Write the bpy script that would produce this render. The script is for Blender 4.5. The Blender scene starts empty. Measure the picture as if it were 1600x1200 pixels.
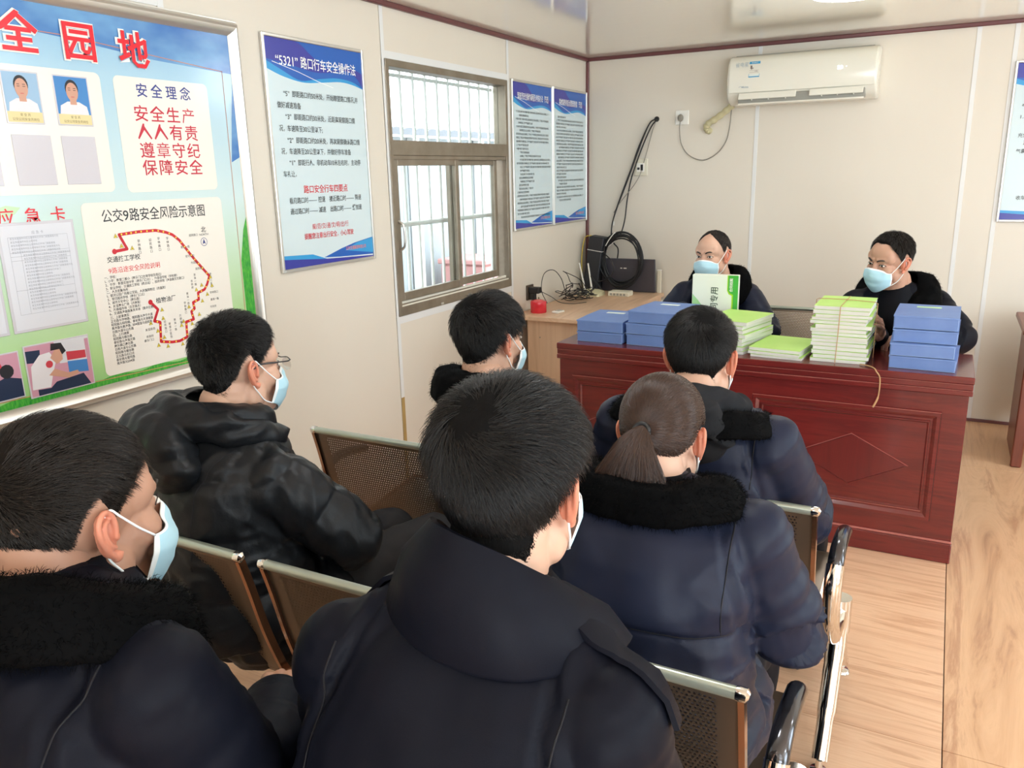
import bpy, math, random
import numpy as np
from mathutils import Vector, Matrix
from mathutils.bvhtree import BVHTree

random.seed(7)
RNG = np.random.default_rng(7)
PI = math.pi
scene = bpy.context.scene
COL = scene.collection

# ------------------------------------------------------------------ camera, world, light, exposure
cam_d = bpy.data.cameras.new('camera')
cam = bpy.data.objects.new('camera', cam_d)
COL.objects.link(cam)
YAW, PITCH, ROLL, FPX = -0.49413884, 0.25707491, 0.02292142, 1257.8
CAM_LOC = (2.3157, -5.4956, 1.5430)
fw = np.array([math.sin(YAW) * math.cos(PITCH), math.cos(YAW) * math.cos(PITCH), -math.sin(PITCH)])
rt = np.array([math.cos(YAW), -math.sin(YAW), 0.0])
dn = np.cross(fw, rt)
c_, s_ = math.cos(ROLL), math.sin(ROLL)
r2, d2 = c_ * rt + s_ * dn, -s_ * rt + c_ * dn
cam.matrix_world = Matrix(((r2[0], -d2[0], -fw[0], CAM_LOC[0]), (r2[1], -d2[1], -fw[1], CAM_LOC[1]),
                           (r2[2], -d2[2], -fw[2], CAM_LOC[2]), (0, 0, 0, 1)))
cam_d.sensor_width = 36.0
cam_d.lens = FPX / 1600.0 * 36.0
cam_d.clip_start = 0.05
scene.camera = cam

world = bpy.data.worlds.new('sky')
scene.world = world
world.use_nodes = True
wn = world.node_tree
wn.nodes['Background'].inputs[0].default_value = (0.93, 0.97, 1.0, 1)
wn.nodes['Background'].inputs[1].default_value = 4.2

scene.view_settings.view_transform = 'Standard'
scene.view_settings.look = 'None'
scene.view_settings.gamma = 1.0
scene.view_settings.use_curve_mapping = False
scene.view_settings.exposure = 0.50
try:
    scene.cycles.max_bounces = 12
    scene.cycles.diffuse_bounces = 9
    scene.cycles.glossy_bounces = 4
    scene.cycles.transparent_max_bounces = 12
    scene.cycles.caustics_reflective = False
    scene.cycles.caustics_refractive = False
    scene.cycles.sample_clamp_indirect = 6.0
    scene.cycles.use_denoising = True
except Exception:
    pass

H = 2.29            # ceiling height
ROOM_X, ROOM_Y = 5.6, -7.0


def area_light(name, loc, size, energy, color, rot):
    l = bpy.data.lights.new(name, 'AREA')
    l.shape = 'RECTANGLE'
    l.size, l.size_y = size
    l.energy = energy
    l.color = color
    o = bpy.data.objects.new(name, l)
    o.location = loc
    o.rotation_euler = rot
    COL.objects.link(o)
    return o


# daylight entering through the windows of the right-hand wall and the open door behind the camera
area_light('daylight_right_front', (ROOM_X - 0.02, -1.9, 1.5), (2.2, 1.3), 28, (0.74, 0.89, 1.0), (0, PI / 2, 0))
area_light('daylight_right_rear', (ROOM_X - 0.02, -4.9, 1.5), (2.2, 1.3), 32, (0.74, 0.89, 1.0), (0, PI / 2, 0))
area_light('daylight_rear_door', (3.9, ROOM_Y + 0.02, 1.2), (1.6, 1.9), 30, (0.78, 0.91, 1.0), (PI / 2, 0, 0))
# the round ceiling lamps' own light
LAMPS = [(1.86, -1.57), (1.6, -3.75), (4.2, -1.6), (4.2, -4.4), (1.6, -6.1)]
for lx, ly in LAMPS:
    l = bpy.data.lights.new('ceiling_lamp_light', 'POINT')
    l.shadow_soft_size = 0.14
    l.energy = 6 if ly == -1.57 else 9
    l.color = (0.90, 0.96, 1.0)
    o = bpy.data.objects.new('ceiling_lamp_light', l)
    o.location = (lx, ly, H - 0.17)
    COL.objects.link(o)

# ------------------------------------------------------------------ materials
MATS = {}


def mat(name, color, rough=0.5, metal=0.0, spec=0.5, bump=None, noise=None, coat=0.0, sheen=0.0,
        trans=0.0, emit=None, sss=0.0, coords='Object'):
    """bump=(scale xyz, strength, distance); noise=(scale xyz, colour 2, contrast)."""
    if name in MATS:
        return MATS[name]
    m = bpy.data.materials.new(name)
    m.use_nodes = True
    nt = m.node_tree
    b = nt.nodes['Principled BSDF']
    b.inputs['Base Color'].default_value = (*color, 1)
    b.inputs['Roughness'].default_value = rough
    b.inputs['Metallic'].default_value = metal
    b.inputs['Specular IOR Level'].default_value = spec
    b.inputs['Coat Weight'].default_value = coat
    b.inputs['Coat Roughness'].default_value = 0.12
    b.inputs['Sheen Weight'].default_value = sheen
    b.inputs['Sheen Roughness'].default_value = 0.4
    b.inputs['Transmission Weight'].default_value = trans
    if sss:
        b.inputs['Subsurface Weight'].default_value = sss
        b.inputs['Subsurface Radius'].default_value = (0.012, 0.005, 0.003)
        b.inputs['Subsurface Scale'].default_value = 1.0
    if emit:
        b.inputs['Emission Color'].default_value = (*emit[0], 1)
        b.inputs['Emission Strength'].default_value = emit[1]
    tc = nt.nodes.new('ShaderNodeTexCoord')

    def tex(scale, detail=4.0, rough_=0.6):
        mp = nt.nodes.new('ShaderNodeMapping')
        mp.inputs['Scale'].default_value = scale
        nt.links.new(tc.outputs[coords], mp.inputs[0])
        n = nt.nodes.new('ShaderNodeTexNoise')
        n.inputs['Scale'].default_value = 1.0
        n.inputs['Detail'].default_value = detail
        n.inputs['Roughness'].default_value = rough_
        nt.links.new(mp.outputs[0], n.inputs['Vector'])
        return n
    if noise:
        n = tex(noise[0])
        r = nt.nodes.new('ShaderNodeValToRGB')
        lo = 0.5 - noise[2]
        r.color_ramp.elements[0].position = max(0, lo)
        r.color_ramp.elements[1].position = min(1, 0.5 + noise[2])
        r.color_ramp.elements[0].color = (*color, 1)
        r.color_ramp.elements[1].color = (*noise[1], 1)
        nt.links.new(n.outputs['Fac'], r.inputs[0])
        nt.links.new(r.outputs[0], b.inputs['Base Color'])
    if bump:
        n = tex(bump[0])
        bp = nt.nodes.new('ShaderNodeBump')
        bp.inputs['Strength'].default_value = bump[1]
        bp.inputs['Distance'].default_value = bump[2]
        nt.links.new(n.outputs['Fac'], bp.inputs['Height'])
        nt.links.new(bp.outputs[0], b.inputs['Normal'])
    MATS[name] = m
    return m


def perforated(name, color, pitch, hole, axis_u, axis_v, u0, u1, v0, v1, rough=0.32):
    """sheet steel with round holes punched on a staggered grid inside a rectangle (object space)."""
    m = mat(name, color, rough, metal=0.75)
    nt = m.node_tree
    b = nt.nodes['Principled BSDF']
    out = nt.nodes['Material Output']
    tc = nt.nodes.new('ShaderNodeTexCoord')
    sp = nt.nodes.new('ShaderNodeSeparateXYZ')
    nt.links.new(tc.outputs['Object'], sp.inputs[0])

    def M(op, a, b_=None, c=None):
        n = nt.nodes.new('ShaderNodeMath')
        n.operation = op
        for i, v in enumerate((a, b_, c)):
            if v is None:
                continue
            if isinstance(v, (int, float)):
                n.inputs[i].default_value = v
            else:
                nt.links.new(v, n.inputs[i])
        return n.outputs[0]
    u, v = sp.outputs[axis_u], sp.outputs[axis_v]
    row = M('FLOOR', M('DIVIDE', v, pitch))
    odd = M('MULTIPLY', M('MODULO', M('ABSOLUTE', row), 2.0), pitch * 0.5)
    fu = M('SUBTRACT', M('FRACT', M('DIVIDE', M('ADD', u, M('ADD', odd, 50 * pitch)), pitch)), 0.5)
    fv = M('SUBTRACT', M('FRACT', M('DIVIDE', M('ADD', v, 50 * pitch), pitch)), 0.5)
    d = M('SQRT', M('ADD', M('MULTIPLY', fu, fu), M('MULTIPLY', fv, fv)))
    h = M('LESS_THAN', d, hole / pitch)
    for val, lo, hi in ((u, u0, u1), (v, v0, v1)):
        h = M('MULTIPLY', h, M('MULTIPLY', M('GREATER_THAN', val, lo), M('LESS_THAN', val, hi)))
    tr = nt.nodes.new('ShaderNodeBsdfTransparent')
    mx = nt.nodes.new('ShaderNodeMixShader')
    nt.links.new(h, mx.inputs[0])
    nt.links.new(b.outputs[0], mx.inputs[1])
    nt.links.new(tr.outputs[0], mx.inputs[2])
    nt.links.new(mx.outputs[0], out.inputs['Surface'])
    return m


def pane_glass(name, tint=(0.93, 0.97, 0.97), gl=0.08):
    m = bpy.data.materials.new(name)
    m.use_nodes = True
    nt = m.node_tree
    nt.nodes.clear()
    out = nt.nodes.new('ShaderNodeOutputMaterial')
    tr = nt.nodes.new('ShaderNodeBsdfTransparent')
    tr.inputs[0].default_value = (*tint, 1)
    g = nt.nodes.new('ShaderNodeBsdfGlossy')
    g.inputs['Roughness'].default_value = 0.03
    mx = nt.nodes.new('ShaderNodeMixShader')
    mx.inputs[0].default_value = gl
    nt.links.new(tr.outputs[0], mx.inputs[1])
    nt.links.new(g.outputs[0], mx.inputs[2])
    nt.links.new(mx.outputs[0], out.inputs['Surface'])
    MATS[name] = m
    return m


# ------------------------------------------------------------------ mesh building
class MB:
    def __init__(s):
        s.V, s.F, s.MI, s.n = [], [], [], 0

    def add(s, verts, faces, mi=0):
        verts = np.asarray(verts, float).reshape(-1, 3)
        s.V.append(verts)
        for f in faces:
            s.F.append(tuple(int(i) + s.n for i in f))
            s.MI.append(mi)
        s.n += len(verts)
        return s

    def box(s, x0, x1, y0, y1, z0, z1, mi=0, R=None, o=None):
        v = np.array([(x, y, z) for x in (x0, x1) for y in (y0, y1) for z in (z0, z1)], float)
        if R is not None:
            v = v @ np.array(R).T
        if o is not None:
            v = v + np.array(o)
        s.add(v, [(0, 1, 3, 2), (4, 6, 7, 5), (0, 4, 5, 1), (2, 3, 7, 6), (0, 2, 6, 4), (1, 5, 7, 3)], mi)
        return s

    def bbox(s, x0, x1, y0, y1, z0, z1, b=0.004, mi=0, R=None, o=None):
        """box with chamfered edges"""
        b = min(b, (x1 - x0) / 2.2, (y1 - y0) / 2.2, (z1 - z0) / 2.2)
        V, idx = [], {}
        xs, ys, zs = (x0, x1), (y0, y1), (z0, z1)
        for i in (0, 1):
            for j in (0, 1):
                for k in (0, 1):
                    sx, sy, sz = (1 - 2 * i), (1 - 2 * j), (1 - 2 * k)
                    p = np.array([xs[i], ys[j], zs[k]], float)
                    for a in range(3):
                        q = p + b * np.array([sx, sy, sz])
                        q[a] = p[a]
                        idx[(i, j, k, a)] = len(V)
                        V.append(q)
        F = []
        for i in (0, 1):
            F.append([idx[(i, 0, 0, 0)], idx[(i, 1, 0, 0)], idx[(i, 1, 1, 0)], idx[(i, 0, 1, 0)]][::(1 if i else -1)])
            F.append([idx[(0, i, 0, 1)], idx[(1, i, 0, 1)], idx[(1, i, 1, 1)], idx[(0, i, 1, 1)]][::(-1 if i else 1)])
            F.append([idx[(0, 0, i, 2)], idx[(1, 0, i, 2)], idx[(1, 1, i, 2)], idx[(0, 1, i, 2)]][::(1 if i else -1)])
        for i in (0, 1):
            for j in (0, 1):
                f = [idx[(i, j, 0, 0)], idx[(i, j, 1, 0)], idx[(i, j, 1, 1)], idx[(i, j, 0, 1)]]
                F.append(f[::(1 if i != j else -1)])
                f = [idx[(i, 0, j, 0)], idx[(i, 1, j, 0)], idx[(i, 1, j, 2)], idx[(i, 0, j, 2)]]
                F.append(f[::(-1 if i != j else 1)])
                f = [idx[(0, i, j, 1)], idx[(1, i, j, 1)], idx[(1, i, j, 2)], idx[(0, i, j, 2)]]
                F.append(f[::(1 if i != j else -1)])
        for i in (0, 1):
            for j in (0, 1):
                for k in (0, 1):
                    f = [idx[(i, j, k, a)] for a in range(3)]
                    F.append(f[::(1 if (i + j + k) % 2 else -1)])
        V = np.array(V)
        if R is not None:
            V = V @ np.array(R).T
        if o is not None:
            V = V + np.array(o)
        s.add(V, F, mi)
        return s

    def tube(s, pts, r, n=10, mi=0, cap=True, flat=1.0):
        P = np.array(pts, float)
        m = len(P)
        rr = np.full(m, r) if np.isscalar(r) else np.array(r, float)
        T = np.gradient(P, axis=0)
        T /= np.linalg.norm(T, axis=1)[:, None] + 1e-12
        up = np.array([0, 0, 1.0]) if abs(T[0][2]) < 0.9 else np.array([1.0, 0, 0])
        V = []
        a = np.arange(n) * 2 * PI / n
        for i in range(m):
            u = up - T[i] * (up @ T[i])
            u /= np.linalg.norm(u) + 1e-12
            w = np.cross(T[i], u)
            up = u
            V.append(P[i] + rr[i] * (np.cos(a)[:, None] * u * flat + np.sin(a)[:, None] * w))
        F = []
        for i in range(m - 1):
            for j in range(n):
                k = (j + 1) % n
                F.append((i * n + j, i * n + k, (i + 1) * n + k, (i + 1) * n + j))
        if cap:
            F.append(tuple(range(n))[::-1])
            F.append(tuple((m - 1) * n + j for j in range(n)))
        s.add(np.concatenate(V), F, mi)
        return s

    def cyl(s, p0, p1, r, n=20, mi=0, r1=None):
        return s.tube([p0, p1], [r, r if r1 is None else r1], n, mi)

    def lathe(s, prof, c, n=24, mi=0, axis='z'):
        a = np.arange(n) * 2 * PI / n
        V = []
        for r, z in prof:
            ring = np.stack([r * np.cos(a), r * np.sin(a), np.full(n, z)], 1)
            V.append(ring)
        V = np.concatenate(V)
        if axis == 'x':
            V = V[:, [2, 0, 1]]
        if axis == 'y':
            V = V[:, [0, 2, 1]] * np.array([1, 1, -1])
        m = len(prof)
        F = [(i * n + j, i * n + (j + 1) % n, (i + 1) * n + (j + 1) % n, (i + 1) * n + j) for i in range(m - 1) for j in range(n)]
        F.append(tuple(range(n))[::-1])
        F.append(tuple((m - 1) * n + j for j in range(n)))
        s.add(V + np.array(c), F, mi)
        return s

    def ellipsoid(s, c, r, R=None, nu=20, nv=12, mi=0):
        V = [(0, 0, 1)]
        for i in range(1, nv):
            t = PI * i / nv
            for j in range(nu):
                p = 2 * PI * j / nu
                V.append((math.sin(t) * math.cos(p), math.sin(t) * math.sin(p), math.cos(t)))
        V.append((0, 0, -1))
        V = np.array(V) * np.array(r)
        if R is not None:
            V = V @ np.array(R).T
        F = [(0, 1 + j, 1 + (j + 1) % nu) for j in range(nu)]
        for i in range(nv - 2):
            for j in range(nu):
                a, b = 1 + i * nu + j, 1 + i * nu + (j + 1) % nu
                F.append((a, a + nu, b + nu, b))
        L = len(V) - 1
        o = 1 + (nv - 2) * nu
        F += [(o + j, L, o + (j + 1) % nu) for j in range(nu)]
        s.add(V + np.array(c), F, mi)
        return s

    def capsule(s, p0, p1, r0, r1, n=16, mi=0):
        p0, p1 = np.array(p0, float), np.array(p1, float)
        d = p1 - p0
        L = np.linalg.norm(d)
        if L < 1e-5:
            return s.ellipsoid(p0, (r0, r0, r0))
        t = d / L
        P, R = [], []
        for a in np.linspace(PI / 2 * 0.98, 0, 5):
            P.append(p0 - t * r0 * math.sin(a)); R.append(r0 * math.cos(a))
        for a in np.linspace(0, PI / 2 * 0.98, 5):
            P.append(p1 + t * r1 * math.sin(a)); R.append(r1 * math.cos(a))
        up = np.array([0, 0, 1.0]) if abs(t[2]) < 0.9 else np.array([1.0, 0, 0])
        u = up - t * (up @ t); u /= np.linalg.norm(u)
        w = np.cross(t, u)
        an = np.arange(n) * 2 * PI / n
        V = np.concatenate([p + r * (np.cos(an)[:, None] * u + np.sin(an)[:, None] * w) for p, r in zip(P, R)])
        m = len(P)
        F = [(i * n + j, i * n + (j + 1) % n, (i + 1) * n + (j + 1) % n, (i + 1) * n + j) for i in range(m - 1) for j in range(n)]
        F.append(tuple(range(n))[::-1]); F.append(tuple((m - 1) * n + j for j in range(n)))
        s.add(V, F, mi)
        return s

    def chain(s, pts, rs, n=16):
        for i in range(len(pts) - 1):
            s.capsule(pts[i], pts[i + 1], rs[i], rs[i + 1], n)
        return s

    def loft(s, rings, closed_ends=True, mi=0):
        m, n = len(rings), len(rings[0])
        V = np.concatenate([np.array(r, float) for r in rings])
        F = [(i * n + j, i * n + (j + 1) % n, (i + 1) * n + (j + 1) % n, (i + 1) * n + j) for i in range(m - 1) for j in range(n)]
        if closed_ends:
            F.append(tuple(range(n))[::-1]); F.append(tuple((m - 1) * n + j for j in range(n)))
        s.add(V, F, mi)
        return s

    def arrays(s):
        return np.concatenate(s.V), s.F


def to_mesh(name, V, F, MI=None):
    me = bpy.data.meshes.new(name)
    V = np.asarray(V, np.float32)
    if isinstance(F, np.ndarray):
        k = F.shape[1]
        me.vertices.add(len(V)); me.vertices.foreach_set('co', V.ravel())
        me.loops.add(F.size); me.loops.foreach_set('vertex_index', F.astype(np.int32).ravel())
        me.polygons.add(len(F)); me.polygons.foreach_set('loop_start', (np.arange(len(F)) * k).astype(np.int32))
    else:
        L = np.array([len(f) for f in F], np.int32)
        idx = np.fromiter((i for f in F for i in f), np.int32)
        me.vertices.add(len(V)); me.vertices.foreach_set('co', V.ravel())
        me.loops.add(len(idx)); me.loops.foreach_set('vertex_index', idx)
        me.polygons.add(len(F)); me.polygons.foreach_set('loop_start', np.concatenate([[0], np.cumsum(L)[:-1]]).astype(np.int32))
    if MI is not None:
        me.polygons.foreach_set('material_index', np.array(MI, np.int32))
    me.update(calc_edges=True)
    me.validate()
    return me


def root_of(o):
    while o.parent:
        o = o.parent
    return o


def obj(name, mb, mats, parent=None, smooth=False, kind=None, label=None, local=False):
    """link one mesh object; coordinates are world coordinates unless local is set."""
    V, F, MI = (mb if isinstance(mb, tuple) else (*mb.arrays(), mb.MI))
    if parent is not None and not local:
        V = np.asarray(V) - np.array(root_of(parent).location)
    me = to_mesh(name, V, F, MI)
    for m in (mats if isinstance(mats, (list, tuple)) else [mats]):
        me.materials.append(m)
    if smooth:
        me.shade_smooth()
        if smooth != 'all':
            me.set_sharp_from_angle(angle=math.radians(35 if smooth is True else smooth))
    else:
        me.shade_flat()
    o = bpy.data.objects.new(name, me)
    COL.objects.link(o)
    if parent is not None:
        o.parent = parent
    if kind:
        o['kind'] = kind
    if label:
        o['label'] = label
    return o


def tag(o, label, cat, group=None, kind=None):
    o['label'] = label
    o['category'] = cat
    if group:
        o['group'] = group
    if kind:
        o['kind'] = kind
    return o


def thing(name, loc, label, cat, group=None):
    o = bpy.data.objects.new(name, None)
    o.location = loc
    o.empty_display_size = 0.1
    COL.objects.link(o)
    return tag(o, label, cat, group)


def dup(root, loc, label=None, group=None):
    r = root.copy(); COL.objects.link(r); r.location = loc
    if label: r['label'] = label
    if group: r['group'] = group
    for ch in list(root.children):
        c = ch.copy(); COL.objects.link(c); c.parent = r
        for g in list(ch.children):
            d = g.copy(); COL.objects.link(d); d.parent = c
    return r


def spline(pts, n=12):
    """Catmull-Rom through points"""
    P = np.array(pts, float)
    Q = np.vstack([2 * P[0] - P[1], P, 2 * P[-1] - P[-2]])
    out = []
    for i in range(1, len(Q) - 2):
        for t in np.linspace(0, 1, n, endpoint=False):
            a, b, c, d = Q[i - 1], Q[i], Q[i + 1], Q[i + 2]
            out.append(0.5 * (2 * b + (c - a) * t + (2 * a - 5 * b + 4 * c - d) * t * t + (3 * b - a - 3 * c + d) * t ** 3))
    out.append(P[-1])
    return np.array(out)


# ------------------------------------------------------------------ text helper
def text_geo(s, size, bold=0.0, sx=1.0, align='CENTER', spacing=1.0, res=2):
    c = bpy.data.curves.new('t', 'FONT')
    c.body = s
    c.size = 1.0
    c.resolution_u = res
    c.align_x = align
    c.space_character = spacing
    c.offset = bold
    o = bpy.data.objects.new('t', c)
    m = bpy.data.meshes.new_from_object(o)
    n = len(m.vertices)
    V = np.empty(n * 3, np.float32); m.vertices.foreach_get('co', V)
    V = V.reshape(-1, 3)[:, :2].astype(float) * size
    V[:, 0] *= sx
    F = [tuple(p.vertices) for p in m.polygons]
    bpy.data.objects.remove(o); bpy.data.curves.remove(c); bpy.data.meshes.remove(m)
    return V, F


class Print:
    """flat print on a wall plane. axes: 'left' (u=+y, v=+z, normal +x) or 'back' (u=+x, v=+z, normal -y)."""
    def __init__(s, plane, base):
        s.plane, s.base, s.mb = plane, base, MB()

    def to3(s, uv, h):
        uv = np.asarray(uv, float)
        z = np.full(len(uv), h)
        if s.plane == 'left':
            return np.stack([s.base + z, uv[:, 0], uv[:, 1]], 1)
        return np.stack([uv[:, 0], s.base - z, uv[:, 1]], 1)

    def poly(s, pts, h, mi):
        s.mb.add(s.to3(pts, h), [tuple(range(len(pts)))], mi)
        return s

    def rect(s, u0, u1, v0, v1, h, mi, r=0.0, n=5):
        if r <= 0:
            return s.poly([(u0, v0), (u1, v0), (u1, v1), (u0, v1)], h, mi)
        P = []
        for cx, cy, a0 in ((u1 - r, v0 + r, -90), (u1 - r, v1 - r, 0), (u0 + r, v1 - r, 90), (u0 + r, v0 + r, 180)):
            for k in range(n + 1):
                a = math.radians(a0 + 90 * k / n)
                P.append((cx + r * math.cos(a), cy + r * math.sin(a)))
        return s.poly(P, h, mi)

    def band(s, top, bot, h, mi):
        """strip between two polylines with the same number of points"""
        n = len(top)
        V = s.to3(list(top) + list(bot), h)
        s.mb.add(V, [(n + i, n + i + 1, i + 1, i) for i in range(n - 1)], mi)
        return s

    def line(s, pts, w, h, mi):
        P = np.array(pts, float)
        T = np.gradient(P, axis=0)
        T /= np.linalg.norm(T, axis=1)[:, None] + 1e-9
        N = np.stack([-T[:, 1], T[:, 0]], 1) * w / 2
        return s.band(P + N, P - N, h, mi)

    def disc(s, u, v, r, h, mi, n=16, ry=None):
        a = np.arange(n) * 2 * PI / n
        return s.poly(np.stack([u + r * np.cos(a), v + (ry or r) * np.sin(a)], 1), h, mi)

    def text(s, t, u, v, size, h, mi, bold=0.0, sx=1.0, align='CENTER', spacing=1.0, rot=0.0):
        # set Latin and Chinese runs separately, side by side
        runs, cur = [], ''
        for ch in t:
            k = ord(ch) < 0x2E80
            if cur and (ord(cur[-1]) < 0x2E80) != k:
                runs.append(cur); cur = ''
            cur += ch
        runs.append(cur)
        x, VV, FF, nn = 0.0, [], [], 0
        for r in runs:
            lat = ord(r[0]) < 0x2E80
            if not r.strip():
                x += 0.30 * len(r) * size * sx
                continue
            V, F = text_geo(r, size, bold, sx * (1.15 if lat else 1.0), 'LEFT', spacing, 4 if lat else 1)
            if not len(V):
                continue
            if lat:
                lead = (len(r) - len(r.lstrip())) * 0.3
                trail = (len(r) - len(r.rstrip())) * 0.3
                V[:, 0] += -V[:, 0].min() + 0.04 * size
                w_ = V[:, 0].max() + (0.06 + trail) * size * sx
            else:
                w_ = (len(r) * 0.957 + (len(r) - 1) * (spacing - 1)) * size * sx
                if V[:, 0].max() > w_:
                    w_ = V[:, 0].max()
            V = V + np.array([x, 0])
            VV.append(V); FF += [tuple(i + nn for i in f) for f in F]; nn += len(V)
            x += w_
        if not VV:
            return s
        V, F = np.concatenate(VV), FF
        V = V - np.array([x / 2 if align == 'CENTER' else 0.0, 0.0])
        if rot:
            c, q = math.cos(rot), math.sin(rot)
            V = V @ np.array([[c, q], [-q, c]])
        V = V + np.array([u, v])
        s.mb.add(s.to3(V, h), F, mi)
        return s
def wood(name, cols, scale, rough=0.35, coat=0.0, bump=0.15, distort=1.2, spots=None):
    """streaky wood grain; scale stretches the noise (small number = along the grain)."""
    m = mat(name, cols[0], rough, coat=coat)
    nt = m.node_tree
    b = nt.nodes['Principled BSDF']
    tc = nt.nodes.new('ShaderNodeTexCoord')
    mp = nt.nodes.new('ShaderNodeMapping')
    mp.inputs['Scale'].default_value = scale
    nt.links.new(tc.outputs['Object'], mp.inputs[0])
    n = nt.nodes.new('ShaderNodeTexNoise')
    n.inputs['Scale'].default_value = 1.0
    n.inputs['Detail'].default_value = 7.0
    n.inputs['Roughness'].default_value = 0.65
    n.inputs['Distortion'].default_value = distort
    nt.links.new(mp.outputs[0], n.inputs['Vector'])
    r = nt.nodes.new('ShaderNodeValToRGB')
    els = r.color_ramp.elements
    while len(els) < len(cols):
        els.new(0.5)
    for i, c in enumerate(cols):
        els[i].position = 0.28 + 0.44 * i / (len(cols) - 1)
        els[i].color = (*c, 1)
    nt.links.new(n.outputs['Fac'], r.inputs[0])
    nt.links.new(r.outputs[0], b.inputs['Base Color'])
    bp = nt.nodes.new('ShaderNodeBump')
    bp.inputs['Strength'].default_value = bump
    bp.inputs['Distance'].default_value = 0.001
    nt.links.new(n.outputs['Fac'], bp.inputs['Height'])
    nt.links.new(bp.outputs[0], b.inputs['Normal'])
    return m


def fl(c):   # sRGB 0-255 -> linear
    return tuple(((v / 255) / 12.92 if v / 255 <= 0.04045 else ((v / 255 + 0.055) / 1.055) ** 2.4) for v in c)


m_wall = mat('wall_panel_cream', fl((219, 212, 199)), 0.42, bump=((3, 3, 420), 0.10, 0.002), noise=((1.2, 1.2, 0.7), fl((224, 218, 206)), 0.3))
m_strip = mat('joint_strip_white', fl((226, 228, 228)), 0.4)
m_trim = mat('maroon_trim', fl((104, 60, 62)), 0.4)
m_ceil = mat('ceiling_gloss_cream', fl((246, 243, 232)), 0.08, spec=0.5, coat=0.6, bump=((1.5, 14, 1), 0.05, 0.004))
m_ceil.node_tree.nodes['Principled BSDF'].inputs['IOR'].default_value = 2.0
m_ceil.node_tree.nodes['Principled BSDF'].inputs['Coat IOR'].default_value = 1.8
m_floor_x = wood('floor_laminate_cross', [fl((182, 138, 110)), fl((214, 172, 140)), fl((224, 186, 154)), fl((200, 156, 124)), fl((232, 200, 172))], (1.0, 16, 1), 0.33, bump=0.1)
m_floor_y = wood('floor_laminate_long', [fl((162, 120, 92)), fl((202, 160, 124)), fl((214, 174, 138)), fl((184, 140, 108)), fl((220, 184, 150))], (7, 1.0, 1), 0.33, bump=0.1)
m_joint = mat('dark_joint', fl((60, 50, 42)), 0.8)
m_alu = mat('window_aluminium', fl((152, 142, 126)), 0.36, metal=0.35, noise=((8, 8, 8), fl((120, 108, 92)), 0.3))
m_bar = mat('white_bar', fl((236, 236, 234)), 0.4)
m_silver = mat('silver_frame', fl((214, 212, 206)), 0.28, metal=0.75)
m_white = mat('white_plastic', fl((236, 236, 230)), 0.35)
m_ivory = mat('ivory_plastic', fl((222, 218, 200)), 0.4)
m_black = mat('black_plastic', fl((26, 26, 28)), 0.45)
m_blackrub = mat('black_cable', fl((30, 30, 32)), 0.5)
m_grey = mat('grey_cable', fl((140, 136, 126)), 0.5)
m_chrome = mat('chrome', (0.78, 0.76, 0.72), 0.09, metal=1.0)
m_steel = mat('steel_edge', fl((176, 184, 172)), 0.28, metal=0.6)
m_glass = pane_glass('window_glass')

# ------------------------------------------------------------------ floor
floor = obj('floor', MB().box(-0.05, ROOM_X + 0.05, ROOM_Y - 0.05, 0.05, -0.12, -0.0125), m_joint, kind='structure')
G = 0.0014
for x0, x1, mm, ys in ((0.0, 2.444, m_floor_x, (0.0, -0.88, -2.10, -3.32, -4.54, -5.76, -7.0)),
                       (2.444, 3.664, m_floor_y, (0.0, -0.88, -3.32, -5.76, -7.0)),
                       (3.664, 4.884, m_floor_y, (0.0, -1.9, -4.34, -6.78, -7.0)),
                       (4.884, ROOM_X, m_floor_y, (0.0, -0.88, -3.32, -5.76, -7.0))):
    for ya, yb in zip(ys[:-1], ys[1:]):
        mb = MB().bbox(x0 + G, x1 - G, yb + G, ya - G, -0.012, 0.0, 0.0008)
        o = obj('floor_sheet', mb, mm, floor)

# ------------------------------------------------------------------ ceiling
ceiling = obj('ceiling', MB().box(-0.05, ROOM_X + 0.05, ROOM_Y - 0.05, 0.05, H, H + 0.1), m_ceil, kind='structure')

# ------------------------------------------------------------------ walls
WY0, WY1, WZ0, WZ1 = -2.345, -1.185, 0.875, 2.052     # window opening in the left wall
SEAM_L = [0.0, -1.18, -2.362, -3.545, -4.73, -5.91, -7.0]
mb = MB()
mb.box(-0.09, -0.012, ROOM_Y - 0.05, WY0, 0, H).box(-0.09, -0.012, WY1, 0.05, 0, H)
mb.box(-0.09, -0.012, WY0, WY1, 0, WZ0).box(-0.09, -0.012, WY0, WY1, WZ1, H)
wall_left = obj('wall_left', mb, m_wall, kind='structure')
for a, b in zip(SEAM_L[:-1], SEAM_L[1:]):
    y0, y1 = b + 0.002, a - 0.002
    if a == -1.18:
        obj('wall_panel', MB().box(-0.012, 0, y0, y1, 0, WZ0), m_wall, wall_left)
        obj('wall_panel', MB().box(-0.012, 0, y0, y1, WZ1, H), m_wall, wall_left)
    else:
        obj('wall_panel', MB().box(-0.012, 0, y0, y1, 0, H), m_wall, wall_left)
for y in SEAM_L[1:-1]:
    z0 = 0.47 if y == -2.362 else 0.0
    obj('joint_strip', MB().bbox(-0.0, 0.003, y + 0.001, y + 0.026, z0, H - 0.02, 0.001), m_strip, wall_left)
m_bare = wood('bare_timber', [fl((150, 122, 74)), fl((176, 148, 92)), fl((140, 112, 66))], (30, 30, 1.5), 0.7)
obj('bare_timber_strip', MB().bbox(-0.0, 0.0025, -2.36, -2.335, 0.0, 0.47, 0.0008), m_bare, wall_left, label='bare brown timber strip where the white joint cover is missing')
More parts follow.
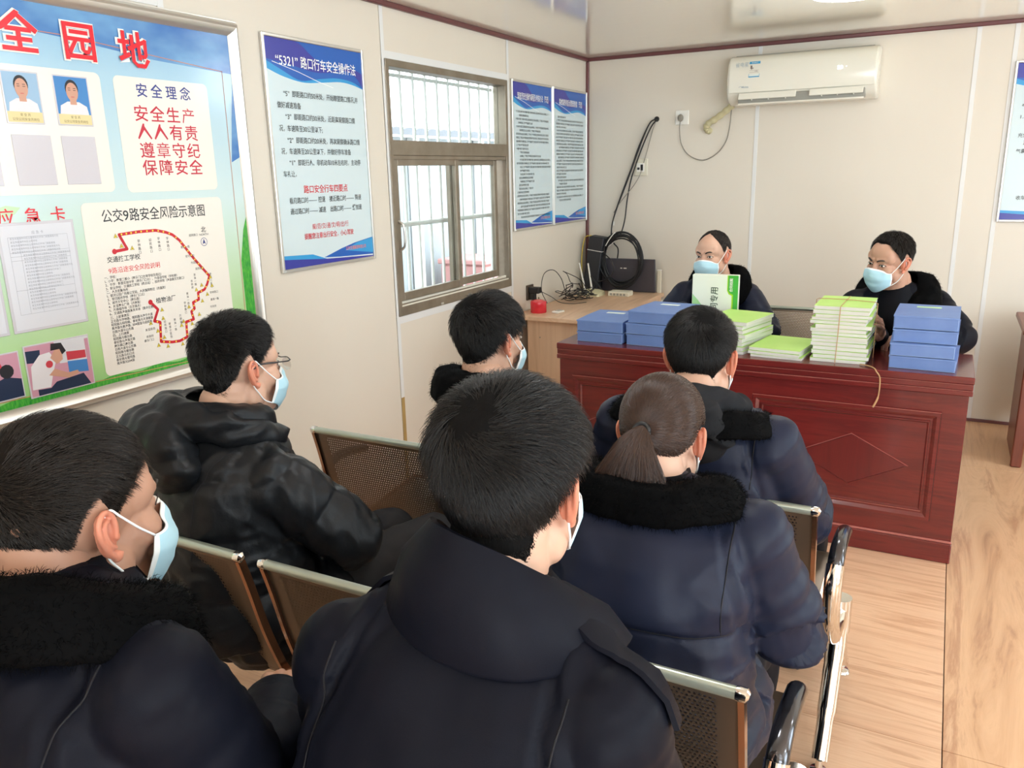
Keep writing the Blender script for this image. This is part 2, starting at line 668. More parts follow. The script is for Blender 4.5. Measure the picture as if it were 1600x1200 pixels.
# white tape lines round the window opening
mb = MB()
mb.box(0, 0.002, WY0 - 0.016, WY1 + 0.03, WZ1 + 0.002, WZ1 + 0.034)
mb.box(0, 0.002, WY0 - 0.016, WY1 + 0.02, WZ0 - 0.036, WZ0 - 0.002)
obj('window_surround', mb, m_strip, wall_left)
# white backing strip above the notice board
obj('board_backing_strip', MB().box(0, 0.002, -5.2, -3.52, 2.085, 2.115), m_strip, wall_left)

SEAM_B = [0.0, 1.172, 2.362, 2.545, 3.73, 4.9, ROOM_X]
wall_back = obj('wall_back', MB().box(-0.09, ROOM_X + 0.09, 0.012, 0.09, 0, H), m_wall, kind='structure')
for a, b in zip(SEAM_B[:-1], SEAM_B[1:]):
    obj('wall_panel', MB().box(a + 0.002, b - 0.002, 0, 0.012, 0, H), m_wall, wall_back)
for x in SEAM_B[1:-1]:
    obj('joint_strip', MB().bbox(x - 0.012, x + 0.012, -0.003, 0, 0, H - 0.02, 0.001), m_strip, wall_back)
wall_right = MB()
wins = ((-3.0, -0.8), (-6.0, -3.8))
yy = [0.05]
wall_right.box(ROOM_X, ROOM_X + 0.09, ROOM_Y, 0.05, 0, 0.85).box(ROOM_X, ROOM_X + 0.09, ROOM_Y, 0.05, 2.15, H)
wall_right.box(ROOM_X, ROOM_X + 0.09, -0.8, 0.05, 0.85, 2.15).box(ROOM_X, ROOM_X + 0.09, -3.8, -3.0, 0.85, 2.15).box(ROOM_X, ROOM_X + 0.09, ROOM_Y, -6.0, 0.85, 2.15)
obj('wall_right', wall_right, m_wall, kind='structure')
mb = MB().box(-0.09, 3.1, ROOM_Y - 0.09, ROOM_Y, 0, H).box(4.7, ROOM_X + 0.09, ROOM_Y - 0.09, ROOM_Y, 0, H).box(3.1, 4.7, ROOM_Y - 0.09, ROOM_Y, 2.15, H)
obj('wall_rear', mb, m_wall, kind='structure')

for k, (ya, yb) in enumerate(wins):
    f = MB()
    for a, b in ((ya, ya + 0.04), (yb - 0.04, yb), ((ya + yb) / 2 - 0.025, (ya + yb) / 2 + 0.025)):
        f.bbox(ROOM_X + 0.01, ROOM_X + 0.06, a, b, 0.85, 2.15, 0.002)
    f.bbox(ROOM_X + 0.01, ROOM_X + 0.06, ya + 0.04, yb - 0.04, 0.85, 0.90, 0.002).bbox(ROOM_X + 0.01, ROOM_X + 0.06, ya + 0.04, yb - 0.04, 2.10, 2.15, 0.002)
    wo_ = obj('window_%d' % (k + 2), f, m_alu, kind='structure')
    for a, b in ((ya + 0.04, (ya + yb) / 2 - 0.025), ((ya + yb) / 2 + 0.025, yb - 0.04)):
        obj('pane', MB().box(ROOM_X + 0.032, ROOM_X + 0.036, a, b, 0.90, 2.10), m_glass, wo_)
f = MB().bbox(3.10, 3.15, ROOM_Y - 0.07, ROOM_Y, 0, 2.15, 0.002).bbox(4.65, 4.70, ROOM_Y - 0.07, ROOM_Y, 0, 2.15, 0.002).bbox(3.15, 4.65, ROOM_Y - 0.07, ROOM_Y, 2.10, 2.15, 0.002)
obj('door_1', f, m_alu, kind='structure')
# maroon corner trims
obj('trim_1', MB().bbox(0, 0.022, ROOM_Y, 0, H - 0.022, H, 0.004), m_trim, kind='structure')
obj('trim_2', MB().bbox(0, ROOM_X, -0.022, 0, H - 0.022, H, 0.004), m_trim, kind='structure')
obj('trim_3', MB().bbox(0, 0.02, -0.02, 0, 0, H - 0.022, 0.004), m_trim, kind='structure')
obj('baseboard_back', MB().bbox(0.02, ROOM_X, -0.012, 0, 0, 0.018, 0.002), m_trim, kind='structure')
obj('baseboard_left', MB().bbox(0, 0.012, ROOM_Y, -0.02, 0, 0.018, 0.002), m_trim, kind='structure')

# ceiling lamps
m_lamp = mat('lamp_diffuser', (0.9, 0.9, 0.88), 0.5, emit=((1.0, 0.97, 0.93), 5.0))
LL = ['round white ceiling lamp above the desk, its rim just inside the top of the photo', 'round white ceiling lamp above the middle row of seats',
      'round white ceiling lamp towards the right wall at the front', 'round white ceiling lamp towards the right wall at the rear', 'round white ceiling lamp behind the camera']
for (lx, ly), lb in zip(LAMPS, LL):
    t = thing('ceiling_lamp', (lx, ly, H - 0.06), lb, 'ceiling lamp')
    obj('lamp_base', MB().lathe([(0.165, 0.06), (0.168, 0.03), (0.17, 0.012), (0.158, 0.008)], (lx, ly, H - 0.06), 40), m_white, t, True)
    obj('diffuser', MB().lathe([(0.157, 0.012), (0.157, 0.0), (0.12, -0.0), (0.02, -0.0)], (lx, ly, H - 0.058), 40), m_lamp, t, True)

# ------------------------------------------------------------------ window in the left wall
wf = MB()
wf.bbox(-0.07, 0.008, WY0, WY0 + 0.028, WZ0, WZ1, 0.002).bbox(-0.07, 0.008, WY1 - 0.028, WY1, WZ0, WZ1, 0.002)
wf.bbox(-0.07, 0.0085, WY0, WY1, WZ1 - 0.032, WZ1, 0.002).bbox(-0.07, 0.0085, WY0, WY1, WZ0, WZ0 + 0.045, 0.002)
wf.bbox(-0.07, 0.0085, WY0 + 0.02, WY1 - 0.02, 1.632, 1.70, 0.002)
wf.bbox(-0.03, 0.004, WY0 + 0.028, WY1 - 0.028, 1.612, 1.632, 0.002)
wf.bbox(-0.05, 0.002, WY0 + 0.028, WY1 - 0.028, WZ0 + 0.045, WZ0 + 0.056, 0.001, )
window = obj('window_1', wf, m_alu, kind='structure')
m_lite = mat('pale_track', fl((232, 230, 216)), 0.4)
obj('sliding_track', MB().box(-0.022, -0.012, WY0 + 0.03, WY1 - 0.03, WZ0 + 0.056, WZ0 + 0.066).box(-0.002, 0.004, WY0 + 0.03, WY1 - 0.03, WZ0 + 0.045, WZ0 + 0.052), m_lite, window)
for nm, (ya, yb), x in (('left', (WY0 + 0.03, -1.735), -0.012), ('right', (-1.785, WY1 - 0.085), -0.04)):
    s = MB()
    w = 0.034
    s.bbox(x - 0.012, x + 0.012, ya, ya + w, 0.945, 1.615, 0.002).bbox(x - 0.012, x + 0.012, yb - w, yb, 0.945, 1.615, 0.002)
    s.bbox(x - 0.012, x + 0.012, ya + w, yb - w, 0.945, 0.985, 0.002).bbox(x - 0.012, x + 0.012, ya + w, yb - w, 1.585, 1.615, 0.002)
    so = obj('window_sash', s, m_alu, window)
    obj('pane', MB().box(x - 0.002, x + 0.002, ya + w, yb - w, 0.985, 1.585), m_glass, so)
    if nm == 'left':
        obj('window_handle', MB().tube(spline([(x + 0.012, ya + 0.014, 1.33), (x + 0.035, ya + 0.02, 1.31), (x + 0.04, ya + 0.022, 1.26), (x + 0.035, ya + 0.02, 1.21), (x + 0.012, ya + 0.014, 1.19)], 6), 0.006, 8), m_silver, so, True)
obj('pane', MB().box(-0.045, -0.041, WY0 + 0.028, WY1 - 0.028, 1.70, WZ1 - 0.032), m_glass, window)
obj('window_latch', MB().bbox(0.008, 0.016, -1.98, -1.955, WZ0 + 0.004, WZ0 + 0.016, 0.003), m_silver, window, True)
for i in range(11):
    y = WY0 + 0.035 + i * 0.1085
    obj('security_bar', MB().cyl((-0.10, y, WZ0 - 0.02), (-0.10, y, WZ1 + 0.02), 0.0085, 10), m_bar, window, True)
obj('security_rail', MB().tube([(-0.10, WY0 - 0.02, 1.302), (-0.10, WY1 + 0.02, 1.302)], 0.0135, 12), m_bar, window, True)
obj('security_rail', MB().box(-0.105, -0.095, WY0, WY1, WZ1 - 0.055, WZ1 - 0.04), m_bar, window)

# ------------------------------------------------------------------ outside the window
m_ground = mat('yard_ground', fl((150, 148, 142)), 0.9, noise=((3, 3, 3), fl((110, 108, 100)), 0.25))
obj('ground', MB().box(-14, -0.12, -12, 8, -0.35, -0.25), m_ground, kind='structure')
m_corr = mat('outside_sheet', fl((186, 192, 196)), 0.6, noise=((0.8, 3, 1.2), fl((148, 158, 166)), 0.3))
m_tile = mat('roof_tile', fl((112, 116, 124)), 0.7)
m_crate = mat('blue_grey_crate', fl((120, 140, 160)), 0.6)
nb = thing('neighbouring_shed', (-2.2, 0.0, -0.25), 'grey corrugated shed with tiled eave beyond the barred window', 'shed')
ys = np.arange(-5.5, 7.0, 0.05)
prof = [(-2.2 + 0.014 * math.cos(PI * i), y) for i, y in enumerate(ys)]
mb = MB()
V = [(x, y, z) for z in (-0.25, 1.88) for x, y in prof]
n = len(prof)
mb.add(V, [(i, i + 1, n + i + 1, n + i) for i in range(n - 1)])
mb.box(-4.4, -2.25, -5.5, 7, -0.25, 1.85)
obj('shed_wall', mb, m_corr, nb)
mb = MB()
ys = np.arange(-5.5, 7.0, 0.032)
top, bot = [], []
for i, y in enumerate(ys):
    h = 0.022 * abs(math.sin(i * PI / 6))
    bot.append((-2.02, y, 1.93 + h)); top.append((-3.3, y, 2.02 + h))
n = len(ys)
mb.add(bot + top, [(i, i + 1, n + i + 1, n + i) for i in range(n - 1)])
mb.add([(p[0], p[1], 1.885) for p in bot] + bot, [(i, i + 1, n + i + 1, n + i) for i in range(n - 1)])
obj('tiled_roof', mb, m_tile, nb, 'all')
for i, y in enumerate((-0.4, 0.9, 2.1)):
    obj('shed_post', MB().box(-2.17, -2.09, y, y + 0.08, -0.25, 1.87), m_bar, nb)
for (x, y, w, h, c, lb) in ((-1.3, 0.35, 0.5, 0.75, m_crate, 'blue grey crate standing outside the right window pane'),
                            (-1.2, -0.55, 0.45, 0.5, m_corr, 'pale grey crate standing outside the left window pane'),
                            (-1.75, 1.35, 0.5, 0.95, mat('faded_red_box', fl((196, 140, 138)), 0.6), 'faded red box outside, behind the right window pane')):
    t = thing('storage_crate', (x, y, -0.25), lb, 'crate')
    obj('crate_body', MB().bbox(x - w / 2, x + w / 2, y - w / 2, y + w / 2, -0.25, -0.25 + h, 0.02), c, t)
    obj('crate_lid', MB().bbox(x - w / 2 - 0.02, x + w / 2 + 0.02, y - w / 2 - 0.02, y + w / 2 + 0.02, -0.25 + h, -0.2 + h, 0.01), c, t)

# ------------------------------------------------------------------ posters on the walls
C_BLUE1, C_BLUE2, C_BLUE3, C_PAPER = fl((62, 66, 168)), fl((48, 110, 196)), fl((60, 160, 216)), fl((208, 226, 232))
P_MATS = [mat('print_paper', C_PAPER, 0.25), mat('print_indigo', fl((58, 62, 160)), 0.25), mat('print_blue', fl((34, 96, 186)), 0.25),
          mat('print_sky', fl((52, 156, 218)), 0.25), mat('print_white', fl((240, 244, 244)), 0.3), mat('print_dark', fl((70, 76, 78)), 0.4),
          mat('print_red', fl((212, 40, 52)), 0.4), mat('print_pink', fl((226, 130, 120)), 0.4)]


def poster(name, plane, u0, u1, v0, v1, label, content, base=0.0):
    loc = (0.0, (u0 + u1) / 2, v0) if plane == 'left' else ((u0 + u1) / 2, 0.0, v0)
    t = thing(name, loc, label, 'poster', None)
    W, Hh = u1 - u0, v1 - v0
    fr = Print(plane, base)

    def bx(mb, a, b, c, d, h0, h1):
        if plane == 'left':
            mb.bbox(base + h0, base + h1, a, b, c, d, 0.0025)
        else:
            mb.bbox(a, b, base - h1, base - h0, c, d, 0.0025)
    f = MB()
    fwid = 0.013
    bx(f, u0, u0 + fwid, v0, v1, 0, 0.016); bx(f, u1 - fwid, u1, v0, v1, 0, 0.016)
    bx(f, u0 + fwid, u1 - fwid, v0, v0 + fwid, 0, 0.016); bx(f, u0 + fwid, u1 - fwid, v1 - fwid, v1, 0, 0.016)
    obj('poster_frame', f, m_silver, t)
    bk = MB(); bx(bk, u0 + 0.006, u1 - 0.006, v0 + 0.006, v1 - 0.006, 0, 0.008)
    obj('poster_sheet', bk, P_MATS[0], t)
    a, b, c, d = u0 + fwid, u1 - fwid, v0 + fwid, v1 - fwid
    w, h = b - a, d - c
    pr = Print(plane, base)
    X = np.linspace(0, 1, 25)

    def curve(pts):
        xs, ys_ = zip(*pts)
        # smooth interpolation
        P = spline([(x, y, 0) for x, y in pts], 10)
        return np.interp(X, P[:, 0], P[:, 1])
    U = a + X * w
    top = np.stack([U, np.full(25, d)], 1)
    low = curve([(0, 0.128), (0.15, 0.155), (0.35, 0.172), (0.55, 0.162), (0.75, 0.150), (0.9, 0.158), (1, 0.172)])
    pr.band(top, np.stack([U, d - low * h], 1), 0.0082, 3)
    low2 = curve([(0, 0.095), (0.15, 0.13), (0.32, 0.165), (0.5, 0.150), (0.7, 0.135), (0.88, 0.142), (1, 0.17)])
    pr.band(top, np.stack([U, d - low2 * h], 1), 0.0084, 2)
    low3 = curve([(0, 0.09), (0.2, 0.10), (0.45, 0.12), (0.62, 0.115), (0.8, 0.095), (0.92, 0.115), (1, 0.165)])
    pr.band(top, np.stack([U, d - low3 * h], 1), 0.0086, 1)
    low4 = curve([(0, 0.0), (0.3, 0.0), (0.45, 0.05), (0.62, 0.10), (0.8, 0.09), (0.92, 0.085), (1, 0.10)])
    pr.band(top, np.stack([U, d - low4 * h], 1), 0.0088, 2)
    pr.line([(a + 0.06 * w, d - 0.098 * h), (a + 0.3 * w, d - 0.128 * h), (a + 0.5 * w, d - 0.160 * h), (a + 0.66 * w, d - 0.180 * h)], 0.0022, 0.0090, 4)
    # foot of the sheet
    pr.poly([(a, c), (b, c), (b, c + 0.005 * h), (a + 0.45 * w, c + 0.022 * h), (a, c + 0.045 * h)], 0.0082, 1)
    pr.poly([(a, c + 0.045 * h), (a + 0.45 * w, c + 0.022 * h), (a + 0.3 * w, c + 0.052 * h), (a, c + 0.062 * h)], 0.0083, 3)
    pr.poly([(b, c + 0.012 * h), (b, c + 0.10 * h), (a + 0.78 * w, c + 0.082 * h), (a + 0.62 * w, c + 0.062 * h), (a + 0.42 * w, c + 0.03 * h), (a + 0.6 * w, c + 0.022 * h)], 0.0084, 2)
    pr.poly([(b, c + 0.02 * h), (b, c + 0.098 * h), (a + 0.8 * w, c + 0.08 * h), (a + 0.66 * w, c + 0.05 * h)], 0.0086, 3)
    obj('printed_design', pr.mb, P_MATS, t, kind='stuff')
    tx = Print(plane, base)
    content(tx, a, b, c, d, w, h)
    obj('lettering', tx.mb, P_MATS, t, kind='stuff')
    return t


TH = 0.0098   # lettering height above the wall


def content_5321(tx, a, b, c, d, w, h):
    tx.text('“5321” 路口行车安全操作法', (a + b) / 2 + 0.005, d - 0.108 * h, 0.0475, TH, 4, bold=0.010, sx=0.80)
    L, Rr = a + 0.072 * w, a + 0.14 * w
    g = 0.0262
    rows = [(Rr, '“5”  即距路口约50米处，开始瞭望路口情况,并', 1.847), (L, '做好减速准备', 1.804), (Rr, '“3”  即距路口约30米处，近距离观察路口情', 1.762),
            (L, '况，车速降至30公里以下;', 1.718), (Rr, '“2”  即距路口约20米处，再次观察确认路口情', 1.674), (L, '况，车速降至20公里以下，并做好停车准备', 1.632),
            (Rr, '“1”  即距行人、非机动车10米左右时，主动停', 1.589), (L, '车礼让。', 1.546)]
    for u, s, v in rows:
        tx.text(s, u, v, g, TH, 5, sx=0.84, align='LEFT', bold=0.006)
    tx.text('路口安全行车四要点', (a + b) / 2, 1.482, 0.034, TH, 6, bold=0.008, sx=0.9)
    tx.text('看见路口时—— 控速    接近路口时—— 降速', (a + b) / 2, 1.443, 0.026, TH, 5, sx=0.84, bold=0.006)
    tx.text('通过路口时—— 减速    出路口时—— 缓加速', (a + b) / 2, 1.401, 0.026, TH, 5, sx=0.84, bold=0.006)
    tx.text('规/范/交/通/文/明/出/行', (a + b) / 2 + 0.01, 1.335, 0.026, TH, 6, sx=0.84)
    tx.text('提醒您注意出行安全，小心驾驶', (a + b) / 2, 1.298, 0.026, TH, 6, sx=0.86, bold=0.008)
    tx.text('公共交通集团有限公司', b - 0.21 * w, 1.232, 0.0175, TH, 7, sx=0.8, bold=0.008)


def small_text(tx, a, b, c, d, w, h, title, seed, v_top, v_end, fsize=0.0142):
    tx.text(title, (a + b) / 2 + 0.01, d - 0.108 * h, 0.044, TH, 4, bold=0.008, sx=0.56)
    rs = random.Random(seed)
    pool = '驾驶员应按照安全操作规程做好车辆检查工作严格遵守交通法规行车中集中精力保持车距注意观察进出站台乘客上下情况不得超速违章者考核处理公司规定执行时间内应及时上报车辆故障'
    v = v_top
    while v > v_end:
        ind = rs.choice((0, 0, 0.05, 0.08))
        n = rs.choice((26, 27, 27, 18, 12, 8)) if ind else rs.choice((28, 28, 10, 28))
        s0 = rs.randrange(0, len(pool) - 30)
        s = pool[s0:s0 + n]
        tx.text(s, a + (0.07 + ind) * w, v, fsize, TH, 5, sx=1.12, align='LEFT', bold=0.008 if (ind and n < 10) else 0.004)
        v -= 0.0212
    tx.text('公交公司第四分公司', b - 0.2 * w, c + 0.045 * h, 0.02, TH, 7, sx=0.8, bold=0.008)


poster('wall_poster', 'left', -3.106, -2.508, 1.175, 2.066, 'framed blue and white poster headed 5321, alone between the notice board and the window', content_5321)
poster('wall_poster', 'left', -1.142, -0.588, 1.198, 2.066, 'tall poster of dense small print directly right of the window',
       lambda *q: small_text(*q, '驾驶员安全操作规程及考核办法（节选）', 3, 1.885, 1.26))
poster('wall_poster', 'left', -0.582, -0.028, 1.198, 2.066, 'tall poster of dense small print touching the maroon corner trim',
       lambda *q: small_text(*q, '事故隐患排查治理管理制度（节选）', 5, 1.88, 1.33))


def content_right(tx, a, b, c, d, w, h):
    tx.text('车辆安全例检制度', (a + b) / 2, d - 0.108 * h, 0.0475, TH, 4, bold=0.022, sx=0.88)
    for v, ind, s in ((1.885, 0.12, '驾驶员出车前应按规定做好车辆安全'), (1.825, 0.07, '气压、转向、制动、灯光等部位检查'), (1.77, 0.07, '1.车辆起步前，各部位仪表显示正常'), (1.72, 0.12, '发动机无异响，水温正常，轮胎气'),
                      (1.67, 0.07, '充分润滑，各部螺丝紧固无松动现象'), (1.63, 0.12, '正常后方可出车，途中应注意观察'), (1.585, 0.07, '气囊正常，无漏气漏油漏水漏电'), (1.33, 0.12, '收车后做好清洁保养工作')):
        tx.text(s, a + ind * w, v, 0.026, TH, 5, sx=0.9, align='LEFT', bold=0.006)


poster('wall_poster', 'back', 2.556, 3.155, 1.205, 2.075, 'blue and white poster on the back wall, cut off by the right photo edge', content_right)

# ------------------------------------------------------------------ large notice board on the left wall
BB = 0.022


def print_gradient(name, stops, axis=2, rough=0.16, wob=0.05):
    '''printed colour gradient along one object axis (object origin at the board's base); stops = (metres, colour)'''
    m = mat(name, stops[0][1], rough, spec=0.5)
    nt = m.node_tree
    tc = nt.nodes.new('ShaderNodeTexCoord'); sp = nt.nodes.new('ShaderNodeSeparateXYZ')
    nt.links.new(tc.outputs['Object'], sp.inputs[0])
    nz = nt.nodes.new('ShaderNodeTexNoise'); nz.inputs['Scale'].default_value = 3.0; nz.inputs['Detail'].default_value = 2.0
    nt.links.new(tc.outputs['Object'], nz.inputs['Vector'])
    ml = nt.nodes.new('ShaderNodeMath'); ml.operation = 'MULTIPLY_ADD'
    ml.inputs[1].default_value = wob * 2; nt.links.new(nz.outputs['Fac'], ml.inputs[0]); nt.links.new(sp.outputs[axis], ml.inputs[2])
    lo, hi = stops[0][0], stops[-1][0]
    mr = nt.nodes.new('ShaderNodeMapRange')
    mr.inputs['From Min'].default_value = lo + wob; mr.inputs['From Max'].default_value = hi + wob
    nt.links.new(ml.outputs[0], mr.inputs['Value'])
    r = nt.nodes.new('ShaderNodeValToRGB')
    while len(r.color_ramp.elements) < len(stops):
        r.color_ramp.elements.new(0.5)
    for e, (z, c) in zip(r.color_ramp.elements, stops):
        e.position = (z - lo) / (hi - lo)
        e.color = (*c, 1)
    nt.links.new(mr.outputs[0], r.inputs[0])
    nt.links.new(r.outputs[0], nt.nodes['Principled BSDF'].inputs['Base Color'])
    return m


B_MATS = [print_gradient('board_sky', [(0.0, fl((120, 190, 110))), (0.16, fl((176, 216, 150))), (0.36, fl((196, 224, 190))), (0.62, fl((204, 226, 228))), (0.98, fl((172, 208, 228))), (1.21, fl((120, 176, 218)))]),
          mat('board_deep_blue', fl((24, 92, 176)), 0.16, noise=((1, 2.5, 5), fl((120, 172, 216)), 0.2)),
          mat('board_mint', fl((186, 222, 160)), 0.16, noise=((1, 3, 3), fl((200, 228, 200)), 0.3)),
          mat('board_grass', fl((30, 140, 58)), 0.2, noise=((1, 160, 40), fl((96, 190, 70)), 0.2)),
          mat('board_card', fl((238, 234, 226)), 0.2), mat('board_red', fl((222, 24, 44)), 0.3), mat('board_white', fl((244, 244, 238)), 0.3),
          mat('board_navy_text', fl((52, 66, 140)), 0.4), mat('board_black_text', fl((40, 44, 48)), 0.4), mat('route_red', fl((200, 30, 48)), 0.3),
          mat('route_yellow', fl((248, 222, 70)), 0.3), mat('thin_rust', fl((196, 130, 96)), 0.4), mat('print_grey', fl((150, 152, 158)), 0.5),
          mat('deep_red_text', fl((196, 34, 60)), 0.4)]
board = thing('notice_board', (0, -4.1, 0.87), 'large silver-framed notice board with red title, photos and bus route map', 'notice board')
Y0, Y1, Z0, Z1 = -5.15, -3.225, 0.868, 2.082
obj('board_panel', MB().box(0.003, BB, Y0 + 0.02, Y1 - 0.02, Z0 + 0.02, Z1 - 0.02), B_MATS[0], board)
# half-round aluminium frame with an outer lip
fr = MB()


def half_round(mb, p0, p1, inward, w=0.056):
    p0, p1, inward = np.array(p0, float), np.array(p1, float), np.array(inward, float)
    prof = [(0, 0.004), (0.004, 0.020), (0.008, 0.020), (0.010, 0.026), (0.018, 0.038), (0.028, 0.043), (0.040, 0.040), (0.050, 0.031), (w, 0.022), (w, 0.004)]
    t = (p1 - p0) / np.linalg.norm(p1 - p0)
    rings = []
    for end, q in ((-1, p0), (1, p1)):
        rings.append([q + inward * a - t * end * a + np.array([b, 0, 0]) for a, b in prof])
    mb.loft(rings)


half_round(fr, (0, Y0, Z0), (0, Y1, Z0), (0, 0, 1)); half_round(fr, (0, Y1, Z1), (0, Y0, Z1), (0, 0, -1))
half_round(fr, (0, Y1, Z0), (0, Y1, Z1), (0, -1, 0)); half_round(fr, (0, Y0, Z1), (0, Y0, Z0), (0, 1, 0))
obj('board_frame', fr, m_silver, board, 30)
p = Print('left', BB)
a, b, c, d = Y0 + 0.05, Y1 - 0.05, Z0 + 0.05, Z1 - 0.05
p.poly([(a, 1.985), (-4.2, 1.965), (-3.9, 1.945), (-3.6, 1.915), (b, 1.90), (b, d), (a, d)], 0.0004, 1)
X = np.linspace(a, b, 60)
p.band(np.stack([X, 0.945 + 0.006 * np.sin(X * 40) + 0.02 * (X < -4.3)], 1), np.stack([X, np.full(60, c)], 1), 0.0007, 3)
p.rect(-3.325, b, c, 1.25, 0.0007, 3)
p.poly([(-3.325, 1.25), (b, 1.25), (b, 1.42), (-3.30, 1.36)], 0.0007, 3)
p.poly([(-3.32, 1.60), (-3.30, 1.75), (b, 1.90), (b, 1.62)], 0.0006, 1)
# rust coloured hairlines
p.line([(a, 1.968), (-3.9, 1.952), (-3.32, 1.905)], 0.0022, 0.0009, 11)
p.line([(-3.322, 1.905), (-3.330, 1.2), (-3.336, 0.925)], 0.0022, 0.0009, 11)
p.line([(a, 0.965), (-4.2, 0.948), (-3.6, 0.93), (-3.34, 0.922)], 0.0022, 0.0009, 11)
p.rect(-4.9, -3.804, 1.512, 1.858, 0.001, 4, 0.018)
p.rect(-3.76, -3.398, 1.508, 1.857, 0.001, 4, 0.018)
p.rect(-3.93, -3.39, 0.948, 1.482, 0.001, 4, 0.018)
# leaf drawing by the card heading
p.poly([(-4.20, 1.47), (-4.15, 1.485), (-4.11, 1.478), (-4.13, 1.46), (-4.17, 1.452)], 0.001, 2)
obj('printed_design', p.mb, B_MATS, board, kind='stuff')
for s, u, v in (('安', -4.215, 1.945), ('全', -4.036, 1.943), ('园', -3.859, 1.940), ('地', -3.675, 1.936)):
    t_ = Print('left', BB)
    t_.text(s, u, v - 0.042, 0.112, 0.004, 6, bold=0.055)
    t_.text(s, u, v - 0.042, 0.112, 0.0065, 5, bold=0.02)
    obj('title_character', t_.mb, B_MATS, board)
t_ = Print('left', BB)
t_.text('安 全 理 念', -3.578, 1.803, 0.044, 0.0016, 7, bold=0.012)
for s, v, u in (('安全生产', 1.730, -3.584), ('人人有责', 1.675, -3.580), ('遵章守纪', 1.618, -3.578), ('保障安全', 1.564, -3.576)):
    for k, ch in enumerate(s):
        t_.text(ch, u + (k - 1.5) * 0.0615, v, 0.052, 0.0016, 13, bold=0.0 if ch in '产章' else 0.008, sx=1.08)
t_.text('公交9路安全风险示意图', -3.668, 1.424, 0.043, 0.0016, 8, bold=0.006, sx=0.88)
t_.text('应  急  卡', -4.08, 1.436, 0.048, 0.0016, 5, bold=0.008)
t_.text('交通技工学校', -3.810, 1.300, 0.020, 0.0016, 8, bold=0.008)
t_.text('9路沿途安全风险说明', -3.775, 1.266, 0.020, 0.0016, 5)
t_.text('植物油厂', -3.674, 1.150, 0.020, 0.0016, 8, bold=0.008)
t_.text('北', -3.484, 1.366, 0.022, 0.0016, 8, bold=0.01)
t_.text('NORTH', -3.484, 1.354, 0.010, 0.0016, 8)
lst = ['一、学校：', '1、小学：新营二部小（康乐门口左转学校及周边）', '2、中学：新营实验中学（康乐门口北）、外国语学校（学校旁）', '3、职业学校：交通技工学校（终点站）、技师学院（海曲路交叉路口）', '二、人员密集场所：',
       '1、银河公园广场路公交站、人民医院附近（市医院）', '2、银河超市学校（康乐门口北）', '3、城市文化中心（康乐路）', '4、友谊商业广场（济南路）', '5、万德福市场（北京路东）', '6、交通路海曲路集贸市场（路中北侧）',
       '三、上坡事故段：', '正北路与学林路、昭阳路与海宁大道', '昭阳路与和阳路、泰安路与天津路路', '黄海路与黄海路、204国道与迎宾路', '日照大道与山东路', '四、上行故障：', '昭阳路与烟台路', '泰安路与海滨北路', '康乐路口南北路', '日照大道与山东路', '昭阳路与烟台路', '正北路与石臼北', '泰安路与营苑路', '黄海路与204国']
for i, s in enumerate(lst):
    t_.text(s, -3.888, 1.250 - i * 0.0113 + (0.0 if i < 11 else -0.001), 0.0102, 0.0016, 8, align='LEFT', sx=0.95, bold=0.006)
rs = random.Random(11)
names = ['新营小区站', '康乐门口', '市政府', '银河公园', '友谊商场', '人民医院', '万德福', '学林路口', '迎宾路口', '黄海一路']
for (u, v) in ((-3.748, 1.362), (-3.705, 1.362), (-3.672, 1.364), (-3.638, 1.362)):
    s = rs.choice(names)
    for k, ch in enumerate(s):
        t_.text(ch, u, v - 0.012 * k - 0.01, 0.0105, 0.0016, 8)
for (u, v) in ((-3.53, 1.355), (-3.57, 1.318), (-3.555, 1.286), (-3.54, 1.262), (-3.52, 1.24), (-3.47, 1.15), (-3.47, 1.125), (-3.48, 1.10), (-3.52, 1.06), (-3.52, 1.045), (-3.75, 1.065), (-3.755, 1.042), (-3.76, 1.03)):
    t_.text(rs.choice(names), u, v, 0.0095, 0.0016, 8)
for (u, v) in ((-3.69, 1.08), (-3.672, 1.07), (-3.65, 1.08), (-3.625, 1.09), (-3.60, 1.13), (-3.585, 1.16), (-3.56, 1.20), (-3.545, 1.22), (-3.476, 1.215)):
    s = rs.choice(names)
    for k, ch in enumerate(s):
        t_.text(ch, u, v - 0.011 * k, 0.0095, 0.0016, 8)
obj('lettering', t_.mb, B_MATS, board, kind='stuff')
r_ = Print('left', BB)
ra = [(-3.839, 1.331), (-3.793, 1.335), (-3.815, 1.381), (-3.745, 1.385), (-3.679, 1.385), (-3.640, 1.376), (-3.615, 1.366), (-3.59, 1.346), (-3.543, 1.284), (-3.501, 1.235), (-3.481, 1.212), (-3.495, 1.185), (-3.509, 1.168), (-3.539, 1.160), (-3.539, 1.137), (-3.565, 1.130),
      (-3.562, 1.108), (-3.577, 1.100), (-3.571, 1.072), (-3.604, 1.068), (-3.607, 1.016), (-3.640, 1.008), (-3.671, 1.010), (-3.715, 1.020), (-3.708, 1.085), (-3.73, 1.092), (-3.71, 1.128), (-3.735, 1.156)]
for q0, q1 in zip(ra[:-1], ra[1:]):
    r_.line([q0, q1], 0.0095, 0.0014, 9)
for q in ra[1:-1]:
    r_.disc(q[0], q[1], 0.0047, 0.00141, 9, 10)
r_.disc(ra[0][0], ra[0][1], 0.0085, 0.0015, 9); r_.disc(ra[-1][0], ra[-1][1], 0.0085, 0.0015, 9)
L = 0.0
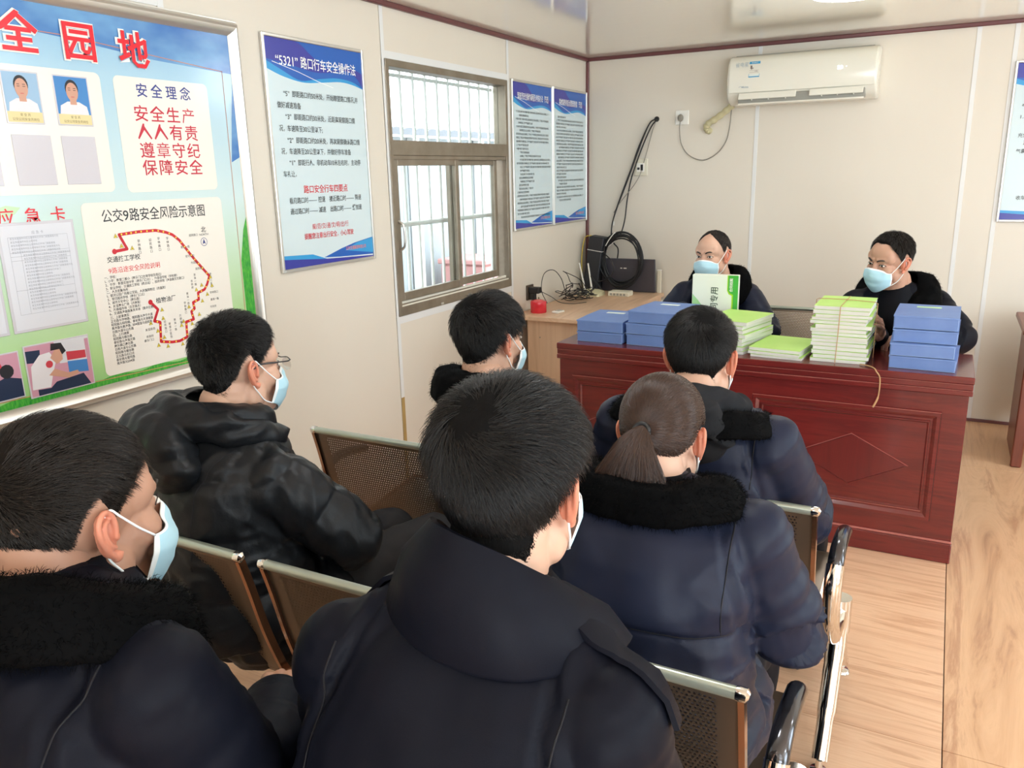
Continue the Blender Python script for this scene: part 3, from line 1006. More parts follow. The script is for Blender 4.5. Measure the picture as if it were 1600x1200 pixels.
for q0, q1 in zip(ra[:-1], ra[1:]):
    q0, q1 = np.array(q0), np.array(q1)
    D = np.linalg.norm(q1 - q0)
    k = max(1, int(D / 0.017))
    if q0[0] == ra[0][0] or q0[0] == ra[1][0] or q1[0] == ra[-1][0] or q1[0] == ra[-2][0]:
        continue
    for j in range(k):
        x = q0 + (q1 - q0) * (j + 0.5) / k
        r_.disc(x[0], x[1], 0.0030, 0.0018, 10, 8)
for u, v in ((-3.828, 1.378), (-3.812, 1.346), (-3.775, 1.336), (-3.478, 1.208), (-3.475, 1.178), (-3.52, 1.185), (-3.50, 1.150), (-3.545, 1.172), (-3.525, 1.130), (-3.585, 1.118), (-3.545, 1.085), (-3.615, 1.072), (-3.58, 1.058), (-3.695, 1.125), (-3.695, 1.096), (-3.745, 1.088), (-3.722, 1.058), (-3.70, 1.032), (-3.726, 1.010), (-3.69, 1.000), (-3.63, 0.996), (-3.625, 1.06)):
    r_.poly([(u - 0.0075, v - 0.0055), (u + 0.0075, v - 0.0055), (u, v + 0.008)], 0.002, 8)
    r_.poly([(u - 0.0058, v - 0.0047), (u + 0.0058, v - 0.0047), (u, v + 0.0062)], 0.0022, 10)
    r_.disc(u, v - 0.001, 0.0018, 0.0024, 8, 6)
aa = np.linspace(0, 2 * PI, 25)
r_.line(np.stack([-3.487 + 0.0135 * np.cos(aa), 1.332 + 0.0135 * np.sin(aa)], 1), 0.0018, 0.0016, 7)
r_.poly([(-3.494, 1.324), (-3.487, 1.343), (-3.480, 1.324), (-3.487, 1.328)], 0.0016, 7)
obj('route_map', r_.mb, B_MATS, board, kind='stuff', label='red bus route line with yellow stops and warning triangles')
# photo pockets
PP = [mat('pocket_clear', fl((208, 206, 214)), 0.12), mat('photo_blue', fl((60, 130, 196)), 0.3), mat('photo_pale_blue', fl((150, 184, 214)), 0.3), mat('photo_skin', fl((206, 156, 134)), 0.5),
      mat('photo_shirt', fl((226, 224, 230)), 0.5), mat('photo_hair', fl((30, 28, 34)), 0.5), mat('photo_strip', fl((226, 212, 160)), 0.5), mat('photo_text', fl((120, 100, 60)), 0.5),
      mat('paper_sheet', fl((216, 218, 226)), 0.4), mat('paper_lines', fl((160, 164, 174)), 0.5), mat('photo_pink', fl((204, 150, 170)), 0.4), mat('photo_navy', fl((28, 44, 74)), 0.4), mat('photo_red', fl((200, 60, 74)), 0.4), mat('photo_cyan', fl((64, 130, 200)), 0.4)]


def pocket(u0, u1, v0, v1):
    q = Print('left', BB)
    mb = MB().bbox(BB + 0.001, BB + 0.0035, u0 - 0.004, u1 + 0.004, v0 - 0.004, v1 + 0.004, 0.001)
    return obj('photo_pocket', mb, PP[0], board), q


for (u0, u1, bgi) in ((-4.102, -4.003, 2), (-3.954, -3.852, 1)):
    o_, q = pocket(u0, u1, 1.707, 1.838)
    w_ = u1 - u0; uc = (u0 + u1) / 2
    q.rect(u0, u1, 1.735, 1.838, 0.0038, bgi)
    q.rect(u0, u1, 1.707, 1.735, 0.0038, 6)
    q.poly([(u0 + 0.006, 1.735), (u1 - 0.006, 1.735), (u1 - 0.010, 1.758), (uc + 0.018, 1.770), (uc - 0.018, 1.770), (u0 + 0.010, 1.758)], 0.0041, 4)
    q.rect(uc - 0.010, uc + 0.010, 1.762, 1.782, 0.0043, 3)
    q.disc(uc, 1.806, 0.0205, 0.0042, 5, 20, 0.025)
    q.disc(uc, 1.797, 0.0185, 0.0045, 3, 20, 0.026)
    for e in (-1, 1):
        q.rect(uc + e * 0.008 - 0.004, uc + e * 0.008 + 0.004, 1.801, 1.8025, 0.0047, 5)
        q.rect(uc + e * 0.008 - 0.004, uc + e * 0.008 + 0.004, 1.8065, 1.808, 0.0047, 5)
    q.rect(uc - 0.005, uc + 0.005, 1.7825, 1.784, 0.0047, 12)
    q.text('安 全 员', uc, 1.724, 0.0085, 0.004, 7)
    q.text('公交公司安全员岗位', uc, 1.712, 0.0085, 0.004, 7)
    obj('badge_photo', q.mb, PP, o_)
for (u0, u1) in ((-4.245, -4.148), (-4.098, -3.993), (-3.954, -3.854)):
    pocket(u0, u1, 1.541, 1.670)
for (u0, u1) in ((-4.44, -4.205), (-4.185, -3.966)):
    o_, q = pocket(u0, u1, 1.136, 1.434)
    q.rect(u0 + 0.004, u1 - 0.004, 1.140, 1.430, 0.0038, 8)
    q.text('应 急 卡', (u0 + u1) / 2, 1.405, 0.010, 0.0041, 9)
    v = 1.392
    rs = random.Random(4)
    while v > 1.185:
        n_ = rs.choice((20, 22, 12, 22, 16))
        q.text('发生突发事件时应立即停车打开车门疏散乘客并及时报告'[:n_], u0 + 0.028 + (0.03 if v < 1.35 else 0), v, 0.0068, 0.0041, 9, align='LEFT', sx=0.95)
        v -= 0.0095
    for vv in (1.398, 1.355, 1.3445, 1.333, 1.25, 1.182):
        q.rect(u0 + 0.022, u1 - 0.022, vv, vv + 0.0007, 0.0042, 9)
    for uu in (u0 + 0.022, u0 + 0.052, u0 + 0.09, u1 - 0.022):
        q.rect(uu, uu + 0.0007, 1.182, 1.398, 0.0042, 9)
    obj('emergency_card', q.mb, PP, o_)
for i, (u0, u1, v0, v1) in enumerate(((-4.40, -4.193, 0.955, 1.082), (-4.171, -3.976, 0.943, 1.090))):
    o_, q = pocket(u0, u1, v0, v1)
    w_, h_ = u1 - u0, v1 - v0
    K = lambda x, y: (u0 + x * w_, v0 + y * h_)
    q.rect(u0, u1, v0, v1, 0.0038, 10)
    if i == 0:
        q.poly([K(0.5, 0), K(1, 0), K(1, 0.4), K(0.8, 0.5), K(0.6, 0.4), K(0.45, 0.2)], 0.0042, 11)
        q.poly([K(0.0, 0), K(0.5, 0), K(0.5, 0.3), K(0.3, 0.42), K(0.0, 0.35)], 0.0042, 4)
        q.disc(*K(0.82, 0.62), 0.02, 0.0044, 5, 12)
        q.disc(*K(0.3, 0.55), 0.018, 0.0044, 5, 12)
        q.disc(*K(0.7, 0.75), 0.014, 0.0043, 12, 12)
    else:
        q.poly([K(0.5, 0.55), K(1, 0.5), K(1, 1), K(0.45, 1)], 0.0040, 8)
        q.poly([K(0, 0.68), K(0.2, 0.65), K(0.22, 0.9), K(0, 0.92)], 0.0041, 11)
        q.poly([K(0.62, 0.32), K(0.96, 0.26), K(0.96, 0.52), K(0.62, 0.56)], 0.0042, 13)
        q.poly([K(0.62, 0.58), K(0.93, 0.56), K(0.93, 0.72), K(0.62, 0.76)], 0.0042, 12)
        q.poly([K(0.1, 0), K(0.95, 0.0), K(0.85, 0.25), K(0.4, 0.2), K(0.3, 0.1), K(0.1, 0.12)], 0.0042, 11)
        q.poly([K(0.02, 0.14), K(0.30, 0.12), K(0.36, 0.36), K(0.44, 0.62), K(0.36, 0.82), K(0.2, 0.80), K(0.05, 0.6)], 0.0044, 4)
        q.poly([K(0.30, 0.36), K(0.6, 0.22), K(0.78, 0.27), K(0.76, 0.34), K(0.6, 0.33), K(0.4, 0.47)], 0.0046, 3)
        q.poly([K(0.36, 0.7), K(0.46, 0.88), K(0.56, 0.82), K(0.55, 0.62), K(0.45, 0.55)], 0.0045, 3)
        q.poly([K(0.38, 0.84), K(0.40, 0.98), K(0.56, 0.96), K(0.62, 0.78), K(0.55, 0.72), K(0.52, 0.84)], 0.0047, 5)
        q.disc(*K(0.33, 0.58), 0.011, 0.0048, 12, 12)
        q.poly([K(0.94, 0.1), K(1, 0.1), K(1, 0.95), K(0.94, 0.95)], 0.0045, 10)
    obj('event_photo', q.mb, PP, o_)
# ------------------------------------------------------------------ air conditioner
ac = thing('air_conditioner', (1.44, -0.01, 1.93), 'white wall-mounted split air conditioner with open louvres above the desk', 'air conditioner')
m_ac = mat('ac_white', fl((232, 231, 220)), 0.16, coat=0.4)
X0, X1 = 1.022, 1.873
prof = [(-0.002, 1.925), (-0.055, 1.912), (-0.105, 1.918), (-0.150, 1.932), (-0.185, 1.955), (-0.203, 1.99), (-0.210, 2.04), (-0.205, 2.10), (-0.190, 2.155), (-0.165, 2.188), (-0.12, 2.203), (-0.002, 2.205)]
rings = []
for x, k in ((X0, 0.965), (X0 + 0.004, 0.99), (X0 + 0.012, 1.0), (X1 - 0.012, 1.0), (X1 - 0.004, 0.99), (X1, 0.965)):
    rings.append([(x, y * k - 0.001, 2.06 + (z - 2.06) * k) for y, z in prof])
obj('ac_housing', MB().loft(rings), m_ac, ac, 40)
fp = []
for x in (X0 + 0.014, X1 - 0.014):
    fp.append([(x, y - 0.004, z) for y, z in [(-0.170, 1.975), (-0.203, 1.985), (-0.2115, 2.04), (-0.207, 2.10), (-0.192, 2.155), (-0.167, 2.188), (-0.12, 2.199)]] + [(x, y + 0.004, z - 0.002) for y, z in [(-0.12, 2.196), (-0.165, 2.184), (-0.188, 2.15), (-0.20, 2.10), (-0.203, 2.04), (-0.198, 1.99), (-0.17, 1.98)]])
obj('front_panel', MB().loft(fp), m_ac, ac, 40)
m_slot = mat('ac_dark_slot', fl((150, 150, 142)), 0.5)
mb = MB()
mb.bbox(1.094, 1.815, -0.207, -0.150, 1.918, 1.972, 0.004)
obj('air_outlet', mb, m_slot, ac)
for x0, x1 in ((1.098, 1.437), (1.512, 1.808)):
    R = Matrix.Rotation(math.radians(-24), 3, 'X')
    o = obj('louvre', MB().bbox(-(x1 - x0) / 2, (x1 - x0) / 2, -0.004, 0.004, -0.020, 0.020, 0.003, R=R, o=((x0 + x1) / 2, -0.2225, 1.960)), m_ac, ac)
    for k in range(3):
        xx = x0 + (x1 - x0) * (k + 0.8) / 3.4
        obj('louvre_hinge', MB().bbox(xx - 0.003, xx + 0.003, -0.222, -0.205, 1.935, 1.962, 0.001), m_ac, o)
obj('louvre_lower_lip', MB().bbox(1.096, 1.813, -0.221, -0.19, 1.911, 1.921, 0.003), m_ac, ac)
obj('top_grille', MB().box(1.05, 1.84, -0.11, -0.02, 2.204, 2.208), m_slot, ac)
A_M = [mat('sticker_blue', fl((70, 160, 205)), 0.4), mat('sticker_pale', fl((222, 232, 228)), 0.4), mat('sticker_text', fl((110, 96, 92)), 0.5), mat('logo_grey', fl((160, 176, 186)), 0.4), mat('digit_white', (0.9, 0.95, 1.0), 0.4, emit=((0.85, 0.95, 1.0), 2.2))]


def on_ac(pr, v):    # panel leans: shift prints onto the curved front
    return pr


st = Print('back', -0.2105 + 0.0)
st.rect(1.152, 1.216, 2.068, 2.160, 0.0, 1)
st.rect(1.152, 1.216, 2.145, 2.160, 0.0004, 0); st.rect(1.152, 1.216, 2.068, 2.074, 0.0004, 0)
st.rect(1.152, 1.154, 2.068, 2.16, 0.0004, 0); st.rect(1.214, 1.216, 2.068, 2.16, 0.0004, 0)
st.rect(1.160, 1.164, 2.118, 2.138, 0.0006, 2); st.rect(1.172, 1.178, 2.118, 2.124, 0.0006, 2)
st.rect(1.156, 1.212, 2.108, 2.109, 0.0006, 2); st.rect(1.156, 1.212, 2.096, 2.097, 0.0006, 2)
st.text('1', 1.168, 2.115, 0.030, 0.0006, 2, bold=0.03)
st.text('能效标识', 1.184, 2.149, 0.009, 0.0008, 1)
st.text('0.56', 1.196, 2.100, 0.008, 0.0006, 2)


def wrap_ac(mb):
    out = MB()
    V, F = mb.arrays()
    V = V.copy()
    ys = np.array([q[0] for q in prof[4:10]]); zs = np.array([q[1] for q in prof[4:10]])
    V[:, 1] = np.interp(V[:, 2], zs, ys) - 0.0085 + (V[:, 1] + 0.2105)
    return (V, F, mb.MI)


obj('energy_sticker', wrap_ac(st.mb), A_M, ac)
lg = Print('back', -0.2105)
lg.text('省电星', 1.108, 2.134, 0.030, 0.0003, 3, sx=0.9)
lg.text('Midea', 1.135, 2.010, 0.015, 0.0003, 3, bold=0.02)
lg.line([(1.096, 2.014), (1.106, 2.020), (1.116, 2.014)], 0.002, 0.0003, 3)
obj('logo', wrap_ac(lg.mb), A_M, ac, kind='stuff')
dg = Print('back', -0.2105)
dg.text('30', 1.672, 2.080, 0.026, 0.0003, 4, bold=0.02)
dg.disc(1.706, 2.092, 0.0022, 0.0003, 4, 8)
obj('temperature_display', wrap_ac(dg.mb), A_M, ac)
m_wrap = mat('pipe_wrap', fl((196, 188, 150)), 0.6, bump=((40, 40, 60), 0.4, 0.003))
pp = spline([(1.03, -0.07, 1.925), (0.985, -0.062, 1.890), (0.925, -0.05, 1.850), (0.875, -0.045, 1.822), (0.858, -0.036, 1.800), (0.862, -0.02, 1.782), (0.870, 0.004, 1.776)], 8)
rr = 0.020 + 0.0022 * np.sin(np.arange(len(pp)) * 1.1)
obj('insulated_pipe', MB().tube(pp, rr, 14), m_wrap, ac, True, label='pale wrapped pipe running from the unit into the wall')

so = thing('power_socket', (0.69, 0.0, 1.86), 'square white wall socket with the air conditioner plug in it', 'socket')
obj('socket_plate', MB().bbox(0.640, 0.732, -0.012, 0, 1.822, 1.916, 0.004), m_white, so)
pl = thing('power_cable', (0.68, -0.02, 1.86), 'grey looped power cable hanging from the square socket to the air conditioner', 'cable')
obj('plug', MB().ellipsoid((0.682, -0.030, 1.866), (0.019, 0.018, 0.024)), m_grey, pl, True)
obj('cord', MB().tube(spline([(0.682, -0.035, 1.846), (0.678, -0.03, 1.79), (0.690, -0.02, 1.70), (0.745, -0.015, 1.625), (0.84, -0.012, 1.593), (0.93, -0.012, 1.635), (0.985, -0.015, 1.71), (1.008, -0.03, 1.80), (1.02, -0.05, 1.90), (1.03, -0.055, 1.93)], 8), 0.0035, 8), m_grey, pl, True)

# hole in the wall with network cables, coil, outlet
hole = thing('cable_bundle', (0.51, -0.01, 1.86), 'black cables dropping from a wall hole to the coil in the corner', 'cable')
obj('wall_hole_grommet', MB().lathe([(0.013, -0.004), (0.017, 0.0), (0.018, 0.006)], (0.51, -0.006, 1.868), 16, axis='y'), m_black, hole, True)
c1 = [(0.51, -0.012, 1.868), (0.47, -0.03, 1.84), (0.40, -0.03, 1.70), (0.335, -0.025, 1.53), (0.26, -0.025, 1.34), (0.215, -0.03, 1.20), (0.205, -0.04, 1.10), (0.21, -0.05, 1.03)]
c2 = [(0.512, -0.010, 1.862), (0.475, -0.025, 1.81), (0.41, -0.02, 1.67), (0.345, -0.02, 1.49), (0.315, -0.02, 1.34), (0.30, -0.025, 1.2), (0.275, -0.04, 1.10), (0.245, -0.06, 1.07)]
c3 = [(0.508, -0.011, 1.872), (0.46, -0.02, 1.83), (0.385, -0.025, 1.65), (0.315, -0.02, 1.47), (0.235, -0.02, 1.27), (0.205, -0.03, 1.15), (0.225, -0.05, 1.05), (0.27, -0.07, 1.0), (0.26, -0.07, 0.9)]
for c in (c1, c2, c3):
    obj('black_cable', MB().tube(spline(c, 8), 0.0045, 8), m_blackrub, hole, True)
obj('grey_cable', MB().tube(spline([(0.512, -0.01, 1.866), (0.49, -0.02, 1.80), (0.45, -0.015, 1.66), (0.42, -0.015, 1.56), (0.405, -0.03, 1.50), (0.36, -0.03, 1.43), (0.27, -0.02, 1.33), (0.215, -0.02, 1.25)], 8), 0.0028, 8), m_grey, hole, True)
obj('cable_clip', MB().bbox(0.20, 0.214, -0.012, -0.001, 1.16, 1.19, 0.003), m_white, hole)

wo = thing('wall_outlet', (0.405, 0, 1.55), 'white wall outlet with small grey module behind the hanging cables', 'socket')
obj('outlet_frame', MB().bbox(0.362, 0.455, -0.010, 0, 1.50, 1.615, 0.004), m_ivory, wo)
obj('outlet_module', MB().bbox(0.378, 0.432, -0.020, -0.01, 1.525, 1.585, 0.003), m_white, wo)
obj('outlet_port', MB().bbox(0.408, 0.426, -0.022, -0.0195, 1.535, 1.575, 0.001).bbox(0.384, 0.402, -0.0215, -0.0195, 1.54, 1.556, 0.001), m_black, wo)

coil = thing('cable_coil', (0.30, -0.09, 0.74), 'thick coil of black cable hanging in the corner above the wooden table', 'cable')
rc = random.Random(5)
for k in range(9):
    aa = np.linspace(0, 2 * PI, 40)
    rx, rz = 0.155 + rc.uniform(-0.026, 0.008), 0.185 + rc.uniform(-0.03, 0.008)
    cx, cz = 0.315 + rc.uniform(-0.012, 0.006), 0.925 + rc.uniform(-0.01, 0.012)
    y0 = -0.085 - rc.uniform(0, 0.04)
    ph = rc.uniform(0, 6)
    pts = np.stack([cx + rx * np.cos(aa), y0 + 0.010 * np.sin(2 * aa + ph), cz + rz * np.sin(aa)], 1)
    obj('cable_loop', MB().tube(pts, 0.0052, 8, cap=False), m_blackrub, coil, True)
obj('cable_tie', MB().tube(spline([(0.20, -0.13, 1.03), (0.235, -0.14, 1.08), (0.27, -0.13, 1.12), (0.28, -0.07, 1.10), (0.235, -0.06, 1.05), (0.20, -0.08, 1.02), (0.20, -0.13, 1.03)], 6), 0.003, 8), m_white, coil, True)
obj('loose_cable_end', MB().tube(spline([(0.19, -0.13, 1.05), (0.20, -0.15, 0.98), (0.25, -0.15, 0.93), (0.27, -0.15, 0.86), (0.22, -0.15, 0.80), (0.15, -0.15, 0.77), (0.12, -0.16, 0.72)], 8), 0.004, 8), m_blackrub, coil, True)

# ------------------------------------------------------------------ side table in the corner
m_pine = wood('table_laminate', [fl((196, 158, 128)), fl((222, 188, 158)), fl((208, 172, 140)), fl((232, 202, 174))], (9, 0.9, 9), 0.42, bump=0.06, distort=0.8)
m_pine_v = wood('table_laminate_vertical', [fl((200, 166, 136)), fl((224, 194, 164)), fl((210, 178, 148)), fl((234, 208, 182))], (9, 9, 0.7), 0.45, bump=0.06, distort=0.6)
TZ = 0.70
tab = thing('side_table', (0.28, -0.62, 0), 'pale wood-grain laminate table in the left back corner', 'table')
obj('tabletop', MB().bbox(0.024, 0.60, -1.215, -0.026, TZ - 0.026, TZ, 0.002), m_pine, tab)
obj('front_panel', MB().bbox(0.10, 0.585, -1.165, -1.147, 0.0, TZ - 0.026, 0.001), m_pine_v, tab)
obj('back_panel', MB().bbox(0.10, 0.585, -0.06, -0.042, 0.0, TZ - 0.026, 0.001), m_pine_v, tab)
obj('side_panel', MB().bbox(0.10, 0.118, -1.147, -0.06, 0.12, TZ - 0.026, 0.001), m_pine_v, tab)
obj('side_panel', MB().bbox(0.567, 0.585, -1.147, -0.06, 0.12, TZ - 0.026, 0.001), m_pine_v, tab)
obj('screw_cap', MB().lathe([(0.004, -0.002), (0.004, 0.0)], (0.185, -1.1665, 0.565), 10, axis='y'), m_grey, tab)

can = thing('red_canister', (0.125, -1.06, TZ), 'small red metal canister on the front corner of the wooden table', 'canister')
m_redc = mat('red_enamel', fl((214, 34, 52)), 0.25, coat=0.5)
obj('canister_body', MB().lathe([(0.0485, 0.0), (0.050, 0.004), (0.050, 0.066), (0.0485, 0.070), (0.046, 0.073), (0.018, 0.080), (0.014, 0.081)], (0.125, -1.06, TZ), 36), m_redc, can, True)
obj('canister_valve', MB().lathe([(0.008, 0.078), (0.008, 0.094), (0.005, 0.096)], (0.125, -1.06, TZ), 14), m_chrome, can, True)
so2 = thing('black_wall_socket', (0.0, -0.93, 0.80), 'black wall socket with a black adapter plugged in, above the red canister', 'socket')
obj('socket_plate', MB().bbox(0.0, 0.012, -0.985, -0.895, 0.755, 0.85, 0.003), mat('bronze_plate', fl((70, 58, 46)), 0.4), so2)
obj('adapter', MB().bbox(0.012, 0.085, -0.975, -0.925, 0.800, 0.838, 0.004).bbox(0.014, 0.05, -0.965, -0.93, 0.758, 0.802, 0.004), m_black, so2)
obj('adapter_lead', MB().tube(spline([(0.083, -0.95, 0.815), (0.13, -0.88, 0.77), (0.15, -0.80, 0.725), (0.20, -0.72, TZ + 0.006), (0.26, -0.62, TZ + 0.004)], 8), 0.002, 6), m_blackrub, so2, True)

rem = thing('small_remote', (0.245, -1.03, TZ), 'small white remote control lying by the red canister', 'remote control')
Rm = Matrix.Rotation(math.radians(-12), 3, 'Z')
obj('remote_body', MB().bbox(-0.024, 0.024, -0.036, 0.036, 0.0, 0.012, 0.003, R=Rm, o=(0.245, -1.03, TZ)), m_white, rem)
obj('remote_screen', MB().bbox(-0.017, 0.017, 0.006, 0.028, 0.012, 0.0128, 0.0003, R=Rm, o=(0.245, -1.03, TZ)), mat('lcd_grey', fl((150, 158, 152)), 0.3), rem)
for k in range(4):
    obj('remote_button', MB().bbox(-0.017 + k * 0.009, -0.011 + k * 0.009, -0.014, -0.006, 0.012, 0.0135, 0.0004, R=Rm, o=(0.245, -1.03, TZ)), m_grey, rem)

tang = thing('cable_tangle', (0.16, -0.62, TZ), 'tangle of thin black cables by the left wall on the wooden table', 'cable')
rc = random.Random(8)
for k in range(11):
    cx, cy = 0.17 + rc.uniform(-0.04, 0.05), -0.56 + rc.uniform(-0.12, 0.10)
    pts = []
    ph = rc.uniform(0, 6.28)
    R1 = rc.uniform(0.05, 0.095)
    tilt = rc.uniform(0.15, 0.75) if k < 8 else rc.uniform(0.9, 1.1)
    n = 18
    lo = 0.004 + 0.004 * k
    for i in range(n):
        a = ph + i / n * 2 * PI * rc.choice((0.9, 1.0, 1.15))
        r_c = R1 * (1 + 0.25 * math.sin(2.3 * a + k))
        zz = (math.sin(a + k) * 0.5 + 0.5) * tilt * R1 * 1.7
        pts.append((max(0.016, cx + r_c * math.cos(a)), cy + r_c * math.sin(a), TZ + lo + zz))
    obj('cable_loop', MB().tube(spline(pts, 5), 0.0026, 6), m_blackrub, tang, True)
obj('cable_loop', MB().tube(spline([(0.05, -0.78, TZ + 0.01), (0.03, -0.82, TZ + 0.10), (0.03, -0.78, TZ + 0.20), (0.05, -0.68, TZ + 0.215), (0.07, -0.60, TZ + 0.15), (0.09, -0.56, TZ + 0.05), (0.14, -0.5, TZ + 0.01)], 8), 0.0026, 6), m_blackrub, tang, True)

rou = thing('wifi_router', (0.13, -0.28, TZ), 'cream wireless router with upright antennas beside the cable tangle', 'router')
m_cream = mat('cream_plastic', fl((214, 210, 176)), 0.4)
rg = []
for y, hh, w in ((-0.36, 0.012, 0.075), (-0.345, 0.024, 0.085), (-0.29, 0.034, 0.088), (-0.235, 0.036, 0.085), (-0.215, 0.022, 0.078)):
    rg.append([(0.155 - w, y, TZ), (0.155 - w * 0.93, y, TZ + hh * 0.7), (0.155 - w * 0.4, y, TZ + hh), (0.155 + w * 0.4, y, TZ + hh), (0.155 + w * 0.93, y, TZ + hh * 0.7), (0.155 + w, y, TZ)])
obj('router_body', MB().loft(rg), m_cream, rou, 30)
for (x, dx) in ((0.078, -0.05), (0.13, -0.035), (0.205, -0.1)):
    mb = MB().tube([(x, -0.212, TZ + 0.015), (x + dx * 0.2, -0.205, TZ + 0.05), (x + dx, -0.20, TZ + (0.21 if dx > -0.06 else 0.13))], [0.007, 0.007, 0.005], 10)
    obj('antenna', mb, m_white if dx > -0.06 else m_black, rou, True)
sw = thing('network_switch', (0.36, -0.24, TZ), 'small white network box to the right of the router', 'network box')
obj('switch_body', MB().bbox(0.285, 0.435, -0.30, -0.205, TZ, TZ + 0.034, 0.004), m_ivory, sw)
for k in range(5):
    obj('network_port', MB().bbox(0.300 + k * 0.024, 0.316 + k * 0.024, -0.3015, -0.298, TZ + 0.008, TZ + 0.022, 0.0005), m_slot, sw)
lp = thing('dark_display_panel', (0.35, -0.06, TZ), 'dark grey flat panel leaning on the back wall behind the network box', 'panel')
Rx = Matrix.Rotation(math.radians(6), 3, 'X')
obj('panel_body', MB().bbox(-0.20, 0.20, -0.009, 0.009, 0, 0.235, 0.004, R=Rx, o=(0.345, -0.048, TZ + 0.002)), mat('slate_plastic', fl((72, 70, 78)), 0.35), lp)
obj('indicator', MB().bbox(-0.055, -0.04, -0.011, -0.009, 0.165, 0.172, 0.0005, R=Rx, o=(0.345, -0.048, TZ + 0.002)).bbox(-0.03, -0.008, -0.011, -0.009, 0.165, 0.172, 0.0005, R=Rx, o=(0.345, -0.048, TZ + 0.002)), m_white, lp)
bx_ = thing('black_equipment_box', (0.11, -0.08, TZ), 'upright black equipment box in the room corner beside the cable coil', 'box')
Rz_ = Matrix.Rotation(math.radians(8), 3, 'Y')
obj('box_body', MB().bbox(-0.055, 0.055, -0.055, 0.045, 0, 0.385, 0.006, R=Rz_, o=(0.082, -0.09, TZ + 0.009)), mat('matte_black_box', fl((38, 40, 46)), 0.5), bx_)
obj('box_strap', MB().bbox(-0.057, 0.057, -0.0565, 0.0455, 0.285, 0.289, 0.0005, R=Rz_, o=(0.082, -0.09, TZ + 0.009)), m_white, bx_)
obj('yellow_lead', MB().tube(spline([(0.10, -0.15, 1.10), (0.05, -0.15, 1.08), (0.026, -0.15, 0.95), (0.03, -0.15, 0.80), (0.05, -0.16, TZ + 0.008)], 6), 0.003, 6), mat('yellow_cable', fl((200, 176, 50)), 0.5), bx_, True)
tp = thing('pale_tube', (0.60, -0.02, 0.70), 'short pale plastic duct standing right of the dark panel', 'duct')
obj('duct', MB().bbox(0.552, 0.580, -0.045, -0.027, TZ, TZ + 0.155, 0.003), m_ivory, tp)
obj('duct_cap', MB().bbox(0.550, 0.582, -0.047, -0.0265, TZ + 0.155, TZ + 0.162, 0.002), m_white, tp)

# ------------------------------------------------------------------ mahogany desk
m_mah = wood('mahogany', [fl((74, 20, 22)), fl((106, 32, 31)), fl((90, 26, 27)), fl((118, 40, 36))], (1.4, 20, 20), 0.26, coat=0.35, bump=0.05, distort=0.5)
m_mah_d = wood('mahogany_inlay', [fl((78, 20, 22)), fl((98, 28, 28)), fl((86, 24, 25))], (16, 16, 1.4), 0.3, coat=0.3, bump=0.05, distort=0.5)
m_mah_l = wood('mahogany_light_edge', [fl((150, 80, 74)), fl((170, 104, 96))], (1.4, 20, 20), 0.3)
DX0, DX1, DY0, DY1, DZ = 0.747, 2.462, -2.135, -1.705, 0.765
desk = thing('reception_desk', ((DX0 + DX1) / 2, -1.92, 0), 'glossy mahogany desk with moulded panels and diamond inlays', 'desk')
obj('desktop', MB().bbox(DX0, DX1, DY0, DY1, DZ - 0.028, DZ, 0.003), m_mah, desk)
e = MB()
e.bbox(DX0 + 0.002, DX1 - 0.002, DY0 + 0.003, DY0 + 0.03, DZ - 0.052, DZ - 0.028, 0.002)
e.bbox(DX0 + 0.001, DX1 - 0.001, DY0 - 0.001, DY0 + 0.03, DZ - 0.074, DZ - 0.054, 0.003)
for xa, xb in ((DX0, DX0 + 0.03), (DX1 - 0.03, DX1)):
    e.bbox(xa + 0.002, xb - 0.002, DY0 + 0.03, DY1, DZ - 0.072, DZ - 0.028, 0.002)
obj('top_moulding', e, m_mah, desk)
obj('edge_line', MB().box(DX0 + 0.003, DX1 - 0.003, DY0 + 0.0005, DY0 + 0.004, DZ - 0.0545, DZ - 0.0525).box(DX0 + 0.003, DX1 - 0.003, DY0 - 0.0005, DY0 + 0.002, DZ - 0.030, DZ - 0.0285), m_mah_l, desk)
FY = DY0 + 0.012
obj('front_board', MB().bbox(DX0 + 0.012, DX1 - 0.012, FY, FY + 0.018, 0.084, DZ - 0.072, 0.001), m_mah, desk)
obj('side_board', MB().bbox(DX0 + 0.012, DX0 + 0.030, FY + 0.018, DY1 - 0.01, 0.0, DZ - 0.028, 0.001), m_mah, desk)
obj('side_board', MB().bbox(DX1 - 0.030, DX1 - 0.012, FY + 0.018, DY1 - 0.01, 0.0, DZ - 0.028, 0.001), m_mah, desk)
obj('plinth', MB().bbox(DX0 + 0.008, DX1 - 0.008, FY - 0.010, FY + 0.018, 0.0, 0.084, 0.004), m_mah, desk)
obj('plinth_line', MB().bbox(DX0 + 0.009, DX1 - 0.009, FY - 0.007, FY + 0.002, 0.084, 0.094, 0.003), m_mah_l, desk)
obj('shelf', MB().bbox(DX0 + 0.03, DX1 - 0.03, FY + 0.03, DY1 - 0.05, 0.50, 0.518, 0.001), m_mah, desk)


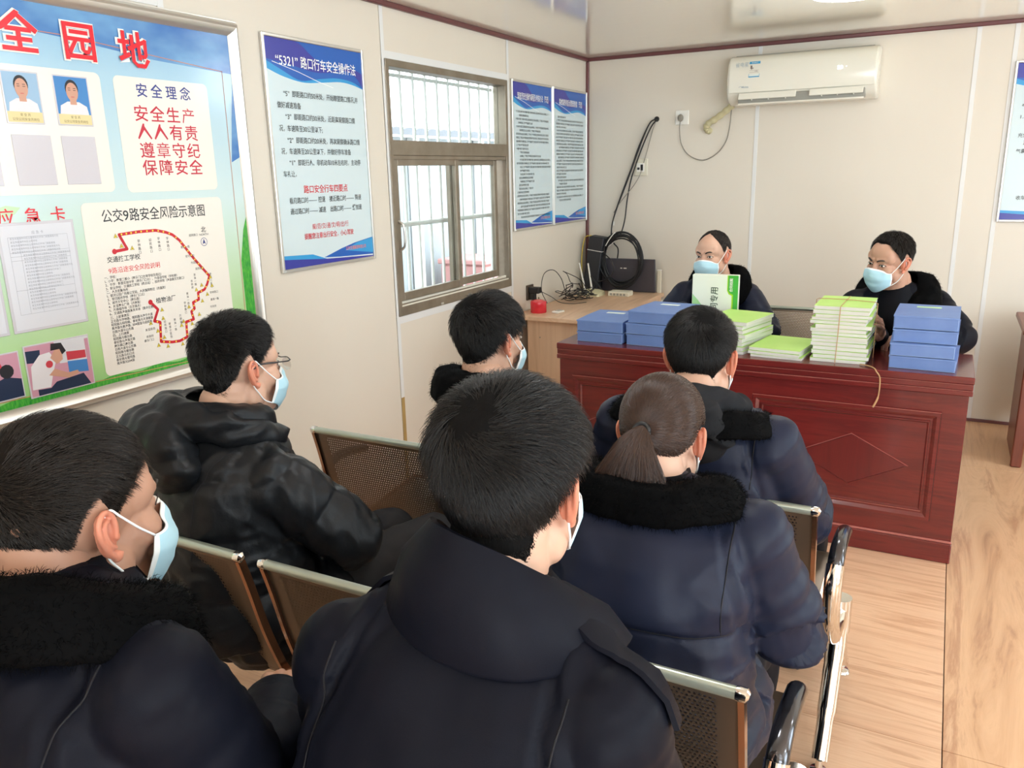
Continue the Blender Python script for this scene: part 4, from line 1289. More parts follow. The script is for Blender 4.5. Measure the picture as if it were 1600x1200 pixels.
def frame_strip(mb, x0, x1, z0, z1, w, y0, y1, inner=0.0):
    """mitred picture-frame moulding"""
    for (ax, az), (bx__, bz), (nx, nz) in (((x0, z0), (x1, z0), (0, 1)), ((x1, z0), (x1, z1), (-1, 0)), ((x1, z1), (x0, z1), (0, -1)), ((x0, z1), (x0, z0), (1, 0))):
        tx, tz = (bx__ - ax), (bz - az)
        L = math.hypot(tx, tz); tx /= L; tz /= L
        pr = [(0, y1), (w * 0.15, y0), (w * 0.55, y0), (w * 0.8, (y0 + y1) / 2), (w, y1 - 0.0005)]
        rings = []
        for e_, (qx, qz) in ((1, (ax, az)), (-1, (bx__, bz))):
            rings.append([(qx + nx * a + tx * e_ * a, y, qz + nz * a + tz * e_ * a) for a, y in pr])
        mb.loft(rings)
    return mb


for (x0, x1, xd) in ((0.825, 1.535, 1.085), (1.655, 2.368, 2.055)):
    t_o = obj('panel_moulding', frame_strip(MB(), x0, x1, 0.165, 0.618, 0.030, FY - 0.009, FY + 0.001), m_mah, desk, 20)
    obj('inner_bead', frame_strip(MB(), x0 + 0.036, x1 - 0.036, 0.203, 0.580, 0.012, FY - 0.005, FY + 0.001), m_mah, t_o, 20)
    obj('bead_line', MB().box(x0 + 0.037, x1 - 0.037, FY - 0.0055, FY - 0.0045, 0.2035, 0.2055), m_mah_l, t_o)
    obj('bead_line', MB().box(x0 + 0.002, x1 - 0.002, FY - 0.0095, FY - 0.0085, 0.6145, 0.617), m_mah_l, t_o)
    dm = MB()
    dx_, dz_ = 0.215, 0.108
    pts = [(xd - dx_, 0.384), (xd, 0.384 - dz_), (xd + dx_, 0.384), (xd, 0.384 + dz_)]
    fr_, bk_ = [], []
    for q in pts:
        v = np.array([q[0] - xd, q[1] - 0.384])
        fr_.append((xd + v[0] * 0.955, FY - 0.006, 0.384 + v[1] * 0.955)); bk_.append((q[0], FY + 0.0005, q[1]))
    dm.loft([bk_, fr_])
    obj('diamond_inlay', dm, m_mah_d, desk)
    tl = MB()
    tl.tube([(pts[0][0], FY - 0.002, pts[0][1]), (pts[3][0], FY - 0.002, pts[3][1]), (pts[2][0], FY - 0.002, pts[2][1])], 0.0016, 6)
    obj('inlay_line', tl, m_mah_l, desk)

# ------------------------------------------------------------------ file boxes, booklets and string on the desk
m_bluebox = mat('archive_blue', fl((96, 126, 186)), 0.5, noise=((9, 9, 9), fl((112, 142, 198)), 0.3))
m_label = mat('paper_label', fl((226, 238, 232)), 0.5)
m_blueedge = mat('archive_blue_edge', fl((150, 178, 220)), 0.5)


def file_box(x, y, z, rot, h, label, group, lid_label='white', sx=0.225, sy=0.31):
    t = thing('file_box', (x, y, z), label, 'file box', group)
    R = np.array(Matrix.Rotation(math.radians(rot), 3, 'Z'))
    o = (x, y, z)
    obj('box_body', MB().bbox(-sx / 2, sx / 2, -sy / 2, sy / 2, 0.0005, h - 0.003, 0.0035, R=R, o=o), m_bluebox, t)
    # lid flap with a turned-down lip over the front edge
    lid = MB()
    rg = []
    for xx in (-sx / 2 - 0.0015, sx / 2 + 0.0015):
        rg.append([(xx, sy / 2, h - 0.0035), (xx, sy / 2, h - 0.0008), (xx, 0.0, h + 0.0015), (xx, -sy / 2 - 0.002, h - 0.0005), (xx, -sy / 2 - 0.003, h - 0.006), (xx, -sy / 2 - 0.001, h - 0.006), (xx, -sy / 2, h - 0.003), (xx, 0, h - 0.0015)])
    lid.loft(rg)
    V, F = lid.arrays()
    obj('box_lid', (V @ R.T + np.array(o), F, lid.MI), m_bluebox, t)
    if lid_label:
        obj('box_label', MB().bbox(-0.045, 0.045, 0.055, 0.085, h + 0.0009, h + 0.0019, 0.0003, R=R, o=o), m_label if lid_label == 'white' else mat('pale_green_label', fl((190, 226, 170)), 0.5), t)
    obj('box_edge_tape', MB().box(-sx / 2, sx / 2, -sy / 2 - 0.0006, -sy / 2, 0.0015, 0.0032, R=R, o=o).box(sx / 2 - 0.003, sx / 2 - 0.0015, -sy / 2 - 0.0006, -sy / 2, 0.002, h - 0.008, R=R, o=o), m_blueedge, t)
    return t


D = DZ
file_box(0.935, -1.905, D, -1, 0.048, 'blue file box on the desk, lower of the two at the desk\'s left end', 'blue file boxes on the left of the desk', None)
file_box(0.928, -1.900, D + 0.0495, 1, 0.052, 'blue file box with white label, upper of the two at the desk\'s left end', 'blue file boxes on the left of the desk')
file_box(1.180, -1.900, D, -2, 0.050, 'blue file box at the bottom of the stack of three', 'blue file boxes on the left of the desk', None)
file_box(1.180, -1.905, D + 0.0515, -3, 0.050, 'blue file box in the middle of the stack of three', 'blue file boxes on the left of the desk', None)
file_box(1.192, -1.900, D + 0.103, -5, 0.054, 'blue file box with white label on top of the stack of three', 'blue file boxes on the left of the desk')
file_box(2.285, -1.925, D, -2.5, 0.050, 'blue file box at the bottom of the stack of four by the desk\'s right end', 'blue file boxes on the right of the desk', None, sx=0.232)
file_box(2.272, -1.928, D + 0.0515, 1.0, 0.050, 'blue file box second from the bottom in the stack of four', 'blue file boxes on the right of the desk', None)
file_box(2.283, -1.905, D + 0.103, -1.5, 0.050, 'blue file box third from the bottom in the stack of four', 'blue file boxes on the right of the desk', None)
file_box(2.280, -1.900, D + 0.1545, -1, 0.052, 'blue file box with pale green label on top of the stack of four', 'blue file boxes on the right of the desk', 'green')

m_cover = mat('lime_cover', fl((176, 222, 110)), 0.5, noise=((6, 6, 6), fl((190, 230, 130)), 0.3))
m_pages = mat('booklet_pages', fl((226, 228, 222)), 0.7, noise=((2, 2, 900), fl((196, 200, 196)), 0.12), coords='Object')
rb = random.Random(3)


def booklet(x, y, z, rot, th, label, group, sx=0.21, sy=0.285, sag=0.0):
    t = thing('booklet', (x, y, z), label, 'booklet', group)
    R = np.array(Matrix.Rotation(math.radians(rot), 3, 'Z'))
    o = np.array((x, y, z))

    def slab(z0, z1, ex, name, m):
        ring = []
        NY = 5
        rg = []
        for i in range(NY):
            yy_ = -sy / 2 - ex + (sy + 2 * ex) * i / (NY - 1)
            dz = sag * (1 - (2 * i / (NY - 1) - 1) ** 2) * 0.3 + sag * 0.5 * (i / (NY - 1))
            rg.append(np.array([(-sx / 2 - ex, yy_, z0 + dz), (sx / 2 + ex, yy_, z0 + dz), (sx / 2 + ex, yy_, z1 + dz), (0, yy_, z1 + dz + 0.0006), (-sx / 2 - ex, yy_, z1 + dz)]) @ R.T + o)
        obj(name, MB().loft(rg), m, t)
    slab(0.0006, th - 0.0010, 0.0, 'pages', m_pages)
    slab(th - 0.0010, th - 0.0003, 0.0015, 'cover', m_cover)
    return t


def stack(n, x, y, z0, ths, jit, rot0, labels, group, sag=0.0):
    z = z0
    for i in range(n):
        th = ths * rb.uniform(0.85, 1.2)
        booklet(x + rb.uniform(-jit, jit), y + rb.uniform(-jit, jit), z, rot0 + rb.uniform(-1, 1) * jit * 400, th, labels(i, n), group, sag=sag)
        z += th + 0.0004
    return z


ORD = ['lowest', 'second from the bottom', 'third from the bottom', 'fourth from the bottom', 'fifth from the bottom', 'sixth from the bottom', 'seventh from the bottom', 'eighth from the bottom',
       'seventh from the top', 'sixth from the top', 'fifth from the top', 'fourth from the top', 'third from the top', 'second from the top']


def lab(where):
    '''ordinal label inside a stack of n'''
    def f(i, n):
        if i == n - 1:
            return 'green-covered booklet on top of ' + where
        k = i if i <= (n - 1) // 2 else len(ORD) - (n - 1 - i)
        return 'booklet ' + ORD[k] + ' of ' + where
    return f


stack(8, 1.525, -1.905, D, 0.0165, 0.006, -14, lab('the stack beside the held contract box'), 'booklets beside the held contract box')
stack(3, 1.742, -1.945, D, 0.012, 0.004, -6, lab('the low stack before the steel bench'), 'booklets in the low stack')
ztop = stack(15, 1.975, -1.925, D, 0.0145, 0.006, -1, lab('the tall string-tied stack'), 'booklets in the tall tied stack', 0.0)
m_string = mat('jute_string', fl((184, 148, 108)), 0.8, bump=((300, 300, 300), 0.5, 0.002))
stg = thing('jute_string', (1.975, -1.92, D), 'brown jute string tied round the tall booklet stack, end hanging over the desk', 'string')
xs0, xs1, ys0, ys1 = 1.855, 2.095, -2.082, -1.768
zt = ztop + 0.003
obj('string_loop', MB().tube([(1.965, ys0, D + 0.002), (1.968, ys0 - 0.001, D + 0.1), (1.97, ys0, zt - 0.004), (1.971, ys0 + 0.01, zt), (1.975, -1.92, zt + 0.001), (1.975, ys1, zt - 0.004), (1.975, ys1, D + 0.002)], 0.0017, 6), m_string, stg, True)
obj('string_loop', MB().tube([(xs0, -1.90, D + 0.002), (xs0, -1.90, zt - 0.004), (xs0 + 0.01, -1.90, zt + 0.001), (1.975, -1.905, zt + 0.002), (xs1 - 0.01, -1.93, zt), (xs1, -1.93, zt - 0.005), (xs1, -1.93, D + 0.002)], 0.0017, 6), m_string, stg, True)
obj('string_knot', MB().ellipsoid((1.975, -1.912, zt + 0.003), (0.005, 0.005, 0.003), nu=10, nv=6), m_string, stg, True)
obj('string_tail', MB().tube(spline([(2.06, -2.082, D + 0.004), (2.09, -2.10, D + 0.006), (2.115, -2.128, D + 0.004), (2.125, -2.142, D - 0.005), (2.140, -2.142, D - 0.03), (2.142, -2.145, D - 0.08), (2.138, -2.142, D - 0.115), (2.125, -2.141, D - 0.15)], 6), [0.0026 + 0.0012 * (i > 34) for i in range(43)], 7), m_string, stg, True)

# contract box held upright on the desk
hb = thing('contract_box', (1.376, -1.70, D), 'white and green contract box held upright by the balding man', 'file box')
R = np.array(Matrix.Rotation(math.radians(3), 3, 'Z'))
HBX, HBY, HBH = 0.213, 0.042, 0.292
obj('box_body', MB().bbox(-HBX / 2, HBX / 2, -HBY / 2, HBY / 2, 0.0, HBH, 0.002, R=R, o=(1.376, -1.70, D)), mat('contract_white', fl((232, 240, 226)), 0.35), hb)
HM = [mat('contract_pale', fl((226, 240, 214)), 0.35), mat('contract_green', fl((70, 176, 66)), 0.35), mat('contract_lime', fl((170, 214, 40)), 0.35), mat('contract_text', fl((60, 84, 64)), 0.4), m_white, mat('contract_mint', fl((150, 214, 140)), 0.35, noise=((1, 1, 9), fl((196, 230, 180)), 0.3))]
pr = Print('back', 0.0)
w2 = HBX / 2
pr.poly([(-w2 + 0.002, 0.002), (0.05, 0.002), (-w2 + 0.03, 0.17), (-w2 + 0.002, 0.20)], 0.0003, 5)
pr.poly([(w2 - 0.028, 0.0), (w2, 0.0), (w2, HBH), (w2 - 0.050, HBH), (w2 - 0.050, HBH - 0.072), (w2 - 0.042, HBH - 0.088), (w2 - 0.028, HBH - 0.094)], 0.0005, 2)
pr.poly([(w2 - 0.022, 0.0), (w2, 0.0), (w2, HBH), (w2 - 0.046, HBH), (w2 - 0.046, HBH - 0.070), (w2 - 0.038, HBH - 0.082), (w2 - 0.022, HBH - 0.090)], 0.0007, 1)
pr.text('合同专用', 0.012, HBH - 0.060 - 0.072, 0.038, 0.0009, 3, bold=0.012, rot=PI / 2, align='CENTER')
pr.text('合同档案', w2 - 0.026, HBH - 0.045, 0.016, 0.0010, 4, bold=0.02, rot=PI / 2)
V, F = pr.mb.arrays()
V = V + np.array([0, -HBY / 2, 0])
obj('printed_design', (V @ R.T + np.array([1.376, -1.70, D]), F, pr.mb.MI), HM, hb)

# ------------------------------------------------------------------ second red desk at the right edge
m_mah2 = wood('mahogany_brown', [fl((96, 46, 32)), fl((126, 62, 42))], (20, 20, 1.5), 0.35)
d2 = thing('side_desk', (3.1, -0.55, 0), 'reddish brown desk end cut off by the right edge of the photo', 'desk')
obj('end_panel', MB().bbox(2.735, 2.765, -0.80, -0.30, 0.0, 0.70, 0.003), m_mah2, d2)
obj('desktop', MB().bbox(2.70, 3.9, -0.83, -0.25, 0.70, 0.728, 0.005), m_mah2, d2)
obj('modesty_panel', MB().bbox(2.765, 3.87, -0.36, -0.345, 0.1, 0.70, 0.002), m_mah2, d2)
obj('end_panel', MB().bbox(3.86, 3.89, -0.80, -0.30, 0.0, 0.70, 0.003), m_mah2, d2)
obj('leg_moulding', MB().bbox(2.725, 2.775, -0.806, -0.78, 0.0, 0.70, 0.006), m_mah2, d2)

# ------------------------------------------------------------------ airport-style steel benches
SEATX = [(0.617, 1.077), (1.137, 1.597), (1.658, 2.118)]
m_perf_b = perforated('perforated_back', fl((118, 104, 90)), 0.0082, 0.0026, 0, 2, 0.045, 0.415, 0.055, 0.335)
m_perf_s = perforated('perforated_seat', fl((118, 104, 90)), 0.0082, 0.0026, 0, 1, 0.045, 0.415, 0.03, 0.40)
m_sheet = mat('seat_sheet', fl((118, 104, 90)), 0.3, metal=0.75)
m_rail_reflect = mat('rail_floor_reflection', fl((176, 134, 108)), 0.12, metal=0.95)  # chrome side rails, the floor's warm reflection put into the base colour
m_beam = mat('black_beam', fl((28, 26, 26)), 0.4)


def smooth_path(p, n=8):
    return spline(p, n)


def bench(label, group=None):
    """bench in its own frame: x as in the room, y=0 at the top of the backs, facing +y"""
    t = thing('waiting_bench', (0, 0, 0), label, 'bench')
    back = smooth_path([(0, 0.0, 0.772), (0, 0.020, 0.70), (0, 0.050, 0.58), (0, 0.085, 0.475), (0, 0.105, 0.432)], 6)
    seat = smooth_path([(0, 0.105, 0.432), (0, 0.135, 0.408), (0, 0.25, 0.405), (0, 0.42, 0.425), (0, 0.515, 0.432), (0, 0.545, 0.420), (0, 0.552, 0.402)], 6)

    def sheet(path, w0, w1, th=0.003):
        mb = MB()
        rings = []
        T = np.gradient(path, axis=0); T /= np.linalg.norm(T, axis=1)[:, None]
        N = np.stack([np.zeros(len(T)), -T[:, 2], T[:, 1]], 1)
        for p_, n_ in zip(path, N):
            a_ = p_ + n_ * th / 2; b_ = p_ - n_ * th / 2
            rings.append([(w0, a_[1], a_[2]), (w1, a_[1], a_[2]), (w1, b_[1], b_[2]), (w0, b_[1], b_[2])])
        return mb.loft(rings)
    for x0, x1 in SEATX:
        for nm, path, mm in (('backrest', back, m_perf_b), ('seat', seat, m_perf_s)):
            mb = sheet(path, 0.006, x1 - x0 - 0.006)
            V, F = mb.arrays()
            if nm == 'backrest':
                V = V - np.array([0, 0, 0.42])
            o = obj(nm, (V, F, mb.MI), mm, t, local=True)
            o.location = (x0, 0, 0.42 if nm == 'backrest' else 0)
        full = np.concatenate([back, seat[1:]])
        for xx in (x0, x1 - 0.010):
            mb = MB()
            rings = []
            T = np.gradient(full, axis=0); T /= np.linalg.norm(T, axis=1)[:, None]
            N = np.stack([np.zeros(len(T)), -T[:, 2], T[:, 1]], 1)
            for p_, n_ in zip(full, N):
                a_, b_ = p_ + n_ * 0.009, p_ - n_ * 0.009
                rings.append([(xx, a_[1], a_[2]), (xx + 0.010, a_[1], a_[2]), (xx + 0.010, b_[1], b_[2]), (xx, b_[1], b_[2])])
            obj('side_rail', mb.loft(rings), m_rail_reflect, t, local=True)
        tb = obj('top_rail', MB().cyl((x0 + 0.014, 0.0, 0.776), (x1 - 0.014, 0.0, 0.776), 0.0105, 14), m_steel, t, True, local=True)
        for s_, xx in ((-1, x0 + 0.014), (1, x1 - 0.014)):
            obj('end_cap', MB().tube([(xx, 0, 0.776), (xx + s_ * 0.006, 0, 0.776), (xx + s_ * 0.016, 0, 0.776), (xx + s_ * 0.020, 0, 0.775)], [0.0115, 0.0125, 0.0115, 0.006], 14), m_chrome, tb, True, local=True)
        obj('seat_bracket', MB().bbox((x0 + x1) / 2 - 0.12, (x0 + x1) / 2 - 0.07, 0.20, 0.44, 0.375, 0.402, 0.004).bbox((x0 + x1) / 2 + 0.07, (x0 + x1) / 2 + 0.12, 0.20, 0.44, 0.375, 0.402, 0.004), m_beam, t, local=True)
    obj('beam', MB().bbox(0.63, 2.15, 0.30, 0.365, 0.315, 0.378, 0.006), m_beam, t, local=True)
    for xx in (0.585, 2.158):
        leg = MB()
        leg.tube(smooth_path([(xx, 0.335, 0.37), (xx, 0.325, 0.31), (xx, 0.29, 0.24), (xx, 0.20, 0.13), (xx, 0.115, 0.035)], 6), [0.027] * 7 + [0.026] * 6 + [0.024] * 6 + [0.021] * 6, 14)
        leg.tube(smooth_path([(xx, 0.335, 0.33), (xx, 0.36, 0.25), (xx, 0.44, 0.15), (xx, 0.55, 0.075), (xx, 0.60, 0.045)], 6), [0.025] * 7 + [0.025] * 6 + [0.023] * 6 + [0.019] * 6, 14)
        leg.cyl((xx, 0.333, 0.30), (xx, 0.333, 0.40), 0.030, 18)
        lo_ = obj('leg', leg, m_chrome, t, True, local=True)
        for yy_ in (0.112, 0.605):
            obj('foot_pad', MB().lathe([(0.024, 0.0), (0.026, 0.004), (0.022, 0.010), (0.010, 0.014), (0.008, 0.04)], (xx, yy_, 0.0), 20), m_chrome, lo_, True, local=True)
        am = MB()
        am.tube(smooth_path([(xx, 0.31, 0.36), (xx, 0.245, 0.355), (xx, 0.155, 0.38), (xx, 0.085, 0.46), (xx, 0.062, 0.56), (xx, 0.085, 0.612)], 7), [0.021] * 36, 16)
        ao = obj('armrest', am, m_chrome, t, True, local=True)
        pad = MB()
        pad.tube(smooth_path([(xx, 0.078, 0.598), (xx, 0.095, 0.622), (xx, 0.14, 0.636), (xx, 0.20, 0.634), (xx, 0.275, 0.622), (xx, 0.290, 0.616)], 6), [0.019] * 25 + [0.018, 0.017, 0.016, 0.014, 0.011, 0.007], 16, flat=0.8)
        obj('arm_pad', pad, mat('dark_chrome_pad', (0.10, 0.10, 0.11), 0.12, metal=0.9), ao, True, local=True, label='dark polished armrest top')
    return t


b1 = bench('perforated steel three-seat bench in the front row, its leftmost seat empty')
b1.location = (0, -3.668, 0)
b2 = dup(b1, (0, -4.412, 0), 'perforated steel three-seat bench in the middle row, behind the man in glasses')
b3 = dup(b1, (0.05, -5.18, 0), 'steel bench under the two nearest seated men')
b4 = dup(b1, (2.9, -0.845, 0), 'steel bench behind the desk under the two men facing the room')
b4.rotation_euler = (0, 0, PI)
b4.location = (2.965, -0.845, 0)

# teal bag on the floor between rows
tl_ = thing('teal_bag', (1.13, -3.95, 0.0), 'crumpled teal plastic bag seen between two seats of the middle bench', 'bag')
# ------------------------------------------------------------------ people: tools
def grid_noise(P, seed=0):
    """smooth value noise in [-1,1] for an (n,3) array"""
    P = np.asarray(P, float)
    i = np.floor(P).astype(np.int64)
    f = P - i
    f = f * f * (3 - 2 * f)

    def h(a, b, c):
        n = (a * 374761393 + b * 668265263 + c * 2147483647 + seed * 144269) & 0xFFFFFFFF
        n = ((n ^ (n >> 13)) * 1274126177) & 0xFFFFFFFF
        return ((n ^ (n >> 16)) & 0xFFFF) / 32767.5 - 1
    x, y, z = i[:, 0], i[:, 1], i[:, 2]
    r = 0
    for a in (0, 1):
        for b in (0, 1):
            for c in (0, 1):
                w = (f[:, 0] if a else 1 - f[:, 0]) * (f[:, 1] if b else 1 - f[:, 1]) * (f[:, 2] if c else 1 - f[:, 2])
                r = r + w * h(x + a, y + b, z + c)
    return r


def sst(a, b, x):
    t = np.clip((x - a) / (b - a), 0, 1)
    return t * t * (3 - 2 * t)


def remesh(mb, voxel, it=4, factor=0.5):
    me = to_mesh('tmp', *mb.arrays())
    o = bpy.data.objects.new('tmp', me)
    COL.objects.link(o)
    m = o.modifiers.new('r', 'REMESH')
    m.mode = 'VOXEL'
    m.voxel_size = voxel
    m.adaptivity = 0.0
    if it:
        s = o.modifiers.new('s', 'SMOOTH')
        s.iterations = it
        s.factor = factor
    dg = bpy.context.evaluated_depsgraph_get()
    ev = o.evaluated_get(dg)
    em = ev.to_mesh()
    n = len(em.vertices)
    V = np.empty(n * 3, np.float32); em.vertices.foreach_get('co', V)
    N = np.empty(n * 3, np.float32); em.vertices.foreach_get('normal', N)
    nl = len(em.loops)
    L = np.empty(nl, np.int32); em.loops.foreach_get('vertex_index', L)
    F = L.reshape(-1, 4) if nl == 4 * len(em.polygons) else [tuple(p.vertices) for p in em.polygons]
    ev.to_mesh_clear()
    bpy.data.objects.remove(o); bpy.data.meshes.remove(me)
    return V.reshape(-1, 3).astype(float), F, N.reshape(-1, 3).astype(float)


def raw_obj(name, V, F, mats, parent, smooth='all', MI=None, label=None):
    return obj(name, (np.asarray(V), F, MI), mats, parent, smooth, label=label)


def Rz(a):
    c, s = math.cos(a), math.sin(a)
    return np.array([[c, -s, 0], [s, c, 0], [0, 0, 1]])


def Rx_(a):
    c, s = math.cos(a), math.sin(a)
    return np.array([[1, 0, 0], [0, c, -s], [0, s, c]])


def Ry_(a):
    c, s = math.cos(a), math.sin(a)
    return np.array([[c, 0, s], [0, 1, 0], [-s, 0, c]])


def head_rot(heading, pitch=0, roll=0):
    """heading clockwise from +y seen from above; pitch down positive; roll to the right positive (degrees)"""
    return Rz(-math.radians(heading)) @ Rx_(-math.radians(pitch)) @ Ry_(math.radians(roll))


# generic head, y forward, origin between the ears ----------------------------------------
hm = MB()
hm.ellipsoid((0, -0.018, 0.030), (0.0755, 0.093, 0.088), nu=32, nv=20)
hm.ellipsoid((0, 0.030, 0.034), (0.064, 0.057, 0.066), nu=28, nv=18)
hm.ellipsoid((0, 0.034, -0.030), (0.058, 0.054, 0.066), nu=24, nv=16)
for s in (-1, 1):
    hm.ellipsoid((s * 0.036, 0.055, -0.026), (0.027, 0.030, 0.028))
    hm.ellipsoid((s * 0.052, 0.008, -0.062), (0.017, 0.030, 0.034))
    hm.capsule((s * 0.050, 0.0, -0.075), (s * 0.018, 0.068, -0.102), 0.018, 0.016)
    hm.ellipsoid((s * 0.046, 0.048, 0.030), (0.018, 0.026, 0.03))
hm.ellipsoid((0, 0.040, -0.085), (0.040, 0.044, 0.030))
hm.ellipsoid((0, 0.072, -0.100), (0.021, 0.019, 0.019))
hm.capsule((0, 0.082, 0.012), (0, 0.101, -0.030), 0.009, 0.013)
hm.ellipsoid((0, 0.106, -0.034), (0.012, 0.013, 0.010))
for s in (-1, 1):
    hm.ellipsoid((s * 0.012, 0.094, -0.037), (0.009, 0.011, 0.008))
    hm.capsule((s * 0.012, 0.083, 0.024), (s * 0.042, 0.070, 0.026), 0.010, 0.010)
    hm.ellipsoid((s * 0.031, 0.069, 0.004), (0.016, 0.0145, 0.0105))
hm.ellipsoid((0, 0.088, -0.066), (0.024, 0.012, 0.007))
hm.ellipsoid((0, 0.086, -0.076), (0.020, 0.012, 0.007))
hm.capsule((0, -0.028, -0.04), (0, -0.050, -0.20), 0.058, 0.064, 24)
hm.ellipsoid((0, -0.035, -0.05), (0.060, 0.055, 0.045))
HEAD_V, HEAD_F, HEAD_N = remesh(hm, 0.0036, 3)
bvh = BVHTree.FromPolygons([Vector(v) for v in HEAD_V], [tuple(f) for f in HEAD_F])
HC = np.array([0, -0.006, 0.022])
NAZ, NEL = 120, 64
AZ = np.linspace(0, 2 * PI, NAZ, endpoint=False)
EL = np.linspace(-PI / 2 * 0.8, PI / 2, NEL)
RT = np.zeros((NEL, NAZ))
for i, el in enumerate(EL):
    for j, az in enumerate(AZ):
        d_ = Vector((math.sin(az) * math.cos(el), math.cos(az) * math.cos(el), math.sin(el)))
        h_ = bvh.ray_cast(Vector(HC), d_, 0.4)
        RT[i, j] = h_[3] if h_[0] else 0.1


def radius_at(D):
    """scalp radius in unit direction D (n,3)"""
    el = np.arcsin(np.clip(D[:, 2], -1, 1))
    az = np.arctan2(D[:, 0], D[:, 1]) % (2 * PI)
    fi = np.clip((el - EL[0]) / (EL[1] - EL[0]), 0, NEL - 1.001)
    fj = az / (2 * PI) * NAZ
    i0 = fi.astype(int); j0 = fj.astype(int) % NAZ; j1 = (j0 + 1) % NAZ
    a, b = fi - i0, fj - np.floor(fj)
    return (RT[i0, j0] * (1 - a) * (1 - b) + RT[i0 + 1, j0] * a * (1 - b) + RT[i0, j1] * (1 - a) * b + RT[i0 + 1, j1] * a * b)


def ear_parts(s):
    """outer ear for side s (+1 = the person's right, +x)"""
    mb = MB()
    t = math.radians(28)      # flare from the head
    ax = np.array([s * math.sin(t), -math.cos(t), 0.0])     # towards the back of the ear
    up = np.array([0, -0.16, 1.0]); up /= np.linalg.norm(up)
    out = np.cross(ax, up) * s
    if out[0] * s < 0:
        out = -out
    o = np.array([s * 0.0735, 0.004, -0.010])

    def P(a, u, w=0.0):
        return o + ax * a + up * u + out * w
    rim = spline([P(0.004, -0.004, 0.002), P(0.002, 0.010, 0.004), P(0.003, 0.024, 0.004), P(0.012, 0.034, 0.004), P(0.024, 0.032, 0.004), P(0.031, 0.020, 0.003), P(0.030, 0.004, 0.002), P(0.024, -0.010, 0.001), P(0.015, -0.022, 0.0), P(0.006, -0.028, 0.0), P(0.001, -0.022, 0.0)], 5)
    mb.tube(rim, [0.0030] + [0.0038] * (len(rim) - 12) + [0.0042] * 5 + [0.0058] * 6, 10)
    anti = spline([P(0.010, 0.022, 0.002), P(0.020, 0.020, 0.003), P(0.022, 0.006, 0.003), P(0.017, -0.008, 0.003), P(0.009, -0.014, 0.003)], 5)
    mb.tube(anti, 0.0036, 8)
    # bowl: a thin slab filling the rim, set in towards the head
    ring_o, ring_i = [], []
    for k in range(20):
        a = 2 * PI * k / 20
        ca, sa = math.cos(a), math.sin(a)
        ring_o.append(P(0.0145 + 0.0150 * ca, 0.003 + 0.030 * sa, -0.001))
        ring_i.append(P(0.0145 + 0.0140 * ca, 0.003 + 0.028 * sa, -0.0075))
    c0, c1 = [P(0.0100, 0.0, -0.006)] * 20, [P(0.0100, 0.0, -0.010)] * 20
    mid = [P(0.0105 + 0.007 * math.cos(2 * PI * k / 20), 0.0 + 0.012 * math.sin(2 * PI * k / 20), -0.004) for k in range(20)]
    mb.loft([c1, ring_i, ring_o, mid, c0])
    # tragus and lobe
    mb.ellipsoid(P(0.001, -0.002, 0.002), (0.004, 0.004, 0.006), nu=10, nv=8)
    mb.ellipsoid(P(0.007, -0.027, 0.0), (0.005, 0.008, 0.008), nu=12, nv=8)
    # root joining the head
    mb.ellipsoid(P(0.004, 0.002, -0.007), (0.007, 0.012, 0.026), nu=14, nv=10)
    return remesh(mb, 0.0017, 3)


EARS = {s: ear_parts(s) for s in (-1, 1)}


def hand_geo(side, curl=0.5, spread=0.12):
    """hand pointing along +y, palm down (-z); side +1 = right hand (thumb towards -x). Origin at the wrist."""
    mb = MB()
    mb.capsule((0, -0.03, 0), (0, 0.02, 0), 0.026, 0.027)
    for k, x in enumerate((-0.027, -0.009, 0.009, 0.026)):
        mb.capsule((x * 0.7, 0.015, 0), (x, 0.082 - 0.004 * abs(k - 1), 0.002), 0.0155, 0.0125)
    mb.ellipsoid((-0.024, 0.035, -0.008), (0.015, 0.028, 0.014))
    lens = (0.074, 0.084, 0.078, 0.062)
    for k, x in enumerate((-0.027, -0.009, 0.009, 0.026)):
        L = lens[k]
        p = np.array([x, 0.082 - 0.004 * abs(k - 1), 0.002])
        yaw = (k - 1.5) * spread
        a = 0.12
        r = 0.0092 - 0.0006 * (k == 3)
        for seg, fr in enumerate((0.46, 0.30, 0.24)):
            a += curl * (0.55, 0.85, 0.6)[seg]
            d = np.array([math.sin(yaw) * math.cos(a), math.cos(yaw) * math.cos(a), -math.sin(a)])
            q = p + d * L * fr
            mb.capsule(p, q, r, r * 0.92, 12)
            p, r = q, r * 0.92
    p = np.array([-0.022, 0.018, -0.006])
    for d, L, r0, r1 in (((-0.72, 0.62, -0.25), 0.040, 0.0145, 0.011), ((-0.45, 0.85, -0.25), 0.032, 0.011, 0.0100), ((-0.15, 0.95, -0.25), 0.024, 0.0100, 0.0085)):
        d = np.array(d) / np.linalg.norm(d)
        q = p + d * L
        mb.capsule(p, q, r0, r1, 12)
        p = q
    V, F, N = remesh(mb, 0.0026, 3)
    if side < 0:
        V = V * np.array([-1, 1, 1])
        F = np.asarray(F)[:, ::-1]
    return V, np.asarray(F)


HANDS = {}


def tris_to_quads_like(F):
    return [tuple(f) for f in F]


def strands(roots, dirs_fn, n, L, w0, w1=0.15, nseg=5, twist=0.0):
    """grow strands: roots (n,3), dirs_fn(P, k) -> unit direction; three-sided tapering hairs."""
    P = [roots]
    for k in range(nseg):
        d = dirs_fn(P[-1], k)
        P.append(P[-1] + d * (L / nseg)[:, None])
    return P


